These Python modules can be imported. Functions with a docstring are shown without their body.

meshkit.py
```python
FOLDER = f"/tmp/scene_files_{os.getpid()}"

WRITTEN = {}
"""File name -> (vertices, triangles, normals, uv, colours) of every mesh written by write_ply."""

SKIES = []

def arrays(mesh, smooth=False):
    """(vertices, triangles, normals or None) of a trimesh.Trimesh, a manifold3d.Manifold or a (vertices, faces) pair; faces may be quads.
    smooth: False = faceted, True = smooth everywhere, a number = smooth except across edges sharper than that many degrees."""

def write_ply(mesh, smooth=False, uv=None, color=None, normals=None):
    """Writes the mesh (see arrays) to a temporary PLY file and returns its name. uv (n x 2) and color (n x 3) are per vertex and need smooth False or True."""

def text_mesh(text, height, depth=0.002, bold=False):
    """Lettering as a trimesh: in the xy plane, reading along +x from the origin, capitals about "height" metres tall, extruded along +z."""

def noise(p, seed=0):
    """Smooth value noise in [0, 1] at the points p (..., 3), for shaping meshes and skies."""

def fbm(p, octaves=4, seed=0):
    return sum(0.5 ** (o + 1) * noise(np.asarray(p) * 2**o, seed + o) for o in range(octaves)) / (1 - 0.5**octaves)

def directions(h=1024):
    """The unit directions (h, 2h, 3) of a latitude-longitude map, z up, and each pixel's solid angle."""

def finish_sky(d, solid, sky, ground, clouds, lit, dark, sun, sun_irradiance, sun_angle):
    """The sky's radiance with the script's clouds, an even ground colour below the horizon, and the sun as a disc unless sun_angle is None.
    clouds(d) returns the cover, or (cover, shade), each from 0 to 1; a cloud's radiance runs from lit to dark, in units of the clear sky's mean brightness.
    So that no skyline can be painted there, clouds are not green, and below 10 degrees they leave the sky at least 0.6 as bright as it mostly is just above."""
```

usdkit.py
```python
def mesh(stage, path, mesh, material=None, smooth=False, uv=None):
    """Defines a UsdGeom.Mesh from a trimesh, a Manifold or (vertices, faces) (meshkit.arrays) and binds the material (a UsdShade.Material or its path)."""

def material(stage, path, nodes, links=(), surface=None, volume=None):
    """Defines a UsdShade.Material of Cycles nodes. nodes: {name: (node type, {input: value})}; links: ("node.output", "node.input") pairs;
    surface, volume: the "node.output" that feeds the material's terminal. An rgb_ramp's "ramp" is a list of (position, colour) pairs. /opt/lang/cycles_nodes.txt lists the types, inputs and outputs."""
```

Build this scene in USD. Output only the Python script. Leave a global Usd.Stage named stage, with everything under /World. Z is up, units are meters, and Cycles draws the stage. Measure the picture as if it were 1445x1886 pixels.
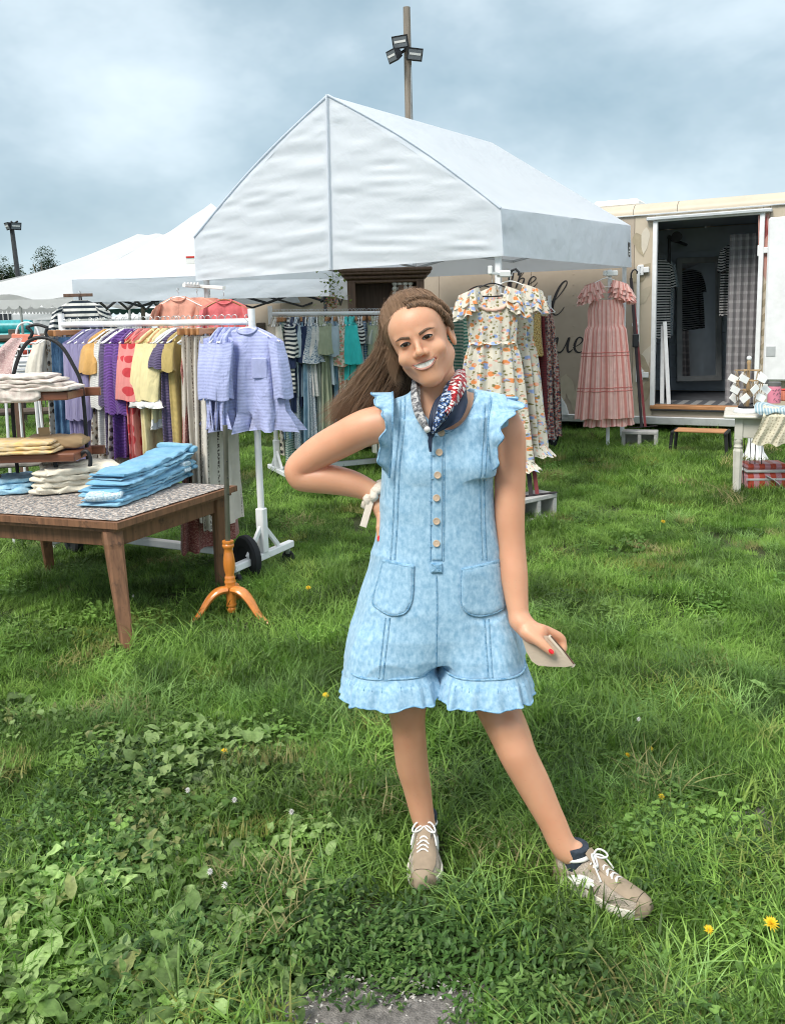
import math, random
import numpy as np, trimesh, usdkit, meshkit
from scipy.spatial import ConvexHull, Delaunay
from pxr import Usd, UsdGeom, UsdLux, UsdShade, Gf, Sdf, Vt

stage = Usd.Stage.CreateInMemory()
UsdGeom.SetStageUpAxis(stage, UsdGeom.Tokens.z)
UsdGeom.Xform.Define(stage, '/World')
UsdGeom.Scope.Define(stage, '/World/Looks')

# ---------------------------------------------------------------- camera
F_, PX, PY, PITCH, ROLL, EYE = 1580., 722., 828., math.radians(8.6), math.radians(1.5), 1.55
FWD = np.array([0, math.cos(PITCH), -math.sin(PITCH)]); UP0 = np.array([0, math.sin(PITCH), math.cos(PITCH)]); RT0 = np.array([1., 0, 0])
cam = UsdGeom.Camera.Define(stage, '/World/camera')
R_, U_ = math.cos(ROLL) * RT0 - math.sin(ROLL) * UP0, math.sin(ROLL) * RT0 + math.cos(ROLL) * UP0
cam.AddTransformOp().Set(Gf.Matrix4d(*R_, 0, *U_, 0, *(-FWD), 0, 0, 0, EYE, 1))
cam.CreateHorizontalApertureAttr(36.0); cam.CreateFocalLengthAttr(36.0 * F_ / 1445)
cam.CreateVerticalApertureOffsetAttr(-36.0 * (943 - PY) / 1445)
cam.CreateClippingRangeAttr(Gf.Vec2f(0.05, 3000)); cam.CreateExposureAttr(1.32)

# ---------------------------------------------------------------- sky and sun (overcast)
SUN = np.array([-0.50, -0.62, 0.95]); SUN /= np.linalg.norm(SUN)
SKY = 0.10
dome = UsdLux.DomeLight.Define(stage, '/World/sky')
sky_nodes = {
    "co": ("texture_coordinate", {}), "sep": ("separate_xyz", {}),
    "sky": ("sky_texture", {"sky_type": "single_scattering", "sun_disc": False, "sun_elevation": float(math.asin(SUN[2])), "sun_rotation": float(math.atan2(SUN[0], SUN[1])), "aerosol_density": 2.0}),
    "mp": ("mapping", {"scale": (1.0, 1.0, 1.7), "location": (0.35, 0.2, 0.1)}),
    "n1": ("noise_texture", {"scale": 2.5, "detail": 7.0, "roughness": 0.52, "distortion": 0.1}),
    "n2": ("noise_texture", {"scale": 4.2, "detail": 5.0, "roughness": 0.55}),
    "add": ("math", {"math_type": "multiply_add", "value2": 0.35}),
    "r": ("rgb_ramp", {"fac": 0.5, "ramp": [(0.0, (0.0, 0.0, 0.0)), (0.52, (0.0, 0.0, 0.0)), (0.64, (0.26, 0.26, 0.26)), (0.74, (0.60, 0.60, 0.60)), (0.88, (1, 1, 1))]}),
    "el": ("rgb_ramp", {"ramp": [(0.0, (3.5, 4.1, 4.4)), (0.035, (2.9, 3.6, 3.95)), (0.10, (1.75, 2.35, 2.70)), (0.25, (1.50, 2.15, 2.55)), (0.42, (1.65, 2.25, 2.62)), (0.6, (3.6, 4.1, 4.4)), (0.75, (5.6, 5.8, 6.05)), (1.0, (8.0, 8.2, 8.3))]}),
    "bright": ("mix", {"mix_type": "mix", "color2": (3.7, 4.25, 4.55)}),
    "cov": ("mix", {"mix_type": "mix", "fac": 0.92}),
    "bg": ("background_shader", {"strength": SKY}),
}
sky_links = [("co.generated", "sep.vector"), ("co.generated", "mp.vector"), ("mp.vector", "n1.vector"), ("mp.vector", "n2.vector"), ("n2.fac", "add.value1"), ("n1.fac", "add.value3"),
             ("add.value", "r.fac"), ("sep.z", "el.fac"), ("r.color", "bright.fac"), ("el.color", "bright.color1"), ("sky.color", "cov.color1"), ("bright.color", "cov.color2"), ("cov.color", "bg.color")]
dm = usdkit.material(stage, '/World/Looks/overcast_sky', sky_nodes, sky_links, surface="bg.background")
UsdShade.MaterialBindingAPI.Apply(dome.GetPrim()).Bind(dm)
sun = UsdLux.DistantLight.Define(stage, '/World/sun')
sun.CreateIntensityAttr(0.40); sun.CreateAngleAttr(24.0); sun.CreateColorAttr(Gf.Vec3f(1.0, 0.95, 0.88)); sun.CreateNormalizeAttr(True)
_z = SUN; _x = np.cross([0, 0, 1], _z); _x /= np.linalg.norm(_x); _y = np.cross(_z, _x)
sun.AddTransformOp().Set(Gf.Matrix4d(*_x, 0, *_y, 0, *_z, 0, 0, 0, 20, 1))

# ---------------------------------------------------------------- measuring helpers
def ray(px, py):
    a, b = (px - PX) / F_, (py - PY) / F_
    a2, b2 = a * math.cos(ROLL) - b * math.sin(ROLL), a * math.sin(ROLL) + b * math.cos(ROLL)
    return FWD + a2 * RT0 - b2 * UP0
def at(px, py, Y):
    d = ray(px, py); return np.array([0, 0, EYE]) + d * Y / d[1]
def gr(px, py, z=0.0):
    d = ray(px, py); return np.array([0, 0, EYE]) + d * (z - EYE) / d[2]
rng = np.random.default_rng(7)

# ---------------------------------------------------------------- mesh helpers: a mesh is (vertices, triangles)
def join(*ms):
    ms = [m for m in ms if m is not None and len(m[0])]
    n, V, T = 0, [], []
    for v, f in ms:
        V.append(np.asarray(v, float)); T.append(np.asarray(f, int) + n); n += len(v)
    return np.vstack(V), np.vstack(T)
def move(m, t=(0, 0, 0), rz=0.0, rx=0.0, ry=0.0, s=1.0):
    v = np.asarray(m[0], float) * s
    for a, (i, j) in ((rx, (1, 2)), (ry, (2, 0)), (rz, (0, 1))):
        if a:
            c, sn = math.cos(a), math.sin(a); w = v.copy()
            w[:, i] = c * v[:, i] - sn * v[:, j]; w[:, j] = sn * v[:, i] + c * v[:, j]; v = w
    return v + np.asarray(t, float), m[1]
def hull(pts):
    pts = np.asarray(pts, float); h = ConvexHull(pts); f = h.simplices.copy(); c = pts[h.vertices].mean(0)
    n = np.cross(pts[f[:, 1]] - pts[f[:, 0]], pts[f[:, 2]] - pts[f[:, 0]])
    flip = ((pts[f[:, 0]] - c) * n).sum(1) < 0
    f[flip] = f[flip][:, ::-1]
    used, inv = np.unique(f, return_inverse=True)
    return pts[used], inv.reshape(-1, 3)
def box(c, s, rz=0.0, b=0.0, rx=0.0, ry=0.0):
    """Bevelled box."""
    h = np.asarray(s, float) / 2; b = min(b, h.min() * 0.9) if b else 0
    P = []
    for sx in (-1, 1):
        for sy in (-1, 1):
            for sz in (-1, 1):
                if b:
                    P += [(sx * (h[0] - b), sy * (h[1] - b), sz * h[2]), (sx * (h[0] - b), sy * h[1], sz * (h[2] - b)), (sx * h[0], sy * (h[1] - b), sz * (h[2] - b))]
                else:
                    P.append((sx * h[0], sy * h[1], sz * h[2]))
    return move(hull(P), c, rz, rx, ry)
def frames(P):
    P = np.asarray(P, float); T = np.gradient(P, axis=0); T /= np.maximum(np.linalg.norm(T, axis=1, keepdims=True), 1e-9)
    n = np.cross(T[0], [0, 0, 1.0])
    if np.linalg.norm(n) < 1e-3: n = np.cross(T[0], [0, 1.0, 0])
    N = []
    for t in T:
        n = n - t * (n @ t); n /= max(np.linalg.norm(n), 1e-9); N.append(n)
    N = np.array(N); return T, N, np.cross(T, N)
def strip(G, closed=False):
    """Quad grid G[u,v,3] to triangles (closed: wraps in v)."""
    G = np.asarray(G, float); u, v = G.shape[:2]; I = np.arange(u * v).reshape(u, v)
    if closed: I = np.hstack([I, I[:, :1]])
    a, b, c, d = I[:-1, :-1].ravel(), I[:-1, 1:].ravel(), I[1:, 1:].ravel(), I[1:, :-1].ravel()
    return G.reshape(-1, 3), np.vstack([np.stack([a, b, c], 1), np.stack([a, c, d], 1)])
def loft(rings, cap=True):
    R = np.asarray(rings, float); m = strip(R, True)
    if not cap: return m
    v, f = list(m[0]), list(m[1]); n = R.shape[1]
    for k, s in ((0, -1), (len(R) - 1, 1)):
        v.append(R[k].mean(0)); c = len(v) - 1
        for i in range(n):
            a, b = k * n + i, k * n + (i + 1) % n
            f.append((c, a, b) if s > 0 else (c, b, a))
    return np.array(v), np.array(f)
def tube(P, r, n=8, cap=True, flat=1.0, twist=0.0):
    P = np.asarray(P, float); T, N, B = frames(P); r = np.broadcast_to(np.asarray(r, float), (len(P),)); t = np.arange(n) * 2 * np.pi / n + twist
    return loft(P[:, None] + r[:, None, None] * (np.cos(t)[None, :, None] * N[:, None] + flat * np.sin(t)[None, :, None] * B[:, None]), cap)
def bar(a, b, r, n=8, **k): return tube([a, b], r, n, **k)
def beam(a, b, w, h, up=(0, 0, 1)):
    """Rectangular bar from a to b."""
    a, b = np.asarray(a, float), np.asarray(b, float); t = (b - a) / np.linalg.norm(b - a); s = np.cross(t, up)
    if np.linalg.norm(s) < 1e-3: s = np.cross(t, (0, 1, 0))
    s /= np.linalg.norm(s); q = np.cross(s, t); k = 0.12 * min(w, h)
    P = []
    for e in (a, b):
        for x, y in ((1, 1), (-1, 1), (-1, -1), (1, -1)):
            P += [e + s * x * (w / 2 - k) + q * y * h / 2, e + s * x * w / 2 + q * y * (h / 2 - k)]
    return hull(P)
def lathe(prof, n=20, c=(0, 0, 0)):
    prof = np.asarray(prof, float); t = np.arange(n) * 2 * np.pi / n
    R = np.stack([np.stack([r * np.cos(t), r * np.sin(t), np.full(n, z)], 1) for r, z in prof]) + np.asarray(c, float)
    return loft(R)
def ball(c, r, k=2):
    m = trimesh.creation.icosphere(k, 1.0); return np.asarray(m.vertices) * np.asarray(r) + np.asarray(c), np.asarray(m.faces)
def prism(poly, h, z0=0.0):
    """Extrudes a simple 2D polygon (list of xy) from z0 to z0+h."""
    from shapely.geometry import Polygon
    m = trimesh.creation.extrude_polygon(Polygon(poly), h, engine='earcut'); m.apply_translation([0, 0, z0]); return np.asarray(m.vertices), np.asarray(m.faces)
def spline(P, n):
    """Catmull-Rom through the points P, n samples."""
    P = np.asarray(P, float)
    if len(P) < 3: return P[0] + np.linspace(0, 1, n)[:, None] * (P[-1] - P[0])
    from scipy.interpolate import CubicSpline
    d = np.r_[0, np.cumsum(np.sqrt(np.linalg.norm(np.diff(P, axis=0), axis=1)) + 1e-9)]
    return CubicSpline(d, P, bc_type='natural')(np.linspace(0, d[-1], n))
def wob(v, amp, sc, seed=0):
    v = np.asarray(v, float)
    return np.stack([meshkit.noise(v * sc + 31.7 * k, seed + k) - 0.5 for k in range(3)], -1) * 2 * amp

# ---------------------------------------------------------------- scene helpers
USED = {}
GROUPS = {'white_hanger': 'white hangers holding the clothes', 'wooden_hanger': 'wooden hangers holding the clothes', 'clip_hanger': 'wooden clip hangers holding the clothes', 'black_hanger': 'black hangers holding dresses', 'cardigan': 'lavender knit cardigans on the front rack', 'knit_sweater': 'dark and violet knits on the front rack', 'polka_dot_dress': 'coral polka dot dresses', 'lemon_blouse': 'lemon yellow lace trimmed tops', 'trousers': 'trousers on the racks', 'gauze_blouse': 'lavender blue gauze tops', 'floral_skirt': 'long cream flowered dresses on the front rack', 'jeans': 'jeans at the left of the front rack', 'summer_blouse': 'peach and coral tops on the tent leg', 'navy_dress': 'navy dresses on the second rack', 'blue_floral_dress': 'grey blue flowered dresses', 'sage_dress': 'sage green dresses', 'pale_jeans': 'pale blue jeans on the second rack', 'turquoise_blouse': 'turquoise blouses on the second rack', 'gingham_trousers': 'blue gingham trousers', 'striped_dress': 'striped dresses', 'brown_dress': 'brown ditsy dresses', 'yellow_dress': 'yellow flowered dresses', 'story_dress': 'cream dresses with picture print', 'blouse': 'plain blouses on the racks', 'dress': 'plain dresses on the second rack', 'floral_dress': 'garden flowered dresses on the tent leg', 'folded_leggings': 'folded blue leggings on the wooden table', 'folded_tee': 'folded cream tops on the wooden table', 'folded_shorts': 'acid washed garments on the wooden table', 'folded_cloth': 'folded cloths on the iron rack', 'dandelion': 'yellow dandelions in the lawn', 'clover_blossom': 'white clover blossoms in the lawn', 'plantain_plant': 'broad-leaved plantains in the lawn', 'market_tent': 'distant market tents', 'broadleaf_tree': 'trees beyond the big tent', 'concrete_block': 'concrete blocks weighing the canopy', 'tie_down_strap': 'tie-down straps of the canopy', 'light_pole': 'floodlight poles', 'clothes_rack': 'white clothes racks', 'stall_counter': 'stall counters beyond the fence', 'bus': 'vehicles parked behind the fence', 'tumbler': 'tumblers on the pale table', 'draped_cloth': 'cloths draped over the pale table', 'tagged_necklace': 'tagged cords on the tag tree', 'shoe': 'taupe trainers', 'trailer_dress': 'dresses inside the trailer', 'display_hook': 'white hook arms on the tent legs', 'ruffled_blouse': 'ruffled blouses on the front rack'}
def path_of(parent, name):
    k = (parent, name); n = USED.get(k, 0); USED[k] = n + 1
    return f'{parent}/{name}' if n == 0 else f'{parent}/{name}_{n:03d}'
def tag(p, **kw):
    for k, v in kw.items():
        if v: p.SetCustomDataByKey(k, v)
MATS = {}
class Thing:
    """An Xform under /World at the thing's base; parts are given in world coordinates unless local."""
    def __init__(s, name, label, cat, base=(0, 0, 0), rz=0.0, group=None, kind=None, local=False):
        s.path = path_of('/World', name); s.base = np.asarray(base, float); s.rz = rz; s.local = local
        x = UsdGeom.Xform.Define(stage, s.path); x.AddTranslateOp().Set(Gf.Vec3d(*map(float, s.base))); x.AddRotateZOp().Set(math.degrees(rz))
        s.prim = x.GetPrim(); tag(s.prim, label=label, category=cat, group=group or GROUPS.get(name), kind=kind)
    def part(s, name, m, mat, parent=None, smooth=30, label=None, uv=None, kind=None, local=None):
        v, f = np.asarray(m[0], float), m[1]
        if not (s.local if local is None else local):
            v = move((v - s.base, f), rz=-s.rz)[0]
        pp = path_of(parent or s.path, name)
        p = usdkit.mesh(stage, pp, (v, f), MATS[mat], smooth=smooth, uv=uv).GetPrim()
        if label: tag(p, label=label)
        if kind: tag(p, kind=kind)
        return pp
def single(name, m, mat, label=None, cat=None, group=None, kind=None, smooth=30, uv=None):
    p = usdkit.mesh(stage, path_of('/World', name), m, MATS[mat], smooth=smooth, uv=uv).GetPrim()
    tag(p, label=label, category=cat, group=group, kind=kind); return p
def copy_of(src, loc, rz=0.0, label=None, cat=None, group=None, scale=None, tilt=None):
    d = src.prim.GetCustomData(); p = path_of('/World', src.path.split('/')[-1].rstrip('0123456789').rstrip('_') if src.path[-3:].isdigit() else src.path.split('/')[-1])
    x = UsdGeom.Xform.Define(stage, p); q = x.GetPrim(); q.GetReferences().AddInternalReference(src.path); q.SetInstanceable(True)
    x.ClearXformOpOrder(); M = Gf.Matrix4d(1).SetRotate(Gf.Rotation(Gf.Vec3d(0, 0, 1), math.degrees(rz)))
    if tilt: M = Gf.Matrix4d(1).SetRotate(Gf.Rotation(Gf.Vec3d(*tilt[0]), tilt[1])) * M
    if scale: M = Gf.Matrix4d(1).SetScale(Gf.Vec3d(*scale) if np.ndim(scale) else scale) * M
    M.SetTranslateOnly(Gf.Vec3d(*map(float, loc))); x.MakeMatrixXform().Set(M)
    tag(q, label=label or d.get('label'), category=cat or d.get('category'), group=group or d.get('group')); return q

# ---------------------------------------------------------------- materials
def mat(name, col, rough=0.6, var=0.25, vs=8.0, bump=0.0, bs=60.0, metal=0.0, sheen=0.0, col2=None, spec=0.4, dirt=0.0, sss=0.0, trans=0.0, island=0.0, stretch=(1, 1, 1), coat=0.0, obj=True):
    """Principled material: colour mottled by noise (towards col2), fine bump, optional translucency and per-piece variation."""
    col = np.array(col, float); c2 = np.array(col2, float) if col2 is not None else col * (1 - var)
    n = {"co": ("texture_coordinate", {}), "mp": ("mapping", {"scale": stretch}), "nz": ("noise_texture", {"scale": vs, "detail": 5.0, "roughness": 0.6}),
         "rp": ("rgb_ramp", {"ramp": [(0.32, tuple(c2)), (0.68, tuple(np.minimum(col * (1 + var * 0.35), 0.92)))]}),
         "p": ("principled_bsdf", {"roughness": rough, "metallic": metal, "specular_ior_level": spec, "sheen_weight": sheen, "coat_weight": coat})}
    L = [("co.object" if obj else "co.generated", "mp.vector"), ("mp.vector", "nz.vector"), ("nz.fac", "rp.fac")]
    out = "rp.color"
    if dirt:
        n |= {"dn": ("noise_texture", {"scale": 2.3, "detail": 8.0, "roughness": 0.7}), "dr": ("rgb_ramp", {"ramp": [(0.45, (1, 1, 1)), (0.75, (1 - dirt, 1 - dirt, 1 - dirt * 1.15))]}), "dm": ("mix", {"mix_type": "multiply", "fac": 1.0})}
        L += [("co.object", "dn.vector"), ("dn.fac", "dr.fac"), (out, "dm.color1"), ("dr.color", "dm.color2")]; out = "dm.color"
    if island:
        n |= {"ge": ("geometry", {}), "oi": ("object_info", {}), "ia": ("math", {"math_type": "add"}), "if": ("math", {"math_type": "fraction"}), "iv": ("map_range", {"to_min": 1 - island, "to_max": 1 + island}), "ih": ("hsv", {})}
        L += [("ge.random_per_island", "ia.value1"), ("oi.random", "ia.value2"), ("ia.value", "if.value1"), ("if.value", "iv.value"), ("iv.result", "ih.value"), (out, "ih.color")]; out = "ih.color"
    L.append((out, "p.base_color"))
    if bump:
        n |= {"bn": ("noise_texture", {"scale": bs, "detail": 4.0, "roughness": 0.6}), "b": ("bump", {"strength": bump, "distance": 0.01})}
        L += [("mp.vector", "bn.vector"), ("bn.fac", "b.height"), ("b.normal", "p.normal")]
    if sss: n["p"][1].update(subsurface_weight=sss, subsurface_scale=0.012, subsurface_radius=(1.0, 0.35, 0.2))
    surf = "p.BSDF"
    if trans:
        n |= {"tl": ("translucent_bsdf", {}), "mx": ("mix_closure", {"fac": trans})}
        L += [(out, "tl.color"), ("p.BSDF", "mx.closure1"), ("tl.BSDF", "mx.closure2")]; surf = "mx.closure"
    MATS[name] = usdkit.material(stage, f'/World/Looks/{name}', n, L, surface=surf); return name

def cloth(name, base, pattern=None, c2=None, c3=None, s=20.0, width=0.5, rough=0.85, var=0.12, knit=0.0, kmin=.74, kbump=.7, trans=0.12, sheen=0.25):
    """Fabric with a printed or woven pattern in uv (metres)."""
    base = np.array(base, float)
    n = {"uv": ("uvmap", {"attribute": "st"}), "co": ("texture_coordinate", {}), "nz": ("noise_texture", {"scale": 14.0, "detail": 4.0}),
         "rp": ("rgb_ramp", {"ramp": [(0.3, tuple(base * (1 - var))), (0.7, tuple(np.minimum(base * (1 + var * 0.4), 0.9)))]}),
         "p": ("principled_bsdf", {"roughness": rough, "specular_ior_level": 0.2, "sheen_weight": sheen}), "tl": ("translucent_bsdf", {}), "mx": ("mix_closure", {"fac": trans}),
         "bn": ("noise_texture", {"scale": 240.0, "detail": 3.0}), "b": ("bump", {"strength": 0.25, "distance": 0.004}),
         "wm": ("mapping", {"scale": (1.0, 1.0, 0.45)}), "wn": ("noise_texture", {"scale": 17.0, "detail": 4.0, "roughness": 0.55, "distortion": 0.8}), "wb": ("bump", {"strength": 0.55, "distance": 0.022})}
    L = [("co.object", "nz.vector"), ("nz.fac", "rp.fac"), ("co.object", "bn.vector"), ("bn.fac", "b.height"), ("co.object", "wm.vector"), ("wm.vector", "wn.vector"), ("wn.fac", "wb.height"), ("wb.normal", "b.normal"), ("b.normal", "p.normal")]
    out = "rp.color"
    def layer(i, fac, col):
        nonlocal out
        n[f"m{i}"] = ("mix", {"mix_type": "mix", "color2": tuple(col)}); L.extend([(fac, f"m{i}.fac"), (out, f"m{i}.color1")]); out = f"m{i}.color"
    def bands(i, axis, sc, lo, hi, dist=0.0):
        n[f"w{i}"] = ("wave_texture", {"wave_type": "bands", "bands_direction": axis, "scale": sc, "distortion": dist, "detail": 1.0}); n[f"r{i}"] = ("rgb_ramp", {"ramp": [(lo, (0, 0, 0)), (hi, (1, 1, 1))]})
        L.extend([("uv.UV", f"w{i}.vector"), (f"w{i}.fac", f"r{i}.fac")])
    def dots(i, sc, lo, hi, rnd=1.0):
        n[f"v{i}"] = ("voronoi_texture", {"scale": sc, "randomness": rnd, "dimensions": "2D"}); n[f"r{i}"] = ("rgb_ramp", {"ramp": [(lo, (1, 1, 1)), (hi, (0, 0, 0))]})
        L.extend([("uv.UV", f"v{i}.vector"), (f"v{i}.distance", f"r{i}.fac")])
    if pattern in ("hstripe", "vstripe"):
        bands(1, "y" if pattern[0] == "h" else "x", s, 0.5 - 0.08 + (0.5 - width) * 0.8, 0.5 + 0.08 + (0.5 - width) * 0.8); layer(1, "r1.color", c2)
        if c3 is not None: bands(2, "x", s * 3.1, 0.9, 0.97, 1.0); layer(2, "r2.color", c3)
    elif pattern == "gingham":
        bands(1, "x", s, 0.45, 0.55); bands(2, "y", s, 0.45, 0.55); mid = (base + np.array(c2)) / 2
        layer(1, "r1.color", mid); n["mm"] = ("math", {"math_type": "multiply"}); n["h2"] = ("mix", {"mix_type": "multiply", "color2": tuple(np.clip(np.array(c2) / np.maximum(base, 0.02), 0, 1) ** 0.5)})
        L.extend([("r2.color", "h2.fac"), (out, "h2.color1")]); out = "h2.color"
    elif pattern == "dots":
        dots(1, s, width, width + 0.04, 0.35); layer(1, "r1.color", c2)
    elif pattern == "floral":
        dots(1, s, width, width + 0.08); layer(1, "r1.color", c2)
        dots(2, s * 1.6, width * 0.8, width * 0.8 + 0.08)
        n["mo"] = ("mapping", {"location": (3.7, 1.3, 0)}); L.extend([("uv.UV", "mo.vector")]); L[:] = [(a, b) if b != "v2.vector" else ("mo.vector", b) for a, b in L]
        layer(2, "r2.color", c3 if c3 is not None else c2)
    elif pattern == "big_floral":
        for i, (k, c, w, off) in enumerate(((1.0, c2, width, 0.0), (1.15, c3, width * 0.8, 5.3), (1.9, (0.22, 0.2, 0.08), width * 0.75, 9.1), (2.3, (0.36, 0.30, 0.14), width * 0.55, 2.2), (1.3, (0.75, 0.42, 0.33), width * 0.6, 7.7)), 1):
            dots(i, s * k, w, w + 0.06); n[f"o{i}"] = ("mapping", {"location": (off, off * 0.7, 0)}); n[f"q{i}"] = ("noise_texture", {"scale": s * 2.5, "detail": 3.0}); n[f"d{i}"] = ("vector_math", {"math_type": "multiply_add", "vector2": (0.28 / s,) * 3})
            L.extend([("uv.UV", f"q{i}.vector"), (f"q{i}.color", f"d{i}.vector1"), ("uv.UV", f"d{i}.vector3"), (f"d{i}.vector", f"o{i}.vector")]); L[:] = [(a, b) if b != f"v{i}.vector" else (f"o{i}.vector", b) for a, b in L]
            layer(i, f"r{i}.color", c)
    elif pattern == "rows":  # little printed motifs in vertical rows
        bands(1, "x", s, 0.93, 0.97); dots(2, s * 17, 0.40, 0.52); n["mm"] = ("math", {"math_type": "multiply"}); L.extend([("r1.color", "mm.value1"), ("r2.color", "mm.value2")]); layer(1, "mm.value", c2)
    elif pattern == "denim":
        n["dn"] = ("noise_texture", {"scale": 9.0, "detail": 7.0, "roughness": 0.65}); n["dr"] = ("rgb_ramp", {"ramp": [(0.42, (0, 0, 0)), (0.66, (1, 1, 1))]}); L.extend([("uv.UV", "dn.vector"), ("dn.fac", "dr.fac")]); layer(1, "dr.color", c2)
    if knit:
        n["kw"] = ("wave_texture", {"wave_type": "bands", "bands_direction": "x" if knit > 0 else "y", "scale": abs(knit), "distortion": 0.6, "detail": 1.0}); n["kb"] = ("bump", {"strength": kbump, "distance": 0.006})
        n["kc"] = ("map_range", {"to_min": kmin, "to_max": 1.05}); n["kh"] = ("hsv", {})
        L[:] = [x for x in L if x[1] != "p.normal"]; L.extend([("uv.UV", "kw.vector"), ("kw.fac", "kb.height"), ("b.normal", "kb.normal"), ("kb.normal", "p.normal"), ("kw.fac", "kc.value"), ("kc.result", "kh.value"), (out, "kh.color")]); out = "kh.color"
    L.extend([(out, "p.base_color"), (out, "tl.color"), ("p.BSDF", "mx.closure1"), ("tl.BSDF", "mx.closure2")])
    MATS[name] = usdkit.material(stage, f'/World/Looks/{name}', n, L, surface="mx.closure"); return name
def wood(name, col, dark=0.5, sc=3.0, rough=0.5, axis=(1, 1, 0.08), coat=0.0, wear=None):
    col = np.array(col, float)
    n = {"co": ("texture_coordinate", {}), "mp": ("mapping", {"scale": axis}), "nz": ("noise_texture", {"scale": sc * 14, "detail": 6.0, "roughness": 0.6, "distortion": 0.4}),
         "rp": ("rgb_ramp", {"ramp": [(0.25, tuple(col * dark)), (0.55, tuple(col)), (0.8, tuple(np.minimum(col * 1.25, 0.9)))]}),
         "p": ("principled_bsdf", {"roughness": rough, "coat_weight": coat, "coat_roughness": 0.2}), "b": ("bump", {"strength": 0.3, "distance": 0.004})}
    L = [("co.object", "mp.vector"), ("mp.vector", "nz.vector"), ("nz.fac", "rp.fac"), ("nz.fac", "b.height"), ("b.normal", "p.normal")]; out = "rp.color"
    if wear is not None:
        n |= {"wn": ("noise_texture", {"scale": 11.0, "detail": 8.0, "roughness": 0.75}), "wr": ("rgb_ramp", {"ramp": [(0.56, (0, 0, 0)), (0.64, (1, 1, 1))]}), "wm": ("mix", {"mix_type": "mix", "color2": tuple(wear)})}
        L += [("co.object", "wn.vector"), ("wn.fac", "wr.fac"), ("wr.color", "wm.fac"), (out, "wm.color1")]; out = "wm.color"
    L.append((out, "p.base_color")); MATS[name] = usdkit.material(stage, f'/World/Looks/{name}', n, L, surface="p.BSDF"); return name

mat('white_paint', (0.78, 0.79, 0.80), 0.45, 0.1, dirt=0.12)
mat('white_plastic', (0.80, 0.80, 0.78), 0.4, 0.06)
mat('black_plastic', (0.02, 0.021, 0.024), 0.45, 0.2)
mat('black_iron', (0.018, 0.018, 0.02), 0.5, 0.4, bump=0.3)
mat('rubber', (0.012, 0.013, 0.016), 0.7, 0.3)
mat('steel', (0.42, 0.43, 0.43), 0.38, 0.2, metal=0.9)
mat('olive_steel', (0.17, 0.165, 0.13), 0.4, 0.35, metal=0.7)
mat('wire', (0.55, 0.56, 0.56), 0.3, 0.1, metal=0.9)
mat('grey_pole', (0.30, 0.31, 0.30), 0.6, 0.3)
wood('hanger_wood', (0.42, 0.19, 0.07), 0.65, rough=0.4, axis=(0.1, 1, 1), coat=0.3)
wood('orange_wood', (0.60, 0.20, 0.035), 0.75, rough=0.25, coat=0.7)
wood('table_wood', (0.20, 0.095, 0.048), 0.42, rough=0.6, wear=(0.07, 0.035, 0.02))
wood('dark_wood', (0.125, 0.07, 0.045), 0.5, rough=0.55)
wood('shelf_wood', (0.17, 0.06, 0.03), 0.5, rough=0.45, axis=(0.1, 1, 1), coat=0.3)
wood('grey_wood', (0.22, 0.20, 0.175), 0.5, rough=0.8, axis=(0.1, 1, 1))
wood('pole_wood', (0.23, 0.20, 0.165), 0.6, rough=0.85)
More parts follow.
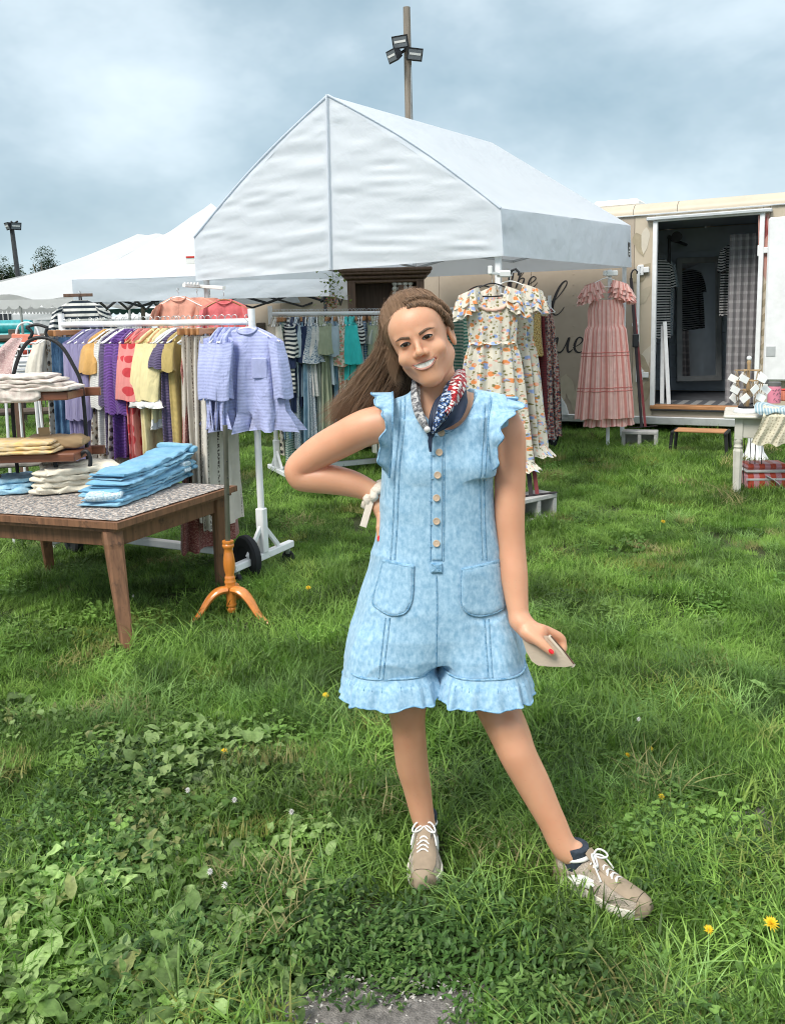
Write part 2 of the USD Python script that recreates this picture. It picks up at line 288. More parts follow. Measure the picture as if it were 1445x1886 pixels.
wood('fence_wood', (0.10, 0.075, 0.06), 0.6, rough=0.85, axis=(0.1, 1, 1))
mat('concrete', (0.47, 0.46, 0.44), 0.9, 0.2, vs=20, bump=0.8, bs=160)

# ================================================================ ground
def foliage(name, col, col2, trans=0.42, rough=0.5, var=0.35, yellow=(0.22, 0.24, 0.05)):
    n = {"ge": ("geometry", {}), "oi": ("object_info", {}), "a": ("math", {"math_type": "add"}), "fr": ("math", {"math_type": "fraction"}),
         "rp": ("rgb_ramp", {"ramp": [(0.0, tuple(np.array(col) * 0.38)), (0.45, tuple(col)), (0.80, tuple(col2)), (0.93, tuple(np.array(col2) * 1.25)), (0.96, tuple(yellow)), (1.0, (0.40, 0.36, 0.17) if name.endswith(("blade_green", "long_green")) else tuple(yellow))]}),
         "nz": ("noise_texture", {"scale": 1.7, "detail": 3.0}), "nr": ("map_range", {"from_min": 0.3, "from_max": 0.7, "to_min": 1 - var, "to_max": 1 + var}), "h": ("hsv", {}),
         "fn": ("noise_texture", {"scale": 75.0, "detail": 4.0, "roughness": .6}), "fr2": ("map_range", {"from_min": .3, "from_max": .7, "to_min": .72, "to_max": 1.22}), "h2": ("hsv", {}), "bp": ("bump", {"strength": .35, "distance": .006}),
         "p": ("principled_bsdf", {"roughness": rough, "specular_ior_level": 0.45}), "t": ("translucent_bsdf", {}), "m": ("mix_closure", {"fac": trans})}
    L = [("ge.position", "fn.vector"), ("fn.fac", "fr2.value"), ("fr2.result", "h2.value"), ("fn.fac", "bp.height"), ("bp.normal", "p.normal"), ("ge.random_per_island", "a.value1"), ("oi.random", "a.value2"), ("a.value", "fr.value1"), ("fr.value", "rp.fac"), ("ge.position", "nz.vector"), ("nz.fac", "nr.value"), ("nr.result", "h.value"), ("rp.color", "h.color"), ("h.color", "h2.color"),
         ("h2.color", "p.base_color"), ("h2.color", "t.color"), ("p.BSDF", "m.closure1"), ("t.BSDF", "m.closure2")]
    MATS[name] = usdkit.material(stage, f'/World/Looks/{name}', n, L, surface="m.closure")
foliage('blade_green', (0.120, 0.240, 0.032), (0.235, 0.385, 0.075))
foliage('long_green', (0.130, 0.255, 0.052), (0.255, 0.420, 0.120))
foliage('clover_green', (0.125, 0.250, 0.042), (0.225, 0.380, 0.085), yellow=(0.18, 0.28, 0.08))
foliage('mat_green', (0.085, 0.185, 0.040), (0.165, 0.290, 0.070), yellow=(0.14, 0.23, 0.06))
foliage('broad_green', (0.185, 0.300, 0.080), (0.300, 0.430, 0.150), rough=0.5, yellow=(0.26, 0.29, 0.10))
foliage('tree_green', (0.018, 0.040, 0.016), (0.035, 0.065, 0.024), yellow=(0.05, 0.08, 0.03))
foliage('shrub_green', (0.05, 0.11, 0.03), (0.12, 0.18, 0.05))
mat('soil', (0.055, 0.065, 0.024), 0.95, vs=6.0, col2=(0.025, 0.034, 0.010), bump=0.8, bs=90)
mat('gravel_bed', (0.25, 0.23, 0.21), 0.95, 0.6, vs=40, bump=1.0, bs=220)
mat('pebble', (0.42, 0.40, 0.37), 0.85, 0.3, vs=30, island=0.55)

def graded(lo, hi, n, k=2.2):
    t = np.linspace(-1, 1, n); return (lo + hi) / 2 + (hi - lo) / 2 * np.sign(t) * np.abs(t) ** k
gx, gy = graded(-420, 420, 90, 3), np.r_[np.linspace(-60, 0, 8), np.linspace(0.5, 14, 60), np.geomspace(15, 700, 40)]
GX, GY = np.meshgrid(gx, gy, indexing='ij'); GZ = (meshkit.noise(np.stack([GX * 0.9, GY * 0.9, GX * 0], -1), 4) - 0.5) * 0.03 * (GY < 30)
single('ground', strip(np.stack([GX, GY, GZ - 0.012], -1)), 'soil', kind='structure', smooth=True)

# bare gravelly patch at the near edge
def blob(c, rx, ry, n=48, seed=1, z=0.012):
    r = np.random.default_rng(seed); t = np.linspace(0, 2 * np.pi, n, endpoint=False); k = 1 + 0.18 * np.sin(3 * t + seed) + 0.1 * np.sin(7 * t + 2 * seed) + r.uniform(-.05, .05, n)
    R = [np.stack([c[0] + f * rx * k * np.cos(t), c[1] + f * ry * k * np.sin(t), np.full(n, z + 0.012 * (1 - f * f) - 0.03 * (f > 0.95))], 1) for f in (0.02, 0.3, 0.6, 0.85, 1.0)]
    return loft(R[::-1], True)
GP = gr(690, 1895)
single('gravel_patch', blob(GP, 0.36, 0.13), 'gravel_bed', kind='structure', smooth=True)
single('soil_patch', blob(gr(1420, 1520), 0.16, 0.10, seed=5, z=0.008), 'gravel_bed', kind='structure', smooth=True)

# ---- small plants as prototypes, scattered by instancers
def blade(r, h, w, lean, seg=3):
    a = r.uniform(0, 2 * np.pi); d = np.array([math.cos(a), math.sin(a), 0]); s = np.array([-d[1], d[0], 0]); tw = r.uniform(-0.6, 0.6)
    P = []
    for k in range(seg + 1):
        t = k / seg; c = d * lean * h * t * t + np.array([0, 0, h * t * (1 - 0.28 * lean * t)]); ww = w * (1 - t ** 1.6) / 2
        sd = s * math.cos(tw * t) + d * math.sin(tw * t)
        P += [c - sd * ww, c + sd * ww] if k < seg else [c]
    F = []
    for k in range(seg - 1): F += [(2 * k, 2 * k + 1, 2 * k + 3), (2 * k, 2 * k + 3, 2 * k + 2)]
    F.append((2 * seg - 2, 2 * seg - 1, 2 * seg)); return np.array(P), np.array(F)
def leaf(L, W, dirn, el, droop=0.4, n=5, cup=0.15, wav=0.0, r=None, jag=0.0, pet=0.0):
    """An ovate leaf growing from the origin along dirn (azimuth) at elevation el."""
    d = np.array([math.cos(dirn), math.sin(dirn), 0]); s = np.array([-d[1], d[0], 0]); G = []; e = el; p = np.zeros(3)
    if pet: p = pet * (d * math.cos(el) + np.array([0, 0, math.sin(el)]))
    for k in range(n + 1):
        t = k / n; w = W * max(math.sin(math.pi * (0.06 + 0.94 * t) ** 0.8), 0.05) / 2
        if jag and k % 2: w *= 1 - jag
        up = np.array([-math.sin(e) * d[0], -math.sin(e) * d[1], math.cos(e)]); z = wav * W * (r.uniform(-1, 1) if r is not None else 0)
        G.append([p - s * w + up * (cup * w + z), p, p + s * w + up * (cup * w - z)])
        e = el - droop * 1.6 * t; p = p + (L / n) * (d * math.cos(e) + np.array([0, 0, math.sin(e)]))
    return strip(np.array(G))
def at0(m, x, y, z=0.0): return move(m, (x, y, z))
def disc(r, R): a, q = r.uniform(0, 2 * np.pi), R * math.sqrt(r.uniform()); return q * math.cos(a), q * math.sin(a)
def proto_short(seed, n=330, R=0.17):
    r = np.random.default_rng(seed); return join(*[at0(blade(r, r.uniform(.022, .070), r.uniform(.003, .0062), r.uniform(.3, 1.6)), *disc(r, R)) for _ in range(n)])
def proto_long(seed, n=70, R=0.10):
    r = np.random.default_rng(seed); return join(*[at0(blade(r, r.uniform(.07, .15), r.uniform(.004, .0075), r.uniform(.5, 1.6), 5), *disc(r, R)) for _ in range(n)])
def proto_clover(seed, n=55, R=0.11):
    r = np.random.default_rng(seed); M = []
    for _ in range(n):
        x, y = disc(r, R); h = r.uniform(.02, .055); a = r.uniform(0, 6.28); s = r.uniform(.009, .015)
        M += [at0(leaf(s, s * 1.05, a + k * 2.09, r.uniform(-.1, .5), 0.1, 3), x, y, h) for k in range(3)]
        M.append(beam((x, y, 0), (x + r.uniform(-.01, .01), y, h), .0012, .0012))
    return join(*M)
def proto_mat(seed, n=230, R=0.14):
    r = np.random.default_rng(seed); return join(*[at0(leaf(r.uniform(.013, .026), r.uniform(.006, .012), r.uniform(0, 6.28), r.uniform(-.2, 1.1), 0.3, 3), *disc(r, R), r.uniform(.006, .048)) for _ in range(n)])
def rosette(seed, n=8, L=(.05, .1), ratio=.62, el=(.15, .9), jag=0.0, pet=.02):
    r = np.random.default_rng(seed); M = []
    for k in range(n):
        l = r.uniform(*L); a = k * 2.4 + r.uniform(-.3, .3); M.append(leaf(l, l * ratio * r.uniform(.8, 1.15), a, r.uniform(*el), r.uniform(.3, .9), 8 if jag else 6, .2, .09, r, jag, pet))
        M.append(beam((0, 0, 0), pet * np.array([math.cos(a), math.sin(a), 0.8]), .004, .003))
    return join(*M)
def proto_broad(seed, n=7, R=0.10):
    """Overlapping broad leaves on short stems."""
    r = np.random.default_rng(seed); M = []
    for k in range(n * 3):
        x, y = disc(r, R); l = r.uniform(.022, .054); M.append(at0(leaf(l, l * r.uniform(.45, .85), r.uniform(0, 6.28), r.uniform(-.2, 1.25), r.uniform(.2, 1.2), 6, r.uniform(.05, .35), .14, r, .12), x, y, r.uniform(.008, .038)))
    return join(*M)

def scatter(name, protos, material, pts, label, cat, smin=.8, smax=1.25, seed=0, flat=0.15, smooth=False):
    r = np.random.default_rng(seed + 50); pi = UsdGeom.PointInstancer.Define(stage, path_of('/World', name)); pp = str(pi.GetPath()); rel = pi.CreatePrototypesRel()
    for k, m in enumerate(protos):
        q = usdkit.mesh(stage, f'{pp}/plant_{k:03d}', m, MATS[material], smooth=smooth); rel.AddTarget(q.GetPath())
    n = len(pts); pts = np.asarray(pts, float)
    pi.CreatePositionsAttr(Vt.Vec3fArray.FromNumpy(pts[:, :3].astype(np.float32))); pi.CreateProtoIndicesAttr(Vt.IntArray.FromNumpy(r.integers(0, len(protos), n).astype(np.int32)))
    a = r.uniform(0, 2 * np.pi, n); tx, ty = r.normal(0, flat, n), r.normal(0, flat, n); q = [Gf.Quath(float(math.cos(x / 2)), float(u / 2), float(v / 2), float(math.sin(x / 2))) for x, u, v in zip(a, tx, ty)]
    pi.CreateOrientationsAttr(Vt.QuathArray([x.GetNormalized() for x in q]))
    s = r.uniform(smin, smax, n); s = s * (pts[:, 3] if pts.shape[1] > 3 else 1); pi.CreateScalesAttr(Vt.Vec3fArray.FromNumpy(np.stack([s, s, s * r.uniform(.8, 1.2, n)], 1).astype(np.float32)))
    tag(pi.GetPrim(), label=label, category=cat, kind='stuff')

def proj(P):
    v = np.asarray(P, float) - [0, 0, EYE]; z = v @ FWD; a2, b2 = v[:, 0] / z, -(v @ UP0) / z
    return np.stack([(a2 * math.cos(ROLL) + b2 * math.sin(ROLL)) * F_ + PX, (-a2 * math.sin(ROLL) + b2 * math.cos(ROLL)) * F_ + PY], 1)
def field(y0, y1, per_m2, seed, margin=0.7):
    r = np.random.default_rng(seed); Y = np.sqrt(r.uniform(y0 ** 2, y1 ** 2, int(per_m2 * 0.5 * (y1 ** 2 - y0 ** 2) * 1.0))); X = r.uniform(-1, 1, len(Y)) * (0.5 * Y + margin)
    return np.stack([X, Y, np.zeros(len(X))], 1)
def inpoly(q, poly):
    x, y = q[:, 0], q[:, 1]; ins = np.zeros(len(x), bool)
    for (x0, y0), (x1, y1) in zip(poly, poly[1:] + poly[:1]):
        c = ((y0 > y) != (y1 > y)) & (x < (x1 - x0) * (y - y0) / (y1 - y0 + 1e-9) + x0); ins ^= c
    return ins
SHOES = [(gr(786, 1572)[:2] + [0, .03], gr(777, 1646)[:2]), (gr(1030, 1622)[:2], gr(1190, 1694)[:2])]
def offshoe(P, m):
    ok = np.ones(len(P), bool)
    for h, t in SHOES: dd = t - h; k = np.clip(((P[:, :2] - h) @ dd) / (dd @ dd), 0, 1); ok &= np.linalg.norm(P[:, :2] - h - k[:, None] * dd, axis=1) > m
    return ok
def bare(P):  # not on the gravel or the bare soil, nor under the shoes
    return bare0(P) & offshoe(P, .135)
def bare0(P):
    a = ((P[:, 0] - GP[0]) / .31) ** 2 + ((P[:, 1] - GP[1]) / .11) ** 2 > 1; s = gr(1420, 1520); return a & (((P[:, 0] - s[0]) / .12) ** 2 + ((P[:, 1] - s[1]) / .07) ** 2 > 1)
Z_BROAD = [(-900, 1330), (330, 1335), (470, 1400), (690, 1480), (650, 1600), (560, 1720), (470, 2300), (-900, 2300)]
Z_MAT = [(470, 1660), (740, 1690), (960, 1700), (1090, 1790), (1040, 1860), (950, 2300), (400, 2300), (420, 1780)]
Z_LONG = [(480, 1240), (1000, 1240), (1445, 1180), (1900, 1350), (1700, 1560), (1150, 1560), (950, 1480), (560, 1400)]
Z_MIX = [(1000, 1600), (2200, 1500), (2400, 2300), (900, 2300), (1060, 1820)]
P = np.vstack([field(1.4, 4.0, 110, 1), field(4.0, 7.5, 60, 2), field(7.5, 14, 30, 3), field(14, 30, 5, 4)]); q = proj(P)
lush = meshkit.noise(P * 1.3, 9); keep = bare(P) & ~(inpoly(q, Z_BROAD) & (lush < .28)) & ~(inpoly(q, Z_MAT) & (lush < .8))
P4 = np.c_[P, 0.75 + 0.7 * lush]; P4[:, 3] *= np.where(P[:, 1] > 7.5, 1.25, 1.0) * np.where(P[:, 1] > 14, 1.6, 1.0)
SHORT = field(1.5, 3.0, 420, 77); SHORT = SHORT[~offshoe(SHORT, .15) & offshoe(SHORT, .035)]; SHORT = np.c_[SHORT, np.full(len(SHORT), .42)]
scatter('grass', [proto_short(s) for s in range(6)], 'blade_green', np.vstack([P4[keep], SHORT]), 'short green mown grass covering the whole field', 'grass', seed=1)
P = np.vstack([field(1.5, 5.5, 66, 11), field(5.5, 11, 30, 12)]); q = proj(P); lush = meshkit.noise(P * 1.9, 3)
keep = bare(P) & (lush > np.where(inpoly(q, Z_LONG), .30, np.where(inpoly(q, Z_MIX), .60, np.where(inpoly(q, Z_BROAD), .66, .62)))) & ~inpoly(q, Z_MAT)
scatter('long_grass', [proto_long(s) for s in range(20, 26)], 'long_green', np.c_[P[keep], np.where(P[keep][:, 1] > 4, .62, .8)], 'longer arching grass tufts standing out of the mown lawn', 'grass', seed=2)
P = np.vstack([field(1.5, 5, 34, 21), field(5, 10, 9, 22)]); q = proj(P); lush = meshkit.noise(P * 2.3 + 9, 5)
keep = bare(P) & (lush > np.where(inpoly(q, Z_MIX) | inpoly(q, Z_BROAD), .30, .58)) & ~inpoly(q, Z_MAT)
scatter('clover', [proto_clover(s) for s in range(30, 34)], 'clover_green', P[keep], 'low clover with small rounded leaflets growing through the grass', 'ground cover', seed=3)
P = field(1.4, 3.2, 260, 31); q = proj(P); keep = bare(P) & (inpoly(q, Z_MAT) | (inpoly(q, Z_MIX) & (meshkit.noise(P * 2.7, 8) > .52)) | (inpoly(q, Z_BROAD) & (meshkit.noise(P * 2.2, 6) > .78)))
scatter('knotweed', [proto_mat(s) for s in range(40, 45)], 'mat_green', P[keep], 'dense mat of tiny dark green leaves at the front edge of the lawn', 'ground cover', seed=4)
P = field(1.4, 3.6, 230, 41); q = proj(P); lush = meshkit.noise(P * 2.4 + 3, 2); keep = bare(P) & inpoly(q + 60 * (meshkit.noise(P * 3.1 + 5, 4) - .5)[:, None], Z_BROAD) & (lush > .22)
scatter('broadleaf_weeds', [proto_broad(s) for s in range(50, 58)], 'broad_green', np.c_[P[keep], 0.55 + .75 * lush[keep]], 'pale green broad leaves crowding the lawn at the left front', 'ground cover', seed=5, smooth=True)
P = np.vstack([field(1.5, 5.0, 5, 51)]); q = proj(P); keep = bare(P) & ((inpoly(q, Z_MIX) & (meshkit.noise(P * 3, 1) > .4)) | (meshkit.noise(P * 3, 1) > .62)) & ~inpoly(q, Z_MAT)
scatter('dandelion_leaves', [rosette(s, 7, (.06, .12), .3, (.1, .6), .55, .01) for s in range(60, 64)], 'long_green', P[keep], 'jagged dandelion leaves lying low in the lawn', 'ground cover', seed=6)
def stone(seed):
    r = np.random.default_rng(seed); return hull(r.normal(size=(14, 3)) * np.array([1, .8, .6]))
a = rng.uniform(0, 2 * np.pi, 1500); rr = np.sqrt(rng.uniform(0, 1, 1500)); PB = np.stack([GP[0] + .37 * rr * np.cos(a), GP[1] + .14 * rr * np.sin(a), np.full(1500, .02)], 1)
scatter('loose_gravel', [move(stone(s), s=.0017) for s in range(5)], 'pebble', PB, 'small pale stones lying on the bare patch', 'gravel', .5, 1.9, 7, .5)

# ---- individual plants and flowers
def plantain(px, py, seed, L, n, label, stalk=0):
    g = gr(px, py); r = np.random.default_rng(seed); t = Thing('plantain_plant', label, 'plant', g, r.uniform(0, 6), group=None, local=True)
    for k in range(n):
        l = L * r.uniform(.85, 1.35); a = k * 2.4 + r.uniform(-.3, .3); e = r.uniform(.25, .95)
        t.part('leaf', join(leaf(l, l * r.uniform(.55, .7), a, e, r.uniform(.4, 1.0), 9, .22, .06, r, 0, l * .35), beam((0, 0, 0), l * .36 * np.array([math.cos(a) * math.cos(e), math.sin(a) * math.cos(e), math.sin(e)]), .005, .003)), 'broad_green', smooth=True)
    for k in range(stalk):
        a = r.uniform(0, 6.28); h = r.uniform(.12, .2); Pp = spline([(0, 0, 0), (.02 * math.cos(a), .02 * math.sin(a), h * .5), (.06 * math.cos(a), .06 * math.sin(a), h)], 10)
        t.part('flower_stalk', tube(Pp, np.r_[np.full(5, .0016), np.linspace(.0022, .0036, 4), .0015], 6), 'broad_green', smooth=True)
for i, (px, py, L, n, s, lab) in enumerate([
    (330, 1880, .085, 9, 3, 'largest broad-leaved plantain with three seed stalks at the near edge'), (200, 1835, .08, 8, 1, 'broad-leaved plantain with one seed stalk left of the largest plantain'),
    (40, 1830, .08, 8, 0, 'broad-leaved plantain in the near left corner of the lawn'), (440, 1870, .07, 6, 0, 'plantain with drooping leaves beside the bare gravel patch'),
    (110, 1800, .07, 7, 0, 'bluish plantain just behind the corner plantain'), (390, 1640, .055, 7, 0, 'flat plantain rosette among clover blossoms in the left lawn'),
    (380, 1560, .05, 6, 0, 'upright plantain further back in the left lawn'), (1210, 1870, .05, 6, 0, 'small plantain at the near right edge below the yellow dandelions')]):
    plantain(px, py, 70 + i, L, n, lab, s)
mat('petal_yellow', (0.85, 0.60, 0.03), 0.6, 0.2, island=0.2, trans=0.2); mat('petal_white', (0.72, 0.70, 0.66), 0.7, 0.15, island=0.2)
def dandelion(px, py, h, R, label, tilt=0.5, side=0.0):
    h = h + .022; top = gr(px, py, h); base = np.array([top[0] + side, top[1] + .01, 0]); t = Thing('dandelion', label, 'flower', base, group=None); r = np.random.default_rng(int(px))
    t.part('stem', tube(spline([base, (base + top) / 2 + [side * .3, .012, .004], top], 8), .0018, 6), 'long_green', smooth=True)
    M = []
    for k in range(46):
        e = 0.05 + 1.35 * (k / 46); M.append(leaf(R * (1 - .35 * k / 46), R * .22, k * 2.4, e, .25, 2, 0))
    t.part('flower_head', move(join(*M), top, rx=tilt), 'petal_yellow'); t.part('calyx', ball(top - [0, 0, .004], (.005, .005, .006), 1), 'long_green', smooth=True)
for px, py, h, R, lab, s in [(1419, 1702, .06, .021, 'largest yellow dandelion in the near right corner of the lawn', 0), (1304, 1713, .045, .014, 'yellow dandelion on a leaning stalk below the right shoe', .06),
    (1217, 1468, .03, .012, 'yellow dandelion right of the outstretched shin', 0), (1196, 1379, .03, .012, 'right one of the two dandelions right of the knee', 0), (1155, 1391, .03, .011, 'left one of the two dandelions right of the knee', 0),
    (599, 1281, .05, .016, 'yellow dandelion beside the left ruffled hem of the romper', 0), (412, 1384, .035, .014, 'single yellow dandelion in the left lawn', 0), (1220, 961, .05, .020, 'small far dandelion on the lawn between the concrete block and the pale table', 0), (567, 1083, .05, .018, 'tiny yellow dandelion right of the black rack wheel', 0)]:
    dandelion(px, py, h, R, lab, side=s)
for px, py, lab in [(345, 1456, 'white clover blossom furthest back in the left lawn'), (431, 1474, 'white clover blossom in the middle of the left lawn'), (536, 1496, 'white clover blossom nearest the dark leaf mat'), (386, 1606, 'white clover blossom above the flat plantain'),
    (413, 1631, 'pinkish white clover blossom beside the flat plantain'), (245, 1098, 'white clover blossom beneath the wooden table'), (1175, 1325, 'white clover blossom right of the romper')]:
    top = gr(px, py, .075); r = np.random.default_rng(int(px)); t = Thing('clover_blossom', lab, 'flower', (top[0], top[1], 0))
    t.part('stem', bar((top[0], top[1], 0), top, .0012, 5), 'clover_green'); t.part('blossom', move(join(*[leaf(.010, .0035, k * 2.4, 1.5 - k * .07, .3, 2) for k in range(32)]), top), 'petal_white')

# ================================================================ tents
def fabric(name, col, trans=0.38, bump=0.5, sc=(3, 3, 3)):
    n = {"co": ("texture_coordinate", {}), "mp": ("mapping", {"scale": sc}), "nz": ("noise_texture", {"scale": 2.2, "detail": 6.0, "roughness": 0.55, "distortion": 0.6}), "b": ("bump", {"strength": bump, "distance": 0.016}),
         "dn": ("noise_texture", {"scale": 0.8, "detail": 7.0, "roughness": 0.65}), "rp": ("rgb_ramp", {"ramp": [(0.35, tuple(np.array(col) * .965)), (0.62, col)]}),
         "p": ("principled_bsdf", {"roughness": 0.55, "specular_ior_level": 0.3}), "t": ("translucent_bsdf", {}), "m": ("mix_closure", {"fac": trans})}
    L = [("co.object", "mp.vector"), ("mp.vector", "nz.vector"), ("nz.fac", "b.height"), ("b.normal", "p.normal"), ("co.object", "dn.vector"), ("dn.fac", "rp.fac"), ("rp.color", "p.base_color"), ("rp.color", "t.color"), ("p.BSDF", "m.closure1"), ("t.BSDF", "m.closure2")]
    MATS[name] = usdkit.material(stage, f'/World/Looks/{name}', n, L, surface="m.closure")
fabric('white_canvas', (0.785, 0.825, 0.875)); fabric('cool_canvas', (0.70, 0.76, 0.83)); fabric('far_canvas', (0.66, 0.665, 0.665), .3, .3); fabric('blue_canvas', (0.42, 0.62, 0.74))
mat('green_canvas', (0.03, 0.10, 0.085), 0.7, 0.2)
def sheet(a, b, c, d, nu=40, nv=30, amp=0.012, fu=2.0, fv=9.0, seed=0, sag=0.0, edge=True):
    """Wrinkled cloth over the quad a-b (bottom) d-c (top)."""
    u, v = np.meshgrid(np.linspace(0, 1, nu), np.linspace(0, 1, nv), indexing='ij'); a, b, c, d = (np.asarray(x, float) for x in (a, b, c, d))
    G = (a * ((1 - u) * (1 - v))[..., None] + b * (u * (1 - v))[..., None] + c * (u * v)[..., None] + d * ((1 - u) * v)[..., None])
    n = np.cross(b - a, (d + c) / 2 - (a + b) / 2); n /= np.linalg.norm(n); S = np.linalg.norm(b - a)
    q = np.stack([u * fu * S, v * fv * max(np.linalg.norm(d - a), .3) + 0.5 * np.sin(u * 5), u * 0 + seed * 7.3], -1)
    w = (meshkit.fbm(q, 3) if hasattr(meshkit, 'fbm') else meshkit.noise(q)) - 0.5
    e = (np.clip(np.minimum(np.minimum(u, 1 - u), np.minimum(v, 1 - v)) * 8, 0, 1) if edge else 1.0)
    return strip(G + n * (w * 2 * amp * e - sag * 4 * u * (1 - u) * np.minimum(1, 4 * v * (1 - v)))[..., None])
TA, TB, TC = at(357, 437, 7.9), at(921, 383, 6.6), at(1160, 415, 10.6); TD = TA + (TC - TB); TF, TG = at(603, 175, 7.25), at(905, 262, 9.44)
VA, VB, VC = at(360, 517, 7.9), at(926, 471, 6.6), at(1162, 492, 10.6); VD = TD - [0, 0, .46]; VM, TM = at(610, 497, 7.25), None
legs = [np.array([p[0], p[1], 0]) for p in (TA, TB, TC, TD)]
tent = Thing('canopy_tent', 'large white peaked canopy tent over the clothes racks', 'tent', legs[1])
EM = (TA + TB) / 2; EM = VM + (TF - VM) * ((EM[2] - VM[2]) / (TF[2] - VM[2]))
def gable(a_top, a_bot, seed):
    """Half of the front gable from its outer edge to the centre seam, in one sheet with the valance."""
    nu, nv = 90, 70; u, v = np.meshgrid(np.linspace(0, 1, nu), np.linspace(0, 1, nv), indexing='ij')
    bot = a_bot + (VM - a_bot) * u[..., None]; top = a_top + (TF - a_top) * u[..., None]; bow = 0.05 * np.sin(np.pi * u); top = top + bow[..., None] * np.array([0, 0, 1.0]) * 1.0
    G = bot + (top - bot) * v[..., None]; n = np.array([-0.42, -0.906, 0]); h = G[..., 2]
    q = np.stack([u * 1.6 + .5 * v, h * 8.5 + u * 1.4, u * 0 + seed], -1); q2 = np.stack([u * 5 + h, h * 24 - u * 2, u * 0 + seed + 4], -1)
    w = (meshkit.noise(q, 2) - .5) * .017 + (meshkit.noise(q2, 3) - .5) * .016 + .004 * np.sin(h * 34 + 5 * u + 3 * np.sin(3 * u)) * u
    e = np.clip(u * 12, 0, 1) * np.clip((1 - v) * 14, 0, 1) * np.clip((1 - u) * 20, 0.25, 1)
    return strip(G + n * (w * e)[..., None])
tent.part('gable_panel', gable(TA, VA, 1.0), 'white_canvas', smooth=True); tent.part('gable_panel', gable(TB, VB, 5.0), 'white_canvas', smooth=True)
tent.part('gable_seam', tube(spline([VM, VM + (TF - VM) * .33, VM + (TF - VM) * .66, TF], 20) + [-.012, -.02, 0], .009, 6), 'white_canvas', smooth=True)
tent.part('roof_panel', sheet(TB, TC, TG, TF, 60, 50, .016, 1.2, 2.5, 2, .05), 'white_canvas', smooth=True, label='right roof slope of the canopy')
tent.part('roof_panel', sheet(TD, TA, TF, TG, 30, 30, .014, 1.2, 2.5, 3, .05), 'white_canvas', smooth=True)
tent.part('roof_panel', sheet(TC, TD, TG + [-.01, .01, 0], TG, 30, 24, .014, 1.2, 2.5, 4, .03), 'white_canvas', smooth=True)
tent.part('edge_piping', join(tube(spline([TB, TB + (TF - TB) * .5 + [0, 0, .055], TF], 16), .011, 6), tube(spline([TA, TA + (TF - TA) * .5 + [0, 0, .055], TF], 16), .011, 6)), 'cool_canvas', smooth=True)
tent.part('valance', sheet(VB, VC, TC, TB, 110, 30, .015, 3.4, 6, 6, 0, False), 'white_canvas', smooth=True, label='right valance of the canopy')
tent.part('valance', sheet(VC, VD, TD, TC, 30, 8, .012, 1.6, 3.5, 7), 'white_canvas', smooth=True); tent.part('valance', sheet(VD, VA, TA, TD, 30, 8, .012, 1.6, 3.5, 8), 'white_canvas', smooth=True)
for p, q in zip(legs, (TA, TB, TC, TD)):
    i_ = (np.mean(legs, 0) - p); i_ = i_ / np.linalg.norm(i_) * .09; t_ = np.array([q[0], q[1], q[2] - .12]) + i_
    L_ = tent.part('leg', join(box((p + t_ + i_) / 2 * [1, 1, 0] + [0, 0, t_[2] / 2], (.045, .045, t_[2]), math.radians(-25), .006)), 'white_paint')
    tent.part('foot', box((p + i_) + [0, 0, .008], (.09, .09, .012), math.radians(-25), .003), 'white_paint', parent=L_)
    tent.part('corner_bracket', box(t_ + [0, 0, -.03], (.075, .075, .10), math.radians(-25), .01), 'black_plastic')
for a_, b_ in ((TA, TB), (TB, TC), (TC, TD), (TD, TA)):
    i_ = (np.mean([TA, TB, TC, TD], 0) - (a_ + b_) / 2); i_[2] = 0; i_ = i_ / np.linalg.norm(i_) * .10; dz = np.array([0, 0, -.08]); d2 = np.array([0, 0, -.34])
    for f0, f1 in ((.03, .5), (.5, .97)):
        P0, P1 = a_ + (b_ - a_) * f0 + i_, a_ + (b_ - a_) * f1 + i_
        tent.part('truss_bar', beam(P0 + dz, P1 + d2, .02, .03), 'steel'); tent.part('truss_bar', beam(P0 + d2 + i_ * .3, P1 + dz + i_ * .3, .02, .03), 'steel')
    tent.part('truss_joint', box((a_ + b_) / 2 + i_ + [0, 0, -.24], (.05, .05, .06), .4, .01), 'black_plastic')
e_ = (VC - VB) / np.linalg.norm(VC - VB); o_ = np.array([e_[1], -e_[0], 0]) / np.hypot(e_[0], e_[1]); c_ = at(1152, 460, 10.52) + o_ * .035
tent.part('maker_tag', beam(c_ + [0, 0, .085], c_ + [0, 0, -.085], .004, .10, up=e_), 'black_plastic', label='small dark tag printed in white near the valance corner')
tent.part('tag_print', join(*[beam(c_ + o_ * .004 + [0, 0, z] - e_ * w, c_ + o_ * .004 + [0, 0, z] + e_ * w, .003, .014, up=(0, 0, 1)) for z, w in ((-.02, .035), (-.05, .028), (.02, .03))]), 'white_plastic')

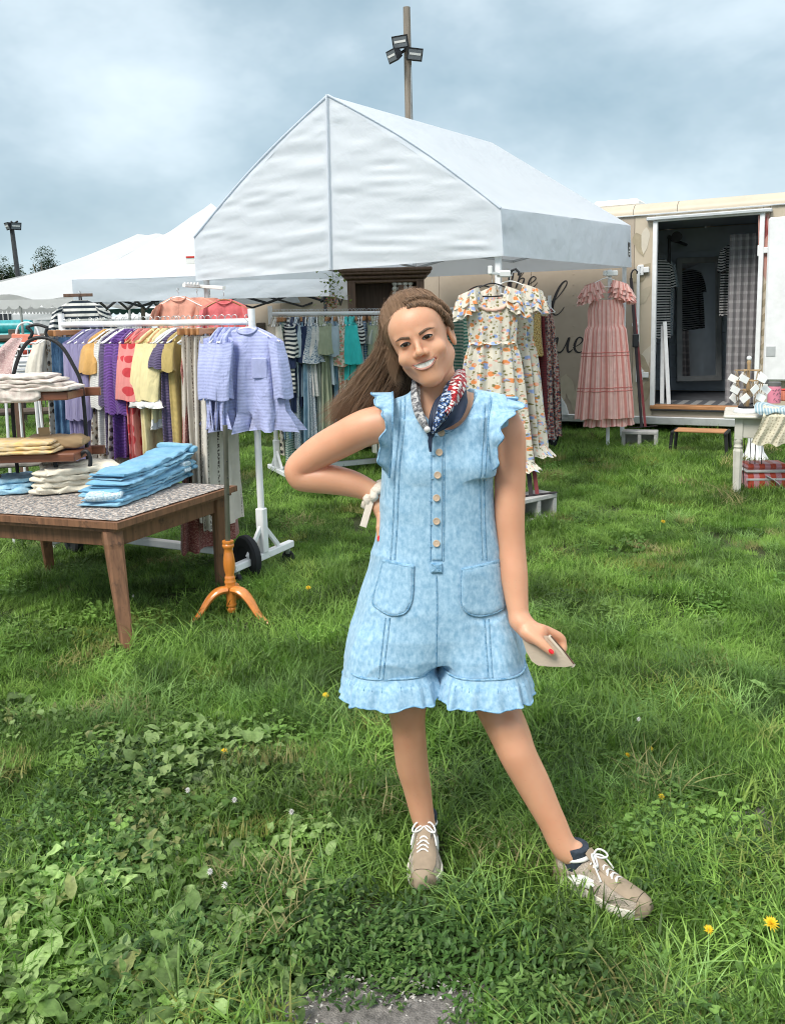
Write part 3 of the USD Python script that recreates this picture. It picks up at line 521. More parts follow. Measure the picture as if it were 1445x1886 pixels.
t2 = Thing('popup_tent', 'second white pop-up tent behind the front canopy at left', 'tent', (-4.0, 10.4, 0))
c2 = [at(132, 515, 10.4), at(604, 500, 10.4)]; c2[1][2] = c2[0][2]; c2 += [c2[1] + [0.15, 3.05, 0], c2[0] + [0.15, 3.05, 0]]; pk = at(388, 374, 11.9)
for k in range(4):
    a_, b_ = c2[k], c2[(k + 1) % 4]; nu, nv = 36, 36; u, v = np.meshgrid(np.linspace(0, 1, nu), np.linspace(0, 1, nv), indexing='ij')
    G = a_ + (b_ - a_) * (u * (1 - v) + .5 * v)[..., None]; G = G + (pk - (a_ + b_) / 2) * v[..., None]; G[..., 2] -= .42 * (v * (1 - v)) * (1 - .35 * np.abs(2 * u - 1)); G[..., 2] += (meshkit.noise(G * [3, 3, 5], k) - .5) * .03 * (v < .97)
    t2.part('roof_panel', strip(G), 'white_canvas', smooth=True); t2.part('valance', sheet(a_ - [0, 0, .27], b_ - [0, 0, .27], b_, a_, 60, 12, .03, 1.2, 5, 11 + k, 0, False), 'cool_canvas', smooth=True)
    i_ = (np.mean(c2, 0) - a_) * [1, 1, 0]; i_ = i_ / np.linalg.norm(i_) * .08; t2.part('leg', box([a_[0] + i_[0], a_[1] + i_[1], a_[2] / 2], (.04, .04, a_[2] - .05), 0, .006), 'black_plastic' if k < 2 else 'grey_pole')
    j_ = (np.mean(c2, 0) - (a_ + b_) / 2) * [1, 1, 0] * .07
    for f0, f1 in ((.02, .25), (.25, .5), (.5, .75), (.75, .98)):
        P0, P1 = a_ + (b_ - a_) * f0 + j_, a_ + (b_ - a_) * f1 + j_; t2.part('truss_bar', beam(P0 - [0, 0, .10], P1 - [0, 0, .33], .02, .03), 'black_plastic'); t2.part('truss_bar', beam(P0 - [0, 0, .33], P1 - [0, 0, .10], .02, .03), 'black_plastic')
tg = at(350, 478, 10.3); t2.part('maker_tag', box(tg, (.10, .012, .10), 0, .002), 'white_plastic'); mat('tag_red', (.6, .05, .04), .6); t2.part('tag_stripe', box(tg + [0, -.008, .03], (.10, .008, .02), 0, .001), 'tag_red')

pt = Thing('pole_tent', 'very large white pole tent with scalloped valance far behind at left', 'tent', (-3.5, 23, 0))
ez = at(20, 552, 23)[2]; y0, y1, x0, x1 = 23.0, 38.0, -12.6, 4.6; R0, R1 = at(253, 432, 30.5), np.array([1.2, 30.5, at(253, 432, 30.5)[2] - .05])
E4 = [np.array([x0, y0, ez]), np.array([x1, y0, ez]), np.array([x1, y1, ez]), np.array([x0, y1, ez])]
def drape(a_, b_, c_, d_, nu, nv, seed):
    u, v = np.meshgrid(np.linspace(0, 1, nu), np.linspace(0, 1, nv), indexing='ij'); G = (a_ * ((1 - u) * (1 - v))[..., None] + b_ * (u * (1 - v))[..., None] + c_ * (u * v)[..., None] + d_ * ((1 - u) * v)[..., None])
    G[..., 2] -= .75 * v * (1 - v) * (1 + .6 * np.abs(2 * u - 1)); f = u * 7; G[..., 2] += .16 * (1 - v) * np.abs(np.cos(np.pi * f)) ** 4 + (meshkit.noise(np.stack([u * 30, v * 6, u * 0 + seed], -1)) - .5) * .09; return strip(G)
for k, (a_, b_, c_, d_) in enumerate(((E4[0], E4[1], R1, R0), (E4[2], E4[3], R0, R1), (E4[3], E4[0], R0, R0 + [0, .02, 0]), (E4[1], E4[2], R1 + [0, .02, 0], R1))):
    pt.part('roof_panel', drape(a_, b_, c_, d_, 80, 30, k), 'far_canvas', smooth=True)
    n = 60 if k < 2 else 50; u = np.linspace(0, 1, n * 4 + 1); s_ = np.abs(np.sin(np.pi * u * n)) ** .5 * .09; top = a_ + (b_ - a_) * u[:, None]; bot = top - np.stack([u * 0, u * 0, .16 + s_], 1)
    pt.part('scalloped_valance', strip(np.stack([top, bot], 1)), 'green_canvas' if k == 1 else 'far_canvas')
for x in np.linspace(x0, x1, 7):
    for y in (y0, y1): pt.part('side_pole', bar((x, y + .05, 0), (x, y + .05, ez), .035, 8), 'grey_pole')
for x in (R0[0], R1[0]): pt.part('centre_pole', bar((x, 30.5, 0), (x, 30.5, R0[2] - .05), .07, 10), 'pole_wood')
pt.part('guy_rope', bar((x0 + 4.3, y0, ez - .1), (x0 + 3.2, y0 - 2.2, 0), .02, 6), 'far_canvas'); pt.part('guy_rope', bar((x0 + 7.2, y0, ez - .1), (x0 + 5.9, y0 - 2.0, 0), .02, 6), 'far_canvas')

def small_tent(px0, px1, Y, lab, mt='far_canvas', zt=None, walls=True, zp=.75):
    a_, b_ = at(px0, 600, Y), at(px1, 600, Y); w = b_[0] - a_[0]; e = 2.25; t = Thing('market_tent', lab, 'tent', ((a_[0] + b_[0]) / 2, Y + w / 2, 0), group=None, local=True); h = w / 2
    c = [np.array(v) for v in ((-h, -h, e), (h, -h, e), (h, h, e), (-h, h, e))]; pk_ = np.array([0, 0, e + w * .26 * zp / .75])
    t.part('roof', join(*[sheet(c[k], c[(k + 1) % 4], pk_, pk_, 10, 10, .03, 1, 1, k) for k in range(4)]), mt, smooth=True)
    for k in range(4): t.part('valance', sheet(c[k] - [0, 0, .28], c[(k + 1) % 4] - [0, 0, .28], c[(k + 1) % 4], c[k], 12, 4, .03, 1, 2, k), mt, smooth=True); t.part('leg', bar((*c[k][:2] * .98, 0), (*c[k][:2] * .98, e), .03, 6), 'grey_pole')
    if walls: t.part('side_wall', sheet((-h * .97, -h * .97, .05), (h * .97, -h * .97, .05), (h * .97, -h * .97, e - .28), (-h * .97, -h * .97, e - .28), 40, 6, .09, 5, .3, 3, 0, False), mt, smooth=True); t.part('side_wall', sheet((h * .97, h * .97, .05), (-h * .97, h * .97, .05), (-h * .97, h * .97, e - .28), (h * .97, h * .97, e - .28), 40, 6, .06, 5, .3, 4, 0, False), mt, smooth=True)
small_tent(22, 115, 40, 'white market tent with a pale wall between the bus and the striped shirt')
small_tent(255, 312, 62, 'plain white market tent seen above the middle of the front rack', walls=False, zp=1.3); small_tent(200, 262, 75, 'distant white market tent behind the person in dark clothes'); small_tent(312, 372, 70, 'distant white market tent behind the coral tops')
small_tent(423, 492, 42, 'pale blue market tent with white walls behind the rack posts', 'blue_canvas'); small_tent(498, 590, 40, 'wide white market tent behind the rust coloured sign'); small_tent(596, 690, 44, 'white market tent behind the hutch and the hanging flowers')
small_tent(150, 205, 90, 'tiny white market tent furthest away left of the person'); small_tent(-110, 5, 60, 'white market tent behind the parked bus')

# ================================================================ trailer (local: x along the side, y away from the viewer, z up)
T0 = np.array([2.95, 11.15, 0.0]); TRZ = math.radians(-27.98); TX = np.array([math.cos(TRZ), math.sin(TRZ), 0]); TY = np.array([-TX[1], TX[0], 0])
def wall(px, py, off=0.0):
    """Pixel to trailer-side coordinates (x along the side, z)."""
    d = ray(px, py); o = np.array([0, 0, EYE]); k = ((T0 + TY * off - o) @ TY) / (d @ TY); p = o + d * k; return np.array([(p - T0) @ TX, p[2]])
mat('taupe_panel', (0.40, 0.335, 0.265), 0.45, 0.06, vs=3, dirt=0.12); mat('tan_print', (0.47, 0.41, 0.31), 0.5, 0.12); mat('tan_panel', (0.50, 0.43, 0.33), 0.45, 0.06, vs=3, dirt=.12); mat('olive_print', (0.36, 0.305, 0.21), 0.5, 0.25); mat('pink_print', (0.45, 0.20, 0.165), 0.5, 0.4, vs=5, col2=(.40, .26, .22)); mat('red_print', (0.30, 0.06, 0.055), .5, .4)
mat('pale_print', (0.56, 0.51, 0.42), 0.5, 0.1); mat('letter_ink', (0.03, 0.028, 0.03), 0.5, 0.1); mat('interior_wall', (0.42, 0.47, 0.52), 0.7, 0.1); mat('interior_dark', (0.07, 0.075, 0.085), .7, .3); mat('alu', (0.62, 0.63, 0.63), 0.35, 0.15, metal=.6)
mat('mirror_glass', (0.8, 0.82, 0.84), 0.03, 0.0, metal=1.0); mat('frame_grey', (0.25, 0.26, 0.26), .6, .2); wood('sill_wood', (0.42, 0.20, 0.085), .6, axis=(.1, 1, 1))
cloth('curtain_cloth', (0.27, 0.26, 0.27), 'hstripe', (0.36, 0.35, 0.36), s=3, width=.15); cloth('rug_plaid', (0.04, 0.042, 0.05), 'gingham', (0.45, 0.44, 0.42), s=1.9)
tr = Thing('boutique_trailer', 'taupe clothing trailer with painted leaves, script lettering and an open side door', 'trailer', T0, TRZ, local=True)
dl, dr = wall(1207, 600)[0], wall(1392, 600)[0]; dt, db = wall(1300, 402)[1], wall(1300, 748)[1]; zt, zb = wall(1300, 390)[1] + .02, wall(1240, 768)[1]; x0, x1, dep = -6.6, 4.2, 2.35; zr = wall(1300, 362)[1]
def panel(xa, xb, za, zc, m='taupe_panel', y=0.0): tr.part('side_panel', box(((xa + xb) / 2, y + .02, (za + zc) / 2), (xb - xa - .004, .04, zc - za), 0, .003), m)
for k in range(5):
    a_ = x0 + (wall(1165, 600)[0] - x0) * k / 5; panel(a_, x0 + (wall(1165, 600)[0] - x0) * (k + 1) / 5, zb, zt)
panel(wall(1165, 600)[0], dl - .03, zb, zt, 'tan_panel'); panel(dr + .03, wall(1409, 600)[0], zb, zt, 'tan_panel'); panel(wall(1409, 600)[0], x1, zb, zt, 'tan_panel'); panel(dl - .03, dr + .03, dt + .03, zt, 'tan_panel'); panel(dl - .03, dr + .03, zb, db - .05)
def roofline(nx=2):
    prof = [(0.0, zt)] + [(.20 * (1 - math.cos(a)), zt + .02 + (zr - zt - .02) * math.sin(a)) for a in np.linspace(.05, math.pi / 2, 8)] + [(dep / 2, zr + .05)] + [(dep - y, z) for y, z in [(.20 * (1 - math.cos(a)), zt + .02 + (zr - zt - .02) * math.sin(a)) for a in np.linspace(math.pi / 2, .05, 8)]] + [(dep, zt)]
    return prof
for a_, b_ in ((x0, wall(1165, 400)[0]), (wall(1165, 400)[0], wall(1246, 380)[0]), (wall(1246, 380)[0], x1)):
    pr = roofline(); tr.part('roof_panel', strip(np.array([[(x, y, z) for y, z in pr] for x in (a_ + .003, b_ - .003)])), 'tan_panel', smooth=40)
tr.part('drip_rail', box(((x0 + x1) / 2, -.012, zt), (x1 - x0, .03, .018), 0, .004), 'alu'); tr.part('roof_vent', box((wall(1110, 380)[0], .9, zr + .09), (.6, .5, .1), 0, .03), 'white_plastic')
tr.part('bottom_rail', box(((x0 + x1) / 2, -.02, zb - .045), (x1 - x0, .08, .10), 0, .008), 'alu'); tr.part('end_wall', box((x0 + .02, dep / 2, (zb + zt) / 2), (.04, dep, zt - zb), 0, .004), 'taupe_panel'); tr.part('end_wall', box((x1 - .02, dep / 2, (zb + zt) / 2), (.04, dep, zt - zb), 0, .004), 'taupe_panel'); tr.part('far_side', box(((x0 + x1) / 2, dep - .02, (zb + zt) / 2), (x1 - x0, .04, zt - zb), 0, .004), 'taupe_panel')
# rivets down the panel joints
for px in (1055, 940, 790):
    for k in range(14): x, z = wall(px, 505 + k * 19); tr.part('rivet', move(ball((x, -.002, z), (.008, .004, .008), 1)), 'taupe_panel')
# painted leaves and flowers on the side
def decal(name, pts, m, y=-.0015): tr.part(name, move(prism([(x, z) for x, z in pts], .003), rx=math.pi / 2, t=(0, y, 0)), m, smooth=False)
def leafshape(px, py, dx, dy, wd, m, y=-.0015):
    t = np.linspace(0, 1, 12); ax = np.stack([px + dx * t, py + dy * t], 1); L = math.hypot(dx, dy); nn = np.array([-dy, dx]) / L; w = wd * np.sin(np.pi * t ** .8) * (1 + .15 * np.sin(9 * t)); P = np.vstack([ax + nn * w[:, None], (ax - nn * w[:, None])[-2:0:-1]]); decal('painted_leaf', [wall(*p) for p in P], m, y)
for i, a in enumerate([(1170, 428, 14, 44, 11, 'olive_print'), (1190, 418, -6, 50, 8, 'pale_print'), (1165, 520, 32, -36, 12, 'olive_print'), (1172, 560, 26, -34, 10, 'tan_print'), (1168, 705, 30, -70, 13, 'pale_print'), (1172, 650, 24, 40, 8, 'olive_print'), (1176, 745, 22, -50, 10, 'olive_print'), (1066, 770, 16, -90, 20, 'tan_print'), (1020, 748, 22, -60, 14, 'tan_print'), (1040, 690, 18, 60, 10, 'tan_print')]): leafshape(*a, y=-.0015 - .0004 * i)
for k in range(7):
    leafshape(1399, 540 + k * 26, 13, -20 + k, 4.5, 'olive_print', -.002 - .0003 * k); leafshape(1400, 552 + k * 26, -5, -18, 3.5, 'pale_print', -.0045 - .0003 * k)
decal('painted_flower', [wall(*p) for p in ((1395, 397), (1416, 393), (1420, 500), (1412, 522), (1402, 500), (1396, 470))], 'pink_print', -.002); decal('painted_flower', [wall(*p) for p in ((1398, 400), (1411, 398), (1414, 430), (1404, 445), (1397, 425))], 'red_print', -.0035)
# script lettering: thick and thin brush strokes
def stroke(pts, w, n=40):
    P = spline([wall(*p) for p in pts], n); T = np.gradient(P, axis=0); T /= np.linalg.norm(T, axis=1, keepdims=True); W = np.interp(np.linspace(0, 1, n), np.linspace(0, 1, len(w)), w)[:, None] * .0105; N = np.stack([-T[:, 1], T[:, 0]], 1); A, B = P + N * W / 2, P - N * W / 2
    f = lambda Q, y: np.stack([Q[:, 0], np.full(n, y), Q[:, 1]], 1)
    return loft(np.stack([f(A, -.001), f(B, -.001), f(B, -.004), f(A, -.004)], 1))
def letter(*ss): tr.part('letter', join(*[stroke(*s) for s in ss]), 'letter_ink', smooth=False)
letter(([(920, 505), (935, 497), (952, 496), (972, 494)], [.8, 1.6, 1.4, .6]), ([(946, 496), (943, 510), (938, 526), (930, 530)], [1.2, 2.6, 2.4, .8]))                                  # T
letter(([(956, 512), (964, 500), (966, 493), (960, 500), (954, 516), (949, 530)], [.6, .8, 1.0, 2.0, 2.4, 2.0]), ([(951, 524), (958, 513), (964, 513), (962, 523), (964, 529), (970, 525)], [.7, 1.0, 2.0, 2.4, 1.4, .6]))  # h
letter(([(972, 524), (980, 519), (986, 512), (981, 509), (974, 517), (973, 526), (979, 529), (989, 520)], [.6, .8, 1.6, 1.2, 2.4, 2.2, 1.2, .6]))  # e
letter(([(858, 556), (855, 545), (868, 531), (888, 526), (902, 530), (908, 542), (902, 556)], [2.0, 1.5, 1.4, 1.4, 1.8, 3.2, 3.4]))                  # a large capital's swash behind the dresses
letter(([(1004, 570), (1000, 562), (1008, 552), (1016, 556), (1014, 572), (1004, 576)], [2.2, 2.0, 1.2, 1.6, 2.6, 2.0]), ([(1014, 560), (1028, 545), (1043, 522), (1042, 517), (1034, 522), (1020, 550), (1016, 572), (1021, 580), (1030, 576), (1038, 565)], [.8, .9, 1.4, 1.4, 2.4, 3.6, 3.6, 2.0, 1.2, .7]))  # d
letter(([(1022, 624), (1026, 622), (1023, 634), (1022, 645), (1030, 649), (1040, 636), (1046, 622)], [1.2, 2.6, 3.4, 3.0, 1.6, 1.2, 1.6]), ([(1048, 621), (1044, 637), (1046, 648), (1054, 643)], [2.4, 3.4, 2.8, .8]))  # u
letter(([(1054, 640), (1066, 634), (1072, 625), (1066, 621), (1058, 632), (1058, 644), (1066, 649), (1078, 640)], [.8, 1.0, 2.0, 1.6, 3.2, 3.0, 1.4, .7]))  # e
# wheels with an arch
wx = wall(1000, 700)[0]; wz = .36
for k in (0, 1):
    c_ = (wx - .28 - k * .86, .11, wz); W = tr.part('wheel', move(lathe([(.02, -.10), (.30, -.10), (.345, -.07), (.36, 0), (.345, .07), (.30, .10), (.02, .10)], 28), rx=math.pi / 2, t=c_), 'rubber'); tr.part('hub', move(lathe([(.01, .005), (.14, .02), (.19, 0), (.19, -.03)], 20), rx=math.pi / 2, t=(c_[0], c_[1] - .11, c_[2])), 'steel', parent=W)
ax = np.array([(wx - .71 + .98 * math.cos(a), zb - .06 + .62 * math.sin(a)) for a in np.linspace(0, math.pi, 24)]); tr.part('wheel_arch', loft(np.stack([np.stack([ax[:, 0] * 1 + dx * (ax[:, 0] - wx + .71) , np.full(24, y), ax[:, 1] + dx * (ax[:, 1] - zb)], 1) for y, dx in ((-.001, 0), (-.06, 0), (-.06, .09), (-.001, .09))], 1)), 'white_paint'); tr.part('wheel_well', move(prism([tuple(p) for p in ax], .004), rx=math.pi / 2, t=(0, -.0012, 0)), 'rubber', smooth=False)
# door frame, room inside
for xx in (dl - .025, dr + .025): tr.part('door_frame', box((xx, -.012, (dt + db) / 2), (.055, .07, dt - db + .05), 0, .006), 'white_paint')
tr.part('door_frame', box(((dl + dr) / 2, -.012, dt + .03), (dr - dl + .10, .07, .06), 0, .006), 'white_paint'); tr.part('awning_rail', box(((dl + dr) / 2, -.04, zt - .06), (dr - dl + .26, .09, .045), 0, .01), 'alu'); tr.part('door_sill', box(((dl + dr) / 2 - .05, .03, db - .02), (dr - dl, .16, .05), 0, .006), 'sill_wood'); tr.part('door_sill', box(((dl + dr) / 2 - .05, -.035, db - .055), (dr - dl - .02, .05, .02), 0, .004), 'black_plastic')
tr.part('floor_boards', box(((dl + dr) / 2, dep / 2, db - .03), (3.6, dep - .1, .03), 0, 0), 'interior_dark'); tr.part('inner_wall', box(((dl + dr) / 2, dep - .10, (db + zt) / 2), (3.6, .03, zt - db), 0, 0), 'interior_wall'); tr.part('inner_wall', box((dl - .55, dep / 2, (db + zt) / 2), (.03, dep - .2, zt - db), 0, 0), 'interior_wall'); tr.part('inner_wall', box((dr + .4, dep / 2, (db + zt) / 2), (.03, dep - .2, zt - db), 0, 0), 'interior_wall'); tr.part('inner_ceiling', box(((dl + dr) / 2, dep / 2, zt + .03), (3.6, dep - .1, .03), 0, 0), 'interior_wall')
for k in range(12): tr.part('plank', box(((dl + dr) / 2, dep - .121, db + .1 + k * .17), (3.4, .012, .155), 0, .004), 'interior_wall')
def inside(px, py, y): return wall(px, py, y)
ax_, az_ = inside(1255, 475, dep - .2); bx_, bz_ = inside(1333, 700, dep - .2); mir = Thing('mirror', 'tall framed mirror leaning inside the trailer', 'mirror', T0 + TX * (ax_ + bx_) / 2 + TY * (dep - .46), TRZ + .42, local=True); lean = lambda m: move(move(m, (0, 0, -bz_)), (0, 0, bz_), rx=-.10); w_, h_ = bx_ - ax_, az_ - bz_
mir.part('glass', lean(box((0, 0, bz_ + h_ / 2), (w_ - .1, .012, h_ - .1), 0, 0)), 'mirror_glass')
for xx in (-w_ / 2 + .04, w_ / 2 - .04): mir.part('frame_piece', lean(box((xx, -.012, bz_ + h_ / 2), (.08, .04, h_), 0, .008)), 'frame_grey')
for zz in (bz_ + .04, az_ - .04): mir.part('frame_piece', lean(box((0, -.014, zz), (w_, .04, .08), 0, .008)), 'frame_grey')
px_, pz_ = inside(1232, 437, .9); pr_ = Thing('pipe_rack', 'black iron pipe clothes rack inside the trailer door', 'clothes rack', T0 + TX * px_ + TY * .9, TRZ, local=True)
pr_.part('upright', bar((0, 0, db), (0, 0, pz_), .022, 10), 'black_iron'); pr_.part('elbow', ball((0, 0, pz_), .034, 1), 'black_iron'); pr_.part('rail', bar((0, 0, pz_ - .02), (.02, 1.2, pz_ - .02), .022, 10), 'black_iron'); pr_.part('flange', move(lathe([(.01, 0), (.07, 0), (.07, .02), (.03, .05), (.01, .05)], 16), rx=-math.pi / 2, t=(.1, -.05, pz_ + .0)), 'black_iron'); pr_.part('rail', bar((0, 0, pz_ - .62), (-.6, .02, pz_ - .62), .018, 10), 'black_iron')
cx_, cz_ = inside(1378, 430, .5); u = np.linspace(0, 1, 60); cu = Thing('curtain', 'grey patterned curtain inside the trailer doorway', 'curtain', T0 + TX * cx_ + TY * .5, TRZ, local=True)
G = np.stack([np.stack([-.22 + .44 * u, .035 * np.sin(u * 34) * (1 + .3 * t), np.full(60, cz_ + (db - cz_) * t)], 1) for t in np.linspace(0, 1, 12)]); uvc = np.stack([np.tile(u * .6, 12), np.repeat(np.linspace(0, 2, 12), 60)], 1); cu.part('drape', strip(G), 'curtain_cloth', smooth=True, uv=uvc)
rgx = (dl + dr) / 2 - .05; rug = single('rug', move(box((rgx, .38, db - .008), (1.05, .6, .014), 0, 0), (0, 0, 0)), 'interior_dark'); stage.RemovePrim(rug.GetPath())
R_rug = Thing('doorway_rug', 'black and cream plaid rug just inside the trailer door', 'rug', T0 + TX * rgx + TY * .38, TRZ, local=True)
gxx, gyy = np.meshgrid(np.linspace(-.55, .55, 12), np.linspace(-.28, .3, 8), indexing='ij'); R_rug.part('weave', strip(np.stack([gxx, gyy, np.full(gxx.shape, db + .004)], -1)), 'rug_plaid', smooth=True, uv=np.stack([gxx.ravel(), gyy.ravel()], 1))
# hinges, latch bar, the open door leaf
for px, py in ((1184, 497), (1183, 690), (1405, 461)):
    x, z = wall(px, py); H_ = tr.part('hinge', join(box((x - .03, -.02, z), (.07, .03, .13), 0, .006), box((x + .04, -.03, z), (.07, .04, .07), 0, .006)), 'white_paint'); tr.part('bolt', join(*[ball((x - .03, -.037, z + d), .008, 1) for d in (-.04, .04)]), 'alu', parent=H_)
bx1, bz1 = wall(1176, 490); bx2, bz2 = wall(1174, 702); tr.part('latch_bar', bar((bx1, -.05, bz1), (bx2, -.05, bz2), .02, 8), 'white_paint'); tr.part('latch_handle', join(bar((bx1, -.05, (bz1 + bz2) / 2), (bx1 - .03, -.07, (bz1 + bz2) / 2 - .22), .018, 8), box((bx1 - .02, -.06, (bz1 + bz2) / 2 + .0), (.08, .05, .05), 0, .01)), 'white_paint')
ox, oz = wall(1416, 402); ox2, oz2 = wall(1414, 700); lf = tr.part('door_leaf', box((ox + .5, -.10, (oz + oz2) / 2), (1.0, .05, oz - oz2), 0, .02), 'white_paint', label='open white door leaf folded back against the trailer side'); tr.part('scuff_plate', box((ox + .08, -.128, oz2 + .35), (.10, .006, .12), 0, .002), 'alu', parent=lf)
ld = Thing('folded_ladder', 'white wooden board leaning inside the left edge of the trailer doorway', 'board', T0 + TX * (dl + .07) + TY * .2, TRZ, local=True); ld.part('board', beam((-.02, .1, db + 1.05), (.08, -.05, db + .0), .05, .02), 'white_paint'); ld.part('board', beam((-.05, .14, db + 1.0), (-.01, -.02, db + .0), .05, .02), 'white_paint')
# tie-down straps from the tent corner, blocks, step
mat('strap_black', (.03, .022, .025), .7, .3); mat('strap_red', (.22, .04, .045), .7, .3)
def block(px, py, rz, lab):
    g = gr(px, py); L, W, H = .40, .20, .19; t = Thing('concrete_block', lab, 'block', g, rz, local=True)
    for x in (-L / 2 + .018, 0, L / 2 - .018): t.part('web', box((x, 0, H / 2), (.035, W - .07, H - .004), 0, .004), 'concrete')
    for y in (-W / 2 + .018, W / 2 - .018): t.part('face_shell', box((0, y, H / 2), (L, .035, H), 0, .006), 'concrete')
    return t
def block2(px, py, rz, lab):
    """A hollow block lying on its side: cores face the viewer."""
    g = gr(px, py); L, W, H = .40, .20, .20; t = Thing('concrete_block', lab, 'block', g, rz, local=True)
    for z in (.018, H - .018): t.part('face_shell', box((0, 0, z), (L, W, .036), 0, .006), 'concrete')
    for x in (-L / 2 + .02, 0, L / 2 - .02): t.part('web', box((x, 0, H / 2), (.04, W - .006, H - .072), 0, .004), 'concrete')
    t.part('core_back', box((0, W / 2 - .02, H / 2), (L - .06, .02, H - .074), 0, 0), 'concrete'); return t
g1, g2 = gr(978, 962), gr(1176, 826)
b1 = block2(975, 958, math.radians(38), 'concrete block strapped to the front tent leg beside the floral dresses'); bl_top = .2
b2 = block2(1177, 824, math.radians(-20), 'concrete block strapped to the tent leg beside the striped pink dress')
def strap(name, lab, top, blk, hookdir):
    t = Thing(name, lab, 'strap', top); b = np.array([blk[0], blk[1], .205]); t.part('hook', tube(top + np.array([(0, 0, .00), (0, 0, .05), (.02, 0, .09), (.05, 0, .10), (.075, 0, .075), (.07, 0, .05)]) * 1.0, .010, 7), 'black_plastic', smooth=True)
    mid = top + (b - top) * .42; t.part('webbing', beam(top, b, .035, .005, up=(0, 1, 0)), 'strap_black'); t.part('ratchet', box(mid, (.07, .05, .16), 0, .01), 'black_plastic'); t.part('webbing', beam(b + [.21, .09, .002], b + [-.21, -.09, .002], .035, .005), 'strap_black'); t.part('webbing', beam(top + [.03, 0, -.2], b + [.05, .02, 0], .03, .004, up=(0, 1, 0)), 'strap_red')
strap('tie_down_strap', 'black tie-down strap hooked on the tent corner above the floral dresses', at(937, 520, 6.72), g1 + [0, .02, 0], 1)
strap('tie_down_strap', 'black tie-down strap running down right of the striped pink dress', at(1161, 512, 10.45), gr(1180, 818), 1)
st0 = gr(1288, 838); stp = Thing('step_stool', 'low black folding step with wooden slats under the trailer door', 'step', st0, TRZ, local=True)
for k in range(4): stp.part('slat', box((0, -.10 + k * .075, .27), (.52, .045, .018), 0, .004), 'sill_wood')
for x in (-.27, .27): stp.part('side_rail', box((x, 0, .262), (.03, .36, .03), 0, .005), 'black_iron')
for x in (-.28, .28):
    for y in (-.15, .15): stp.part('leg', beam((x * .98, y * .95, .26), (x * 1.05, y * 1.15, 0), .03, .03), 'black_iron')

# ================================================================ background
def floodlight(t, p, dirn, s=1.0, el=-.35):
    d = np.array([math.cos(dirn) * math.cos(el), math.sin(dirn) * math.cos(el), math.sin(el)]); r = np.array([-math.sin(dirn), math.cos(dirn), 0]); u = np.cross(d, r) * -1; R = lambda a, b, c: p + d * a * s + r * b * s + u * c * s
    H_ = t.part('floodlight', hull([R(-.10, b, c) for b in (-.09, .09) for c in (-.06, .06)] + [R(.08, b, c) for b in (-.17, .17) for c in (-.12, .12)]), 'black_plastic'); t.part('lens', hull([R(a, b, c) for a in (.082, .09) for b in (-.14, .14) for c in (-.09, .09)]), 'lens_grey', parent=H_); t.part('reflector_bar', hull([R(a, b, c) for a in (.091, .095) for b in (-.12, .12) for c in (-.03, .01)]), 'white_plastic', parent=H_)
    t.part('bracket', bar(p - d * .12 * s, p - d * .3 * s + u * -.05 * s, .03 * s, 6), 'black_iron')
mat('dark_metal', (.05, .052, .055), .5, .3); mat('lens_grey', (.16, .18, .2), .2, .1)
p0, p1 = at(748, 13, 15.5), at(752, 240, 15.5); base = np.array([p1[0] + .0, 15.5, 0]); po = Thing('light_pole', 'tall weathered wooden pole with three floodlights rising behind the canopy', 'pole', base)
po.part('shaft', tube(np.array([base, (p0 + base) / 2, p0]), [.085, .075, .062], 14), 'pole_wood', smooth=30)
for k, (x, y, a) in enumerate(((739, 76, -2.0), (727, 101, -2.6), (760, 99, -1.15))): floodlight(po, at(x, y, 15.35), a, .86)
po.part('conduit', bar(at(756, 120, 15.42), at(757, 230, 15.42), .012, 6), 'steel')
q0, q1 = at(21, 418, 45), at(34, 520, 45); qb = q1 + (q1 - q0) * (q1[2] / (q0[2] - q1[2])); po2 = Thing('light_pole', 'distant grey pole with two floodlights above the big tent at far left', 'pole', qb)
po2.part('shaft', tube([qb, q0], [.15, .11], 10), 'dark_metal', smooth=30); floodlight(po2, at(17, 415, 44.7), -2.4, 1.6); floodlight(po2, at(27, 415, 44.7), -.8, 1.6)
def tree(px, py, Y, rx, rz, lab, seed):
    c = at(px, py, Y); r = np.random.default_rng(seed); t = Thing('broadleaf_tree', lab, 'tree', (c[0], Y, 0), group=None); t.part('trunk', tube([(c[0], Y, 0), (c[0] + .2, Y, c[2] * .5), (c[0], Y, c[2])], [.4, .3, .12], 8), 'pole_wood', smooth=True)
    for k in range(4): a = k * 1.6; t.part('limb', tube([(c[0], Y, c[2] * .55), c + np.array([math.cos(a) * rx * .6, math.sin(a) * rx * .6, rz * .3])], [.15, .05], 6), 'pole_wood')
    M = []; lob = [(r.normal(0, .45, 3) * [rx, rx, rz], r.uniform(.35, .6)) for _ in range(9)]
    for k in range(2600):
        o, s = lob[k % 9]; v = r.normal(size=3); v /= np.linalg.norm(v); p = o + v * s * np.array([rx, rx, rz]) * r.uniform(.55, 1.05); l = rx * .10; M.append(move(leaf(l, l * .7, r.uniform(0, 6.28), r.uniform(-.6, .9), .3, 2), p + c))
    t.part('crown', join(*M), 'tree_green')
tree(82, 494, 80, 1.7, 1.4, 'dark green tree top showing just above the big tent roof', 1); tree(12, 516, 70, 1.6, 1.4, 'dark green tree at the left edge below the floodlight pole', 2); tree(-40, 512, 78, 2.4, 2.0, 'dark green tree beyond the left edge behind the big tent', 3); tree(38, 520, 90, 1.8, 1.2, 'small dark tree between the floodlight pole and the big tent roof', 4)
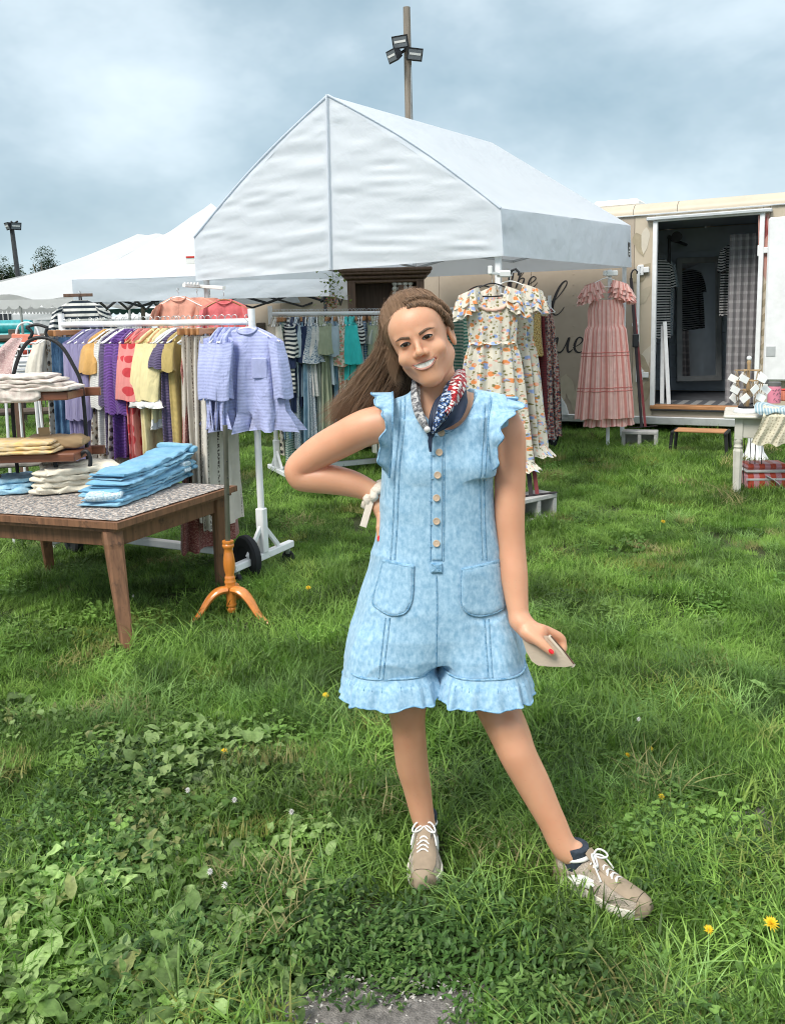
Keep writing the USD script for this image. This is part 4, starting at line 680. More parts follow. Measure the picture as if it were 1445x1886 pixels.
# bus and vans, teal lorry
mat('bus_white', (.72, .73, .72), .4, .1); mat('window_dark', (.02, .025, .03), .12, .1); mat('teal_paint', (.02, .30, .32), .35, .3)
def bus(px0, px1, Y, zb_, zt_, nwin, lab):
    a_, b_ = at(px0, 590, Y), at(px1, 590, Y); L = b_[0] - a_[0]; t = Thing('bus', lab, 'bus', ((a_[0] + b_[0]) / 2, Y + 1.2, 0), local=True); h = zt_ - zb_
    t.part('body', hull([(x, y, z) for x in (-L / 2, L / 2) for y in (-1.2, 1.2) for z in (zb_, zt_ - .25)] + [(x * .99, y * .8, zt_) for x in (-L / 2, L / 2) for y in (-1.2, 1.2)]), 'bus_white')
    for k in range(nwin): x = -L / 2 + L * (k + .5) / nwin; t.part('window', box((x, -1.205, zb_ + h * .62), (L / nwin * .82, .03, h * .30), 0, .01), 'window_dark')
    t.part('stripe', box((0, -1.21, zb_ + h * .40), (L * .98, .02, .05), 0, 0), 'dark_metal')
    for x in (-L * .3, L * .3): t.part('wheel', move(lathe([(.05, -.12), (.45, -.12), (.48, 0), (.45, .12), (.05, .12)], 18), rx=math.pi / 2, t=(x, -1.15, .48)), 'rubber')
bus(-60, 43, 46, .55, 2.95, 11, 'long white bus with dark windows parked behind the fence at far left'); bus(42, 80, 44, .5, 2.75, 3, 'short white van parked right of the long bus')
tc = at(14, 610, 38); tl = Thing('teal_tank_trailer', 'teal ribbed tank trailer parked in front of the white bus', 'trailer', (tc[0], 38, 0), local=True)
for k in range(3): tl.part('rib', move(lathe([(.02, -1.6), (.30, -1.6), (.33, -1.4), (.33, 1.4), (.30, 1.6), (.02, 1.6)], 18), ry=math.pi / 2, t=(-.55, 0, .75 + k * .45)), 'teal_paint')
for x in (-1.4, .3): tl.part('wheel', move(lathe([(.05, -.12), (.36, -.12), (.38, 0), (.36, .12), (.05, .12)], 16), rx=math.pi / 2, t=(x, -.3, .38)), 'rubber')
# fence of rails and wire mesh
fz = [at(0, 603, 13.2), at(470, 594, 13.2)]; fe = Thing('rail_fence', 'dark wooden rail fence with wire mesh behind the racks', 'fence', (fz[0][0], 13.2, 0)); 
for px in (-60, 24, 112, 205, 300, 395, 480):
    p = at(px, 598, 13.2); fe.part('post', box((p[0], 13.2, .78), (.13, .13, 1.56), 0, .012), 'fence_wood')
for zz in (1.42, 1.02, .3): fe.part('rail', tube([(at(-60, 600, 13.2)[0], 13.12, zz), (-4.3, 13.1, zz + .02), (at(480, 600, 13.2)[0], 13.12, zz)], .055, 8), 'fence_wood', smooth=30)
wires = [beam((x, 13.2, .35), (x, 13.2, 1.38), .012, .012) for x in np.arange(-6.6, -2.0, .16)] + [beam((-6.6, 13.2, z), (-2.0, 13.2, z), .012, .012) for z in np.arange(.35, 1.4, .17)]
fe.part('wire_mesh', join(*wires), 'dark_metal')
# person far off, in dark clothes
pp = at(191, 600, 30); pe = Thing('person', 'distant person in dark clothes standing beyond the fence', 'person', (pp[0], 30, 0), local=True); mat('navy_cloth', (.03, .035, .06), .8, .3); mat('far_skin', (.42, .24, .16), .6, .1)
pe.part('body', join(tube([(0, 0, 1.42), (0, 0, 1.2), (0, 0, .95)], [.17, .16, .18], 12, flat=.6), tube([(-.09, 0, .95), (-.1, .02, .5), (-.1, 0, .05)], [.095, .075, .05], 10), tube([(.09, 0, .95), (.12, -.03, .5), (.12, 0, .05)], [.095, .075, .05], 10), tube([(-.2, 0, 1.38), (-.27, .03, 1.1), (-.18, -.15, .98)], [.06, .05, .04], 8), tube([(.2, 0, 1.38), (.27, .02, 1.1), (.25, -.1, .85)], [.06, .05, .04], 8)), 'navy_cloth', smooth=True); pe.part('head', join(ball((0, -.01, 1.63), (.085, .1, .12)), bar((0, 0, 1.4), (0, 0, 1.55), .05, 8)), 'far_skin', smooth=True); pe.part('hair', ball((0, .025, 1.665), (.088, .095, .105)), 'dark_metal', smooth=True)
# assorted stall furniture between the tents
mat('clutter_grey', (.16, .165, .16), .8, .5, vs=3); mat('rust_sign', (.28, .12, .075), .7, .3)
for i, (px, py, Y, w, h, d, m, lab) in enumerate([(240, 592, 26, .9, 1.0, .5, 'clutter_grey', 'grey crate of goods beyond the fence right of the person'), (275, 596, 25, .7, .8, .5, 'clutter_grey', 'grey folding stall counter under the big tent'), (225, 600, 24, .8, .9, .4, 'far_canvas', 'white covered stall table under the big tent'), (430, 597, 22, 1.3, 1.1, .6, 'clutter_grey', 'grey stall counter behind the pink top')]):
    c = at(px, py, Y); t = Thing('stall_counter', lab, 'stall', (c[0], Y, 0), local=True); t.part('front', box((0, -d / 2, h * .5), (w, .03, h * .86), 0, .01), m); t.part('counter_top', box((0, 0, h), (w * 1.06, d, .04), 0, .01), 'white_paint'); [t.part('leg', box((x * w * .48, d * .4, h / 2), (.04, .04, h), 0, .005), 'dark_metal') for x in (-1, 1)]; t.part('goods', join(*[box((-w * .4 + k * w * .2, 0, h + .09 + .02 * (k % 2)), (w * .15, d * .5, .14 + .05 * (k % 3)), .2 * k, .015) for k in range(5)]), 'rust_sign' if i % 2 else 'white_plastic')
sg = at(526, 569, 16); sgn = Thing('hanging_sign', 'rust coloured square sign hanging behind the second rack', 'sign', (sg[0], 16, 0)); sgn.part('board', box(sg, (.30, .02, .26), 0, .01), 'rust_sign'); sgn.part('post', bar((sg[0] - .12, 16.05, 0), (sg[0] - .12, 16.05, sg[2]), .02, 6), 'dark_metal'); sgn.part('post', bar((sg[0] + .12, 16.05, 0), (sg[0] + .12, 16.05, sg[2]), .02, 6), 'dark_metal')
# hutch behind the second rack
hb = at(709, 560, 9.9); hx0, hx1 = at(640, 560, 9.9)[0], at(781, 560, 9.9)[0]; hw = hx1 - hx0; hz = at(709, 517, 9.9)[2]; hu = Thing('hutch', 'dark wooden hutch with a deep cornice standing behind the second rack', 'cabinet', ((hx0 + hx1) / 2, 9.9, 0), local=True)
for x in (-hw / 2 + .03, hw / 2 - .03): hu.part('side', box((x, .2, hz / 2), (.06, .42, hz), 0, .006), 'dark_wood')
hu.part('divider', box((.17, .21, hz * .75), (.04, .38, hz * .5), 0, .004), 'dark_wood'); hu.part('back_board', box((0, .4, hz / 2), (hw - .1, .02, hz), 0, 0), 'dark_wood')
for z in (.1, .8, hz * .62): hu.part('shelf', box((0, .2, z), (hw - .12, .38, .03), 0, .004), 'dark_wood')
for k, (o, z) in enumerate(((.0, hz), (.035, hz + .045), (.075, hz + .09), (.09, hz + .12))): hu.part('cornice_moulding', box((0, .2 - o / 2, z), (hw + 2 * o, .44 + o, .045), 0, .012), 'dark_wood')
hu.part('face_frame', join(box((-hw / 2 + .045, -.012, hz / 2), (.09, .02, hz - .02), 0, .004), box((hw / 2 - .045, -.012, hz / 2), (.09, .02, hz - .02), 0, .004), box((.17, -.014, hz * .75), (.06, .02, hz * .45), 0, .004)), 'dark_wood')
ga = at(741, 540, 9.92); gl = Thing('flower_garland', 'white rosette garland hanging inside the hutch', 'garland', ga); k = 0
for i in range(4):
    for j in range(5): c = ga + [(-.09 + .06 * i), -.0 + .01 * ((i + j) % 2), -.12 + .058 * j]; gl.part('rosette', join(*[move(lathe([(.002, 0), (q_, .004), (q_ * .8, .012), (.002, .008)], 10), rx=math.pi / 2, t=c + np.array([0, -.01 * m_, 0])) for m_, q_ in enumerate((.030, .02, .01))]), 'petal_white')
fl = at(610, 560, 8.6); fb = Thing('hanging_flowers', 'red and coral flowers with leaves hanging beside the hutch', 'flowers', fl); r = np.random.default_rng(3); mat('coral_petal', (.62, .10, .06), .6, .3, island=.3)
fb.part('foliage', join(*[move(leaf(.05, .03, r.uniform(0, 6.28), r.uniform(-.8, 1), .3, 3), fl + r.normal(0, 1, 3) * [.06, .05, .12] + [.02, 0, .12]) for _ in range(90)]), 'shrub_green')
for k in range(9): fb.part('blossom', join(*[move(leaf(.03, .02, i * .9, .5 - .05 * i, .3, 2), fl + np.array([r.normal(0, .035), -.04 + r.normal(0, .02), r.normal(0, .05)])) for i in range(9)]), 'coral_petal')
fb.part('hanging_wire', bar(fl + [.02, 0, .2], fl + [.02, 0, .62], .004, 5), 'wire')

# ================================================================ clothes, hangers and racks
def rows_of(prof, L, nz=34):
    z = np.linspace(0, 1, nz) ** 1.15; zz = prof[0][0] - z * (L + prof[0][0]); P = np.array(prof); o = np.argsort(P[:, 0]); return zz, np.interp(zz, P[o, 0], P[o, 1]), np.interp(zz, P[o, 0], P[o, 2])
def drape_tube(zz, w, th, folds=7, amp=.012, seed=0, n=44, flare=1.0, top=.0, ruf=None, cx=0.0):
    """A hanging tube of cloth: rings of an ellipse w by th with folds growing downwards."""
    r = np.random.default_rng(seed); t = np.linspace(0, 2 * np.pi, n, endpoint=False); ph = r.uniform(0, 6.28, 4); z0, z1 = zz[0], zz[-1]; G = []
    for z, a, b in zip(zz, w, th):
        v = (z0 - z) / (z0 - z1); f = np.sin(folds * t + ph[0] + .6 * np.sin(3 * v + ph[1])) + .55 * np.sin((folds * 1.7 // 1) * t + ph[2] + 1.2 * v); e = amp * min(1, v * 2.2) ** .8 * (1 + flare * .6 * v); swing = .010 * math.sin(4 * v + ph[3])
        zr = z
        if ruf and z < z1 + ruf: q = (z1 + ruf - z) / ruf; f = f + .9 * np.sin(19 * t + ph[1]); e *= 1 + 1.2 * q
        G.append(np.stack([cx + (a + e * f * .8) * np.cos(t) + swing * .3, (b + e * f) * np.sin(t) + swing + .25 * e * f * np.cos(t), np.full(n, zr) + (.006 * np.sin(9 * t + ph[2]) if v > .97 else 0)], 1))
    G = np.array(G); per = np.full(len(zz), 3.0 * np.mean(np.asarray(w) + th)); uv = np.stack([np.outer(per, np.linspace(0, 1, n, endpoint=False)), np.repeat(-zz[:, None], n, 1)], -1).reshape(-1, 2)
    return strip(G, True), uv
def sleeve(s, L, r0, r1, seed, x0=.175, z0=-.125, out=.05, gather=.0, n=18, m=12):
    r = np.random.default_rng(seed); u = np.linspace(0, 1, m); t = np.linspace(0, 2 * np.pi, n, endpoint=False); ph = r.uniform(0, 6.28, 3); G = []
    for v in u:
        c = np.array([s * (x0 + out * math.sin(1.5 * v)), .012 * math.sin(3 * v + ph[0]), z0 - L * v]); R = r0 + (r1 - r0) * v; f = 1 + (.10 + gather * v) * np.sin(5 * t + ph[1] + 2 * v) + .5 * gather * v * np.sin(11 * t + ph[2]); G.append(c + np.stack([R * .62 * f * np.cos(t), R * f * np.sin(t), .008 * np.sin(3 * t) * v - .3 * R * np.cos(t) * s * (v < .2)], 1))
    G = np.array(G); uv = np.stack([np.tile(t * r0, m), np.repeat(u * L, n)], 1); return strip(G, True), uv
SHOULDER = [(-.050, .055, .012), (-.070, .105, .017), (-.105, .178, .022), (-.135, .200, .030)]
HN = {}
def hanger(kind, base, rz, label):
    g = {'white': 'white hangers on the racks', 'wood': 'wooden hangers on the racks', 'clip': 'wooden clip hangers on the racks', 'black': 'black hangers'}[kind]
    if kind in HN: return copy_of(HN[kind], base, rz, label, group=None)
    t = HN[kind] = Thing({'white': 'white_hanger', 'wood': 'wooden_hanger', 'clip': 'clip_hanger', 'black': 'black_hanger'}[kind], label, 'hanger', base, rz, local=True)
    t.part('hook', tube(np.array([(0, -.020 * math.cos(a) * 1.0, .004 + .020 * math.sin(a)) for a in np.linspace(-.5, math.pi, 10)][::-1] + [(0, .014, -.018), (0, .0, -.030), (0, 0, -.058)]), .0022, 6), 'wire', smooth=True)
    if kind == 'clip':
        t.part('bar', box((0, 0, -.072), (.37, .016, .034), 0, .004), 'hanger_wood')
        for x in (-.12, .12): t.part('clip', join(box((x, -.006, -.108), (.022, .005, .045), 0, .001), box((x, .006, -.108), (.022, .005, .045), 0, .001), bar((x, 0, -.075), (x, 0, -.095), .003, 6)), 'steel')
        for x in (-.17, .17): t.part('end_block', box((x, 0, -.072), (.05, .022, .042), 0, .004), 'hanger_wood')
    else:
        m = {'white': 'white_plastic', 'wood': 'hanger_wood', 'black': 'black_plastic'}[kind]; P = [(-.205, 0, -.138), (-.17, 0, -.122), (-.10, -.0, -.085), (-.04, 0, -.060), (0, 0, -.053), (.04, 0, -.060), (.10, 0, -.085), (.17, 0, -.122), (.205, 0, -.138)]
        t.part('arm', tube(spline(P, 26), .0062 if kind != 'wood' else .009, 8, flat=.8), m, smooth=True)
        if kind != 'wood': t.part('crossbar', tube([(-.195, 0, -.142), (0, 0, -.150), (.195, 0, -.142)], .0055, 8), m, smooth=True)
    return t
def garment(name, label, cat, base, rz, m, L, kind='top', seed=0, w=.21, hem=None, th=.034, folds=7, amp=.011, sl=None, ruf=None, trim=None, hk='white', hlabel=None, group=None, trim_mat=None, tiers=None, pocket=None, collar=True):
    """A piece of clothing on its hanger. sl = (length, r0, r1, gather)."""
    if hk: hanger(hk, base, rz, hlabel or ' '.join((f'{dict(white="white", wood="wooden", clip="wooden clip", black="black")[hk]} hanger holding the ' + label).split()[:16]))
    t = Thing(name, label, cat, base, rz, group=group, local=True); hem = hem or w * 1.05
    if kind == 'bottom': prof = [(-.100, w * .92, .016), (-.135, w * .95, .022), (-.30, w * 1.0, th), (-L, hem, th * 1.1)]
    elif kind == 'strap': prof = [(-.16, w * .80, .020), (-.30, w, th), (-.42, w * .92, th), (-L, hem, th * 1.3)]
    else: prof = SHOULDER + [(-.24, w * .98, th), (-L * .6, (w + hem) / 2, th * 1.1), (-L, hem, th * 1.25)]
    zz, ww, tt = rows_of(prof, L, 30 if L < .7 else 42); b, uv = drape_tube(zz, ww, tt, folds, amp, seed, ruf=ruf); bp = t.part('body', b, m, smooth=True, uv=uv)
    if kind == 'strap':
        for s in (-1, 1): t.part('strap', tube(spline([(s * .09, -.012, -.175), (s * .10, -.004, -.10), (s * .10, .004, -.10), (s * .09, .014, -.175)], 10), .008, 6, flat=.4), m, smooth=True)
    if kind == 'top' and collar: t.part('neckband', tube(np.array([(.066 * math.cos(a), -.004 + .016 * math.sin(a), -.056 - (.035 if math.sin(a) < 0 else .004) * abs(math.sin(a))) for a in np.linspace(0, 2 * np.pi, 25)]), .006, 6, False), m, smooth=True)
    if sl:
        for s in (-1, 1): q, uvq = sleeve(s, sl[0], sl[1], sl[2], seed + s, gather=sl[3]); sp = t.part('sleeve', q, m, smooth=True, uv=uvq)
    if trim_mat:
        v = b[0].reshape(len(zz), -1, 3)[-3:]; e = v[-1] + (v[-1] - v[-1].mean(0)) * .03; t.part('lace_trim', strip(np.array([v[-1] + (v[-1] - v[-1].mean(0)) * .02, e - [0, 0, .03], e * [1.03, 1.1, 1] - [0, 0, .05 + 0] + np.stack([0 * e[:, 0], 0 * e[:, 0], .012 * np.abs(np.sin(np.arange(len(e)) * .6))], 1)]), True), trim_mat, smooth=True)
        if sl:
            for s in (-1, 1): q_, _ = sleeve(s, .05, sl[2] * 1.0, sl[2] * 1.2, seed + 40 + s, x0=.222, z0=-.115 - sl[0], out=.01, gather=.25); t.part('lace_cuff', q_, trim_mat, smooth=True)
    for zt in tiers or (): k = int(np.argmin(np.abs(zz + zt))); v = b[0].reshape(len(zz), -1, 3)[k]; t.part('tier_seam', tube(np.vstack([v, v[:1]]) * [1.01, 1.02, 1], .006, 5, False), trim or m, smooth=True)
    if pocket: t.part('pocket', box((.09, -th * 1.25 - .004, -.29), (.10, .012, .12), 0, .006), m, smooth=30)
    return t
# fabrics
cloth('lavender_knit', (.40, .36, .64), knit=55); cloth('mustard_cotton', (.62, .36, .12)); cloth('white_linen', (.70, .69, .66), knit=-24, kmin=.88, kbump=.2); cloth('plum_knit', (.13, .10, .20), knit=-34); cloth('violet_knit', (.19, .08, .36), knit=-34); cloth('coral_dots', (.74, .27, .25), 'dots', (.55, .05, .06), s=11, width=.30); cloth('lemon_cotton', (.80, .70, .38)); cloth('lemon_lace', (.72, .54, .19), knit=-60)
cloth('dark_jean', (.035, .095, .19), 'denim', (.11, .22, .36)); cloth('pale_jean', (.16, .30, .43), 'denim', (.30, .45, .56)); cloth('cream_rows', (.60, .54, .46), 'rows', (.10, .07, .055), s=4.2); cloth('cream_rows2', (.68, .63, .55), 'rows', (.09, .07, .06), s=4.2); cloth('gauze_blue', (.46, .50, .78), knit=-16, kmin=.88, kbump=.12); cloth('cream_floral', (.70, .65, .57), 'floral', (.06, .05, .045), (.25, .18, .12), s=16, width=.22); cloth('rose_floral', (.33, .115, .095), 'floral', (.46, .22, .18), (.22, .06, .055), s=70, width=.35); cloth('orange_print', (.62, .16, .07), 'floral', (.75, .5, .2), (.4, .03, .04), s=45, width=.4); cloth('pink_cotton', (.70, .20, .42)); cloth('dusty_pink', (.48, .28, .26)); cloth('hot_coral', (.80, .19, .20)); cloth('peach_cotton', (.78, .38, .28)); cloth('navy_stripe', (.72, .72, .68), 'hstripe', (.02, .032, .045), s=7.5, width=.5); cloth('cream_cotton', (.70, .66, .57)); cloth('lace_white', (.78, .77, .74), 'dots', (.5, .5, .48), s=70, width=.3)
cloth('navy_cotton', (.018, .032, .085)); cloth('blue_floral', (.40, .47, .52), 'floral', (.12, .19, .27), (.60, .63, .64), s=60, width=.36); cloth('sage_cotton', (.38, .42, .29)); cloth('blush_floral', (.72, .60, .52), 'floral', (.62, .25, .18), (.25, .38, .22), s=22, width=.3); cloth('turquoise_cotton', (.05, .62, .60)); cloth('blue_gingham', (.75, .77, .78), 'gingham', (.05, .16, .40), s=14); cloth('green_gingham', (.70, .73, .68), 'gingham', (.05, .16, .11), s=14); cloth('polka_cream', (.72, .66, .55), 'dots', (.025, .025, .03), s=16, width=.27); cloth('taupe_cotton', (.42, .38, .31)); cloth('green_stripe', (.55, .60, .50), 'hstripe', (.07, .23, .17), s=8); cloth('black_stripe', (.62, .62, .6), 'hstripe', (.02, .02, .025), s=9); cloth('sage_stripe', (.55, .57, .50), 'vstripe', (.30, .34, .30), s=9); cloth('black_print', (.05, .055, .06), 'floral', (.6, .6, .58), (.3, .34, .32), s=26, width=.36); cloth('sky_cotton', (.45, .55, .62))
cloth('brown_ditsy', (.28, .14, .11), 'floral', (.55, .42, .36), (.15, .06, .05), s=85, width=.36); cloth('rust_cotton', (.36, .095, .05)); cloth('yellow_floral', (.62, .40, .12), 'floral', (.34, .20, .06), (.74, .6, .3), s=45, width=.36); cloth('red_plaid', (.30, .05, .06), 'gingham', (.10, .02, .03), s=16); cloth('story_print', (.70, .58, .50), 'floral', (.12, .10, .13), (.52, .12, .09), s=24, width=.33)
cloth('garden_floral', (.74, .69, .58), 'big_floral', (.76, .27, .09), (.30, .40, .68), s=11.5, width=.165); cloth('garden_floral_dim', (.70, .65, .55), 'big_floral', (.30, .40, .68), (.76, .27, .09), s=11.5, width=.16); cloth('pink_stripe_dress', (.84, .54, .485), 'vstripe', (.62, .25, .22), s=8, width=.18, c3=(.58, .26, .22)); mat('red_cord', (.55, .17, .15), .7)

def rack(PL, PR, label, foot=.62, left=True, right=True, wheel=False, zbase=.13):
    PL, PR = np.asarray(PL, float), np.asarray(PR, float); d = (PR - PL) * [1, 1, 0]; d /= np.linalg.norm(d); n = np.array([-d[1], d[0], 0]); t = Thing('clothes_rack', label, 'clothes rack', (PL + PR) / 2 * [1, 1, 0])
    t.part('top_bar', bar(PL, PR, .019, 12), 'white_paint', smooth=True)
    for e, p, on in ((-1, PL, left), (1, PR, right)):
        if not on: continue
        b = np.array([p[0], p[1], zbase]); t.part('post', bar(b, p + [0, 0, .075], .021, 12), 'white_paint', smooth=True); t.part('post_sleeve', box((b + [0, 0, .16]), (.055, .055, .28), math.atan2(d[1], d[0]), .006), 'white_paint'); t.part('brace', beam(b + n * .16 + [0, 0, .03], b + [0, 0, .20], .02, .03), 'white_paint'); t.part('brace', beam(b - n * .16 + [0, 0, .03], b + [0, 0, .20], .02, .03), 'white_paint')
        t.part('foot', beam(b - n * foot / 2, b + n * foot / 2, .045, .045), 'white_paint')
        for q in (-1, 1): c = b + n * q * (foot / 2 - .04); C_ = t.part('caster', move(lathe([(.004, -.012), (.036, -.012), (.040, 0), (.036, .012), (.004, .012)], 16), rx=math.pi / 2, rz=math.atan2(d[1], d[0]) + .4 * q, t=c - [0, 0, .075]), 'rubber', smooth=30); t.part('fork', box(c - [0, 0, .035], (.03, .03, .05), 0, .005), 'steel', parent=C_)
        if wheel: c = b - n * .10 - d * .05 * e; W_ = t.part('wheel', move(lathe([(.015, -.022), (.07, -.022), (.078, -.028), (.125, -.028), (.138, -.015), (.138, .015), (.125, .028), (.078, .028), (.07, .022), (.015, .022)], 30), rx=math.pi / 2, rz=math.atan2(n[1], n[0]) + 1.15, t=(c[0], c[1], .139)), 'rubber', smooth=30)
    t.part('base_rail', beam([PL[0], PL[1], zbase], [PR[0], PR[1], zbase], .05, .05), 'white_paint'); return t, d, n
R1L, R1R = at(113, 598, 5.85), at(463, 592, 5.15); r1, d1, n1 = rack(R1L, R1R, 'front white metal clothes rack behind the wooden table', .62, wheel=True)
def on1(px): s = (px - 113) / 350; s = s * 5.85 / (5.15 + (5.85 - 5.15) * s) if True else s; return R1L + (R1R - R1L) * s + [0, 0, .019]
A1 = math.atan2(-n1[1], -n1[0]) + math.pi   # hanger axis: across the bar
JT = np.random.default_rng(5)
def g1(px, name, label, cat, m, L, yaw=0.0, **k): garment(name, label, cat, on1(px), A1 + yaw + JT.normal(0, .05), m, L, seed=int(px), **k)
g1(128, 'jeans', 'dark blue jeans on a wooden clip hanger at the left end of the front rack', 'jeans', 'dark_jean', .92, kind='bottom', w=.17, th=.03, folds=4, hk='clip', hlabel='wooden clip hanger at the left end of the front rack holding jeans')
g1(143, 'jeans', 'washed blue jeans hanging second from the left on the front rack', 'jeans', 'dark_jean', .86, kind='bottom', w=.17, th=.035, folds=4, hk='clip', hlabel='second wooden clip hanger from the left on the front rack')
for px, lab in ((166, 'leftmost of three long lavender knit cardigans on the front rack'), (178, 'middle of three long lavender knit cardigans on the front rack'), (190, 'rightmost of three long lavender knit cardigans beside the mustard top')): g1(px, 'cardigan', lab, 'cardigan', 'lavender_knit', 1.02, w=.22, sl=(.50, .055, .045, .02), folds=6, amp=.016)
g1(203, 'ruffled_blouse', 'mustard top with ruffled sleeves hanging between lavender and white clothes', 'top', 'mustard_cotton', .52, sl=(.20, .05, .07, .16), folds=9, amp=.014); 
g1(216, 'blouse', 'white textured blouse hanging right of the mustard top', 'blouse', 'white_linen', .80, w=.225, sl=(.42, .05, .05, .05), yaw=.1); g1(228, 'knit_sweater', 'charcoal purple knit hanging left of the violet knits', 'sweater', 'plum_knit', .84, sl=(.40, .05, .045, .03)); g1(240, 'knit_sweater', 'left one of two violet knits on the front rack', 'sweater', 'violet_knit', .86, sl=(.45, .055, .045, .03), w=.22); g1(251, 'knit_sweater', 'right one of two violet knits next to the coral dots', 'sweater', 'violet_knit', .84, sl=(.45, .055, .045, .03), w=.22, yaw=.1)
for px, lab in ((264, 'left one of two coral dresses with red polka dots'), (276, 'right one of two coral dresses with red polka dots beside the lemon tops')): g1(px, 'polka_dot_dress', lab, 'dress', 'coral_dots', .90, w=.21, hem=.24, sl=(.36, .055, .085, .10), folds=8, amp=.017, hk='wood', yaw=.12)
for px, L, lab in ((290, .86, 'long lemon yellow dress with lace trim on the front rack'), (300, .60, 'lemon yellow top with scalloped white lace right of the polka dots'), (308, .62, 'second lemon yellow lace trimmed top on a wooden hanger')): g1(px, 'lemon_blouse', lab, 'top', 'lemon_cotton', L, w=.215, sl=(.36, .055, .06, .03), trim_mat='lace_white', hk='wood', yaw=.15)
g1(320, 'printed_dress', 'narrow orange printed dress among small white hangers on the front rack', 'dress', 'orange_print', .74, kind='strap', w=.12, folds=5); g1(327, 'pink_dress', 'small bright pink dress among small white hangers on the front rack', 'dress', 'pink_cotton', .88, kind='strap', w=.12, folds=5); g1(323, 'dusty_dress', 'small dusty pink dress between the orange print and the bright pink one', 'dress', 'dusty_pink', .82, kind='strap', w=.13, folds=5)
g1(337, 'ruffled_blouse', 'dark plum dress with ruffled sleeve left of the yellow lace', 'dress', 'plum_knit', .92, sl=(.16, .05, .07, .14)); g1(347, 'lace_dress', 'yellow crochet lace dress beside the cream trousers', 'dress', 'lemon_lace', .96, w=.20, sl=(.18, .05, .05, .03))
for i, (px, L, lab) in enumerate(((360, 1.10, 'leftmost of the four cream trousers printed with dark rows'), (371, 1.14, 'second cream trousers with dark printed rows'), (382, 1.22, 'third cream trousers with dark printed rows'), (394, 1.27, 'rightmost and longest cream trousers hanging below the lavender blue tops'))): g1(px, 'trousers', lab, 'trousers', 'cream_rows' if i < 2 else 'cream_rows2', L, kind='bottom', w=.19, hem=.22, th=.04, folds=6, amp=.013, hk='clip', yaw=.15)
for i, (px, lab) in enumerate(((408, 'leftmost of the lavender blue gauze tops on the front rack'), (420, 'second lavender blue gauze top with ruffled hem'), (431, 'third lavender blue gauze top with ruffled hem'))): g1(px, 'gauze_blouse', lab, 'top', 'gauze_blue', .64, w=.235, hem=.27, sl=(.34, .065, .08, .10), ruf=.10, folds=9, amp=.017, yaw=.25)
p_ = at(462, 600, 5.12); garment('gauze_blouse', 'lavender blue gauze top with a pocket facing the viewer at the rack end', 'top', [p_[0] - .02, p_[1] - .03, R1R[2] + .019], -.30, 'gauze_blue', .66, w=.205, hem=.25, sl=(.34, .065, .075, .08), ruf=.10, folds=9, amp=.018, seed=77, pocket=True)
g1(205, 'floral_skirt', 'long cream dress with small dark flowers seen under the table', 'dress', 'cream_floral', 1.40, kind='strap', w=.20, hem=.30, folds=7, amp=.02); g1(232, 'floral_skirt', 'second long cream flowered dress hanging beside the first under the table', 'dress', 'cream_floral', 1.36, kind='strap', w=.20, hem=.28, folds=7, amp=.02); g1(366, 'rose_dress', 'long dusty rose flowered dress reaching below the table edge', 'dress', 'rose_floral', 1.42, kind='strap', w=.20, hem=.27, folds=8, amp=.02)
g1(118, 'ruffled_blouse', 'cream ruffled blouse hanging off the left end of the front rack', 'blouse', 'cream_cotton', .50, sl=(.30, .06, .09, .16), yaw=-.3); g1(114, 'floral_trousers', 'white trousers with small dark sprigs at the left end of the front rack', 'trousers', 'cream_floral', .98, kind='bottom', w=.16)
# clothes hanging higher behind the front rack
sb = at(147, 548, 7.0); stn = Thing('garment_stand', 'dark stand with a wooden arm holding the striped top', 'stand', (sb[0], 7.06, 0)); stn.part('pole', bar((sb[0] - .02, 7.06, 0), (sb[0] - .02, 7.06, sb[2] + .03), .014, 8), 'black_iron'); stn.part('arm', beam(sb + [-.13, .0, .02], sb + [.10, .0, .02], .02, .025), 'dark_wood'); stn.part('foot', box((sb[0] - .02, 7.06, .012), (.4, .3, .02), 0, .005), 'black_iron')
garment('striped_shirt', 'white top with dark stripes and V neck hanging above the left of the front rack', 'top', sb + [0, 0, .03], .05, 'navy_stripe', .56, w=.20, sl=(.30, .08, .08, .03), seed=3, hk='black')
hb_ = at(372, 520, 7.75)
arm = Thing('display_hook', 'white hook arm with notches clamped on the left tent leg', 'hook', (hb_[0], 7.75, 0)); arm.part('rail', beam(at(338, 525, 7.6), at(368, 527, 7.95), .03, .03), 'white_plastic'); arm.part('rail', beam(at(368, 527, 7.95), at(412, 530, 7.5), .03, .03), 'white_plastic'); [arm.part('notch', box(at(340 + 6 * k, 522.5, 7.62 + .06 * k), (.018, .02, .025), 0, .004), 'white_plastic') for k in range(5)]
for i, (px, py, Y, L, m, lab) in enumerate(((327, 535, 7.55, .55, 'peach_cotton', 'leftmost peach ruffled top hanging from the tent leg'), (362, 537, 7.7, .62, 'peach_cotton', 'second peach ruffled top hanging from the tent leg'), (385, 538, 7.85, .60, 'peach_cotton', 'third peach top hanging behind the other two'), (411, 540, 7.5, .62, 'hot_coral', 'bright coral top on a wooden hanger right of the peach tops'))): garment('summer_blouse', lab, 'top', at(px, py, Y), .1 * i - .1, m, L, w=.17, hem=.20, sl=(.12, .05, .06, .16) if i < 3 else (.3, .05, .05, .02), folds=8, amp=.014, seed=200 + i, hk='white' if i < 3 else 'wood')

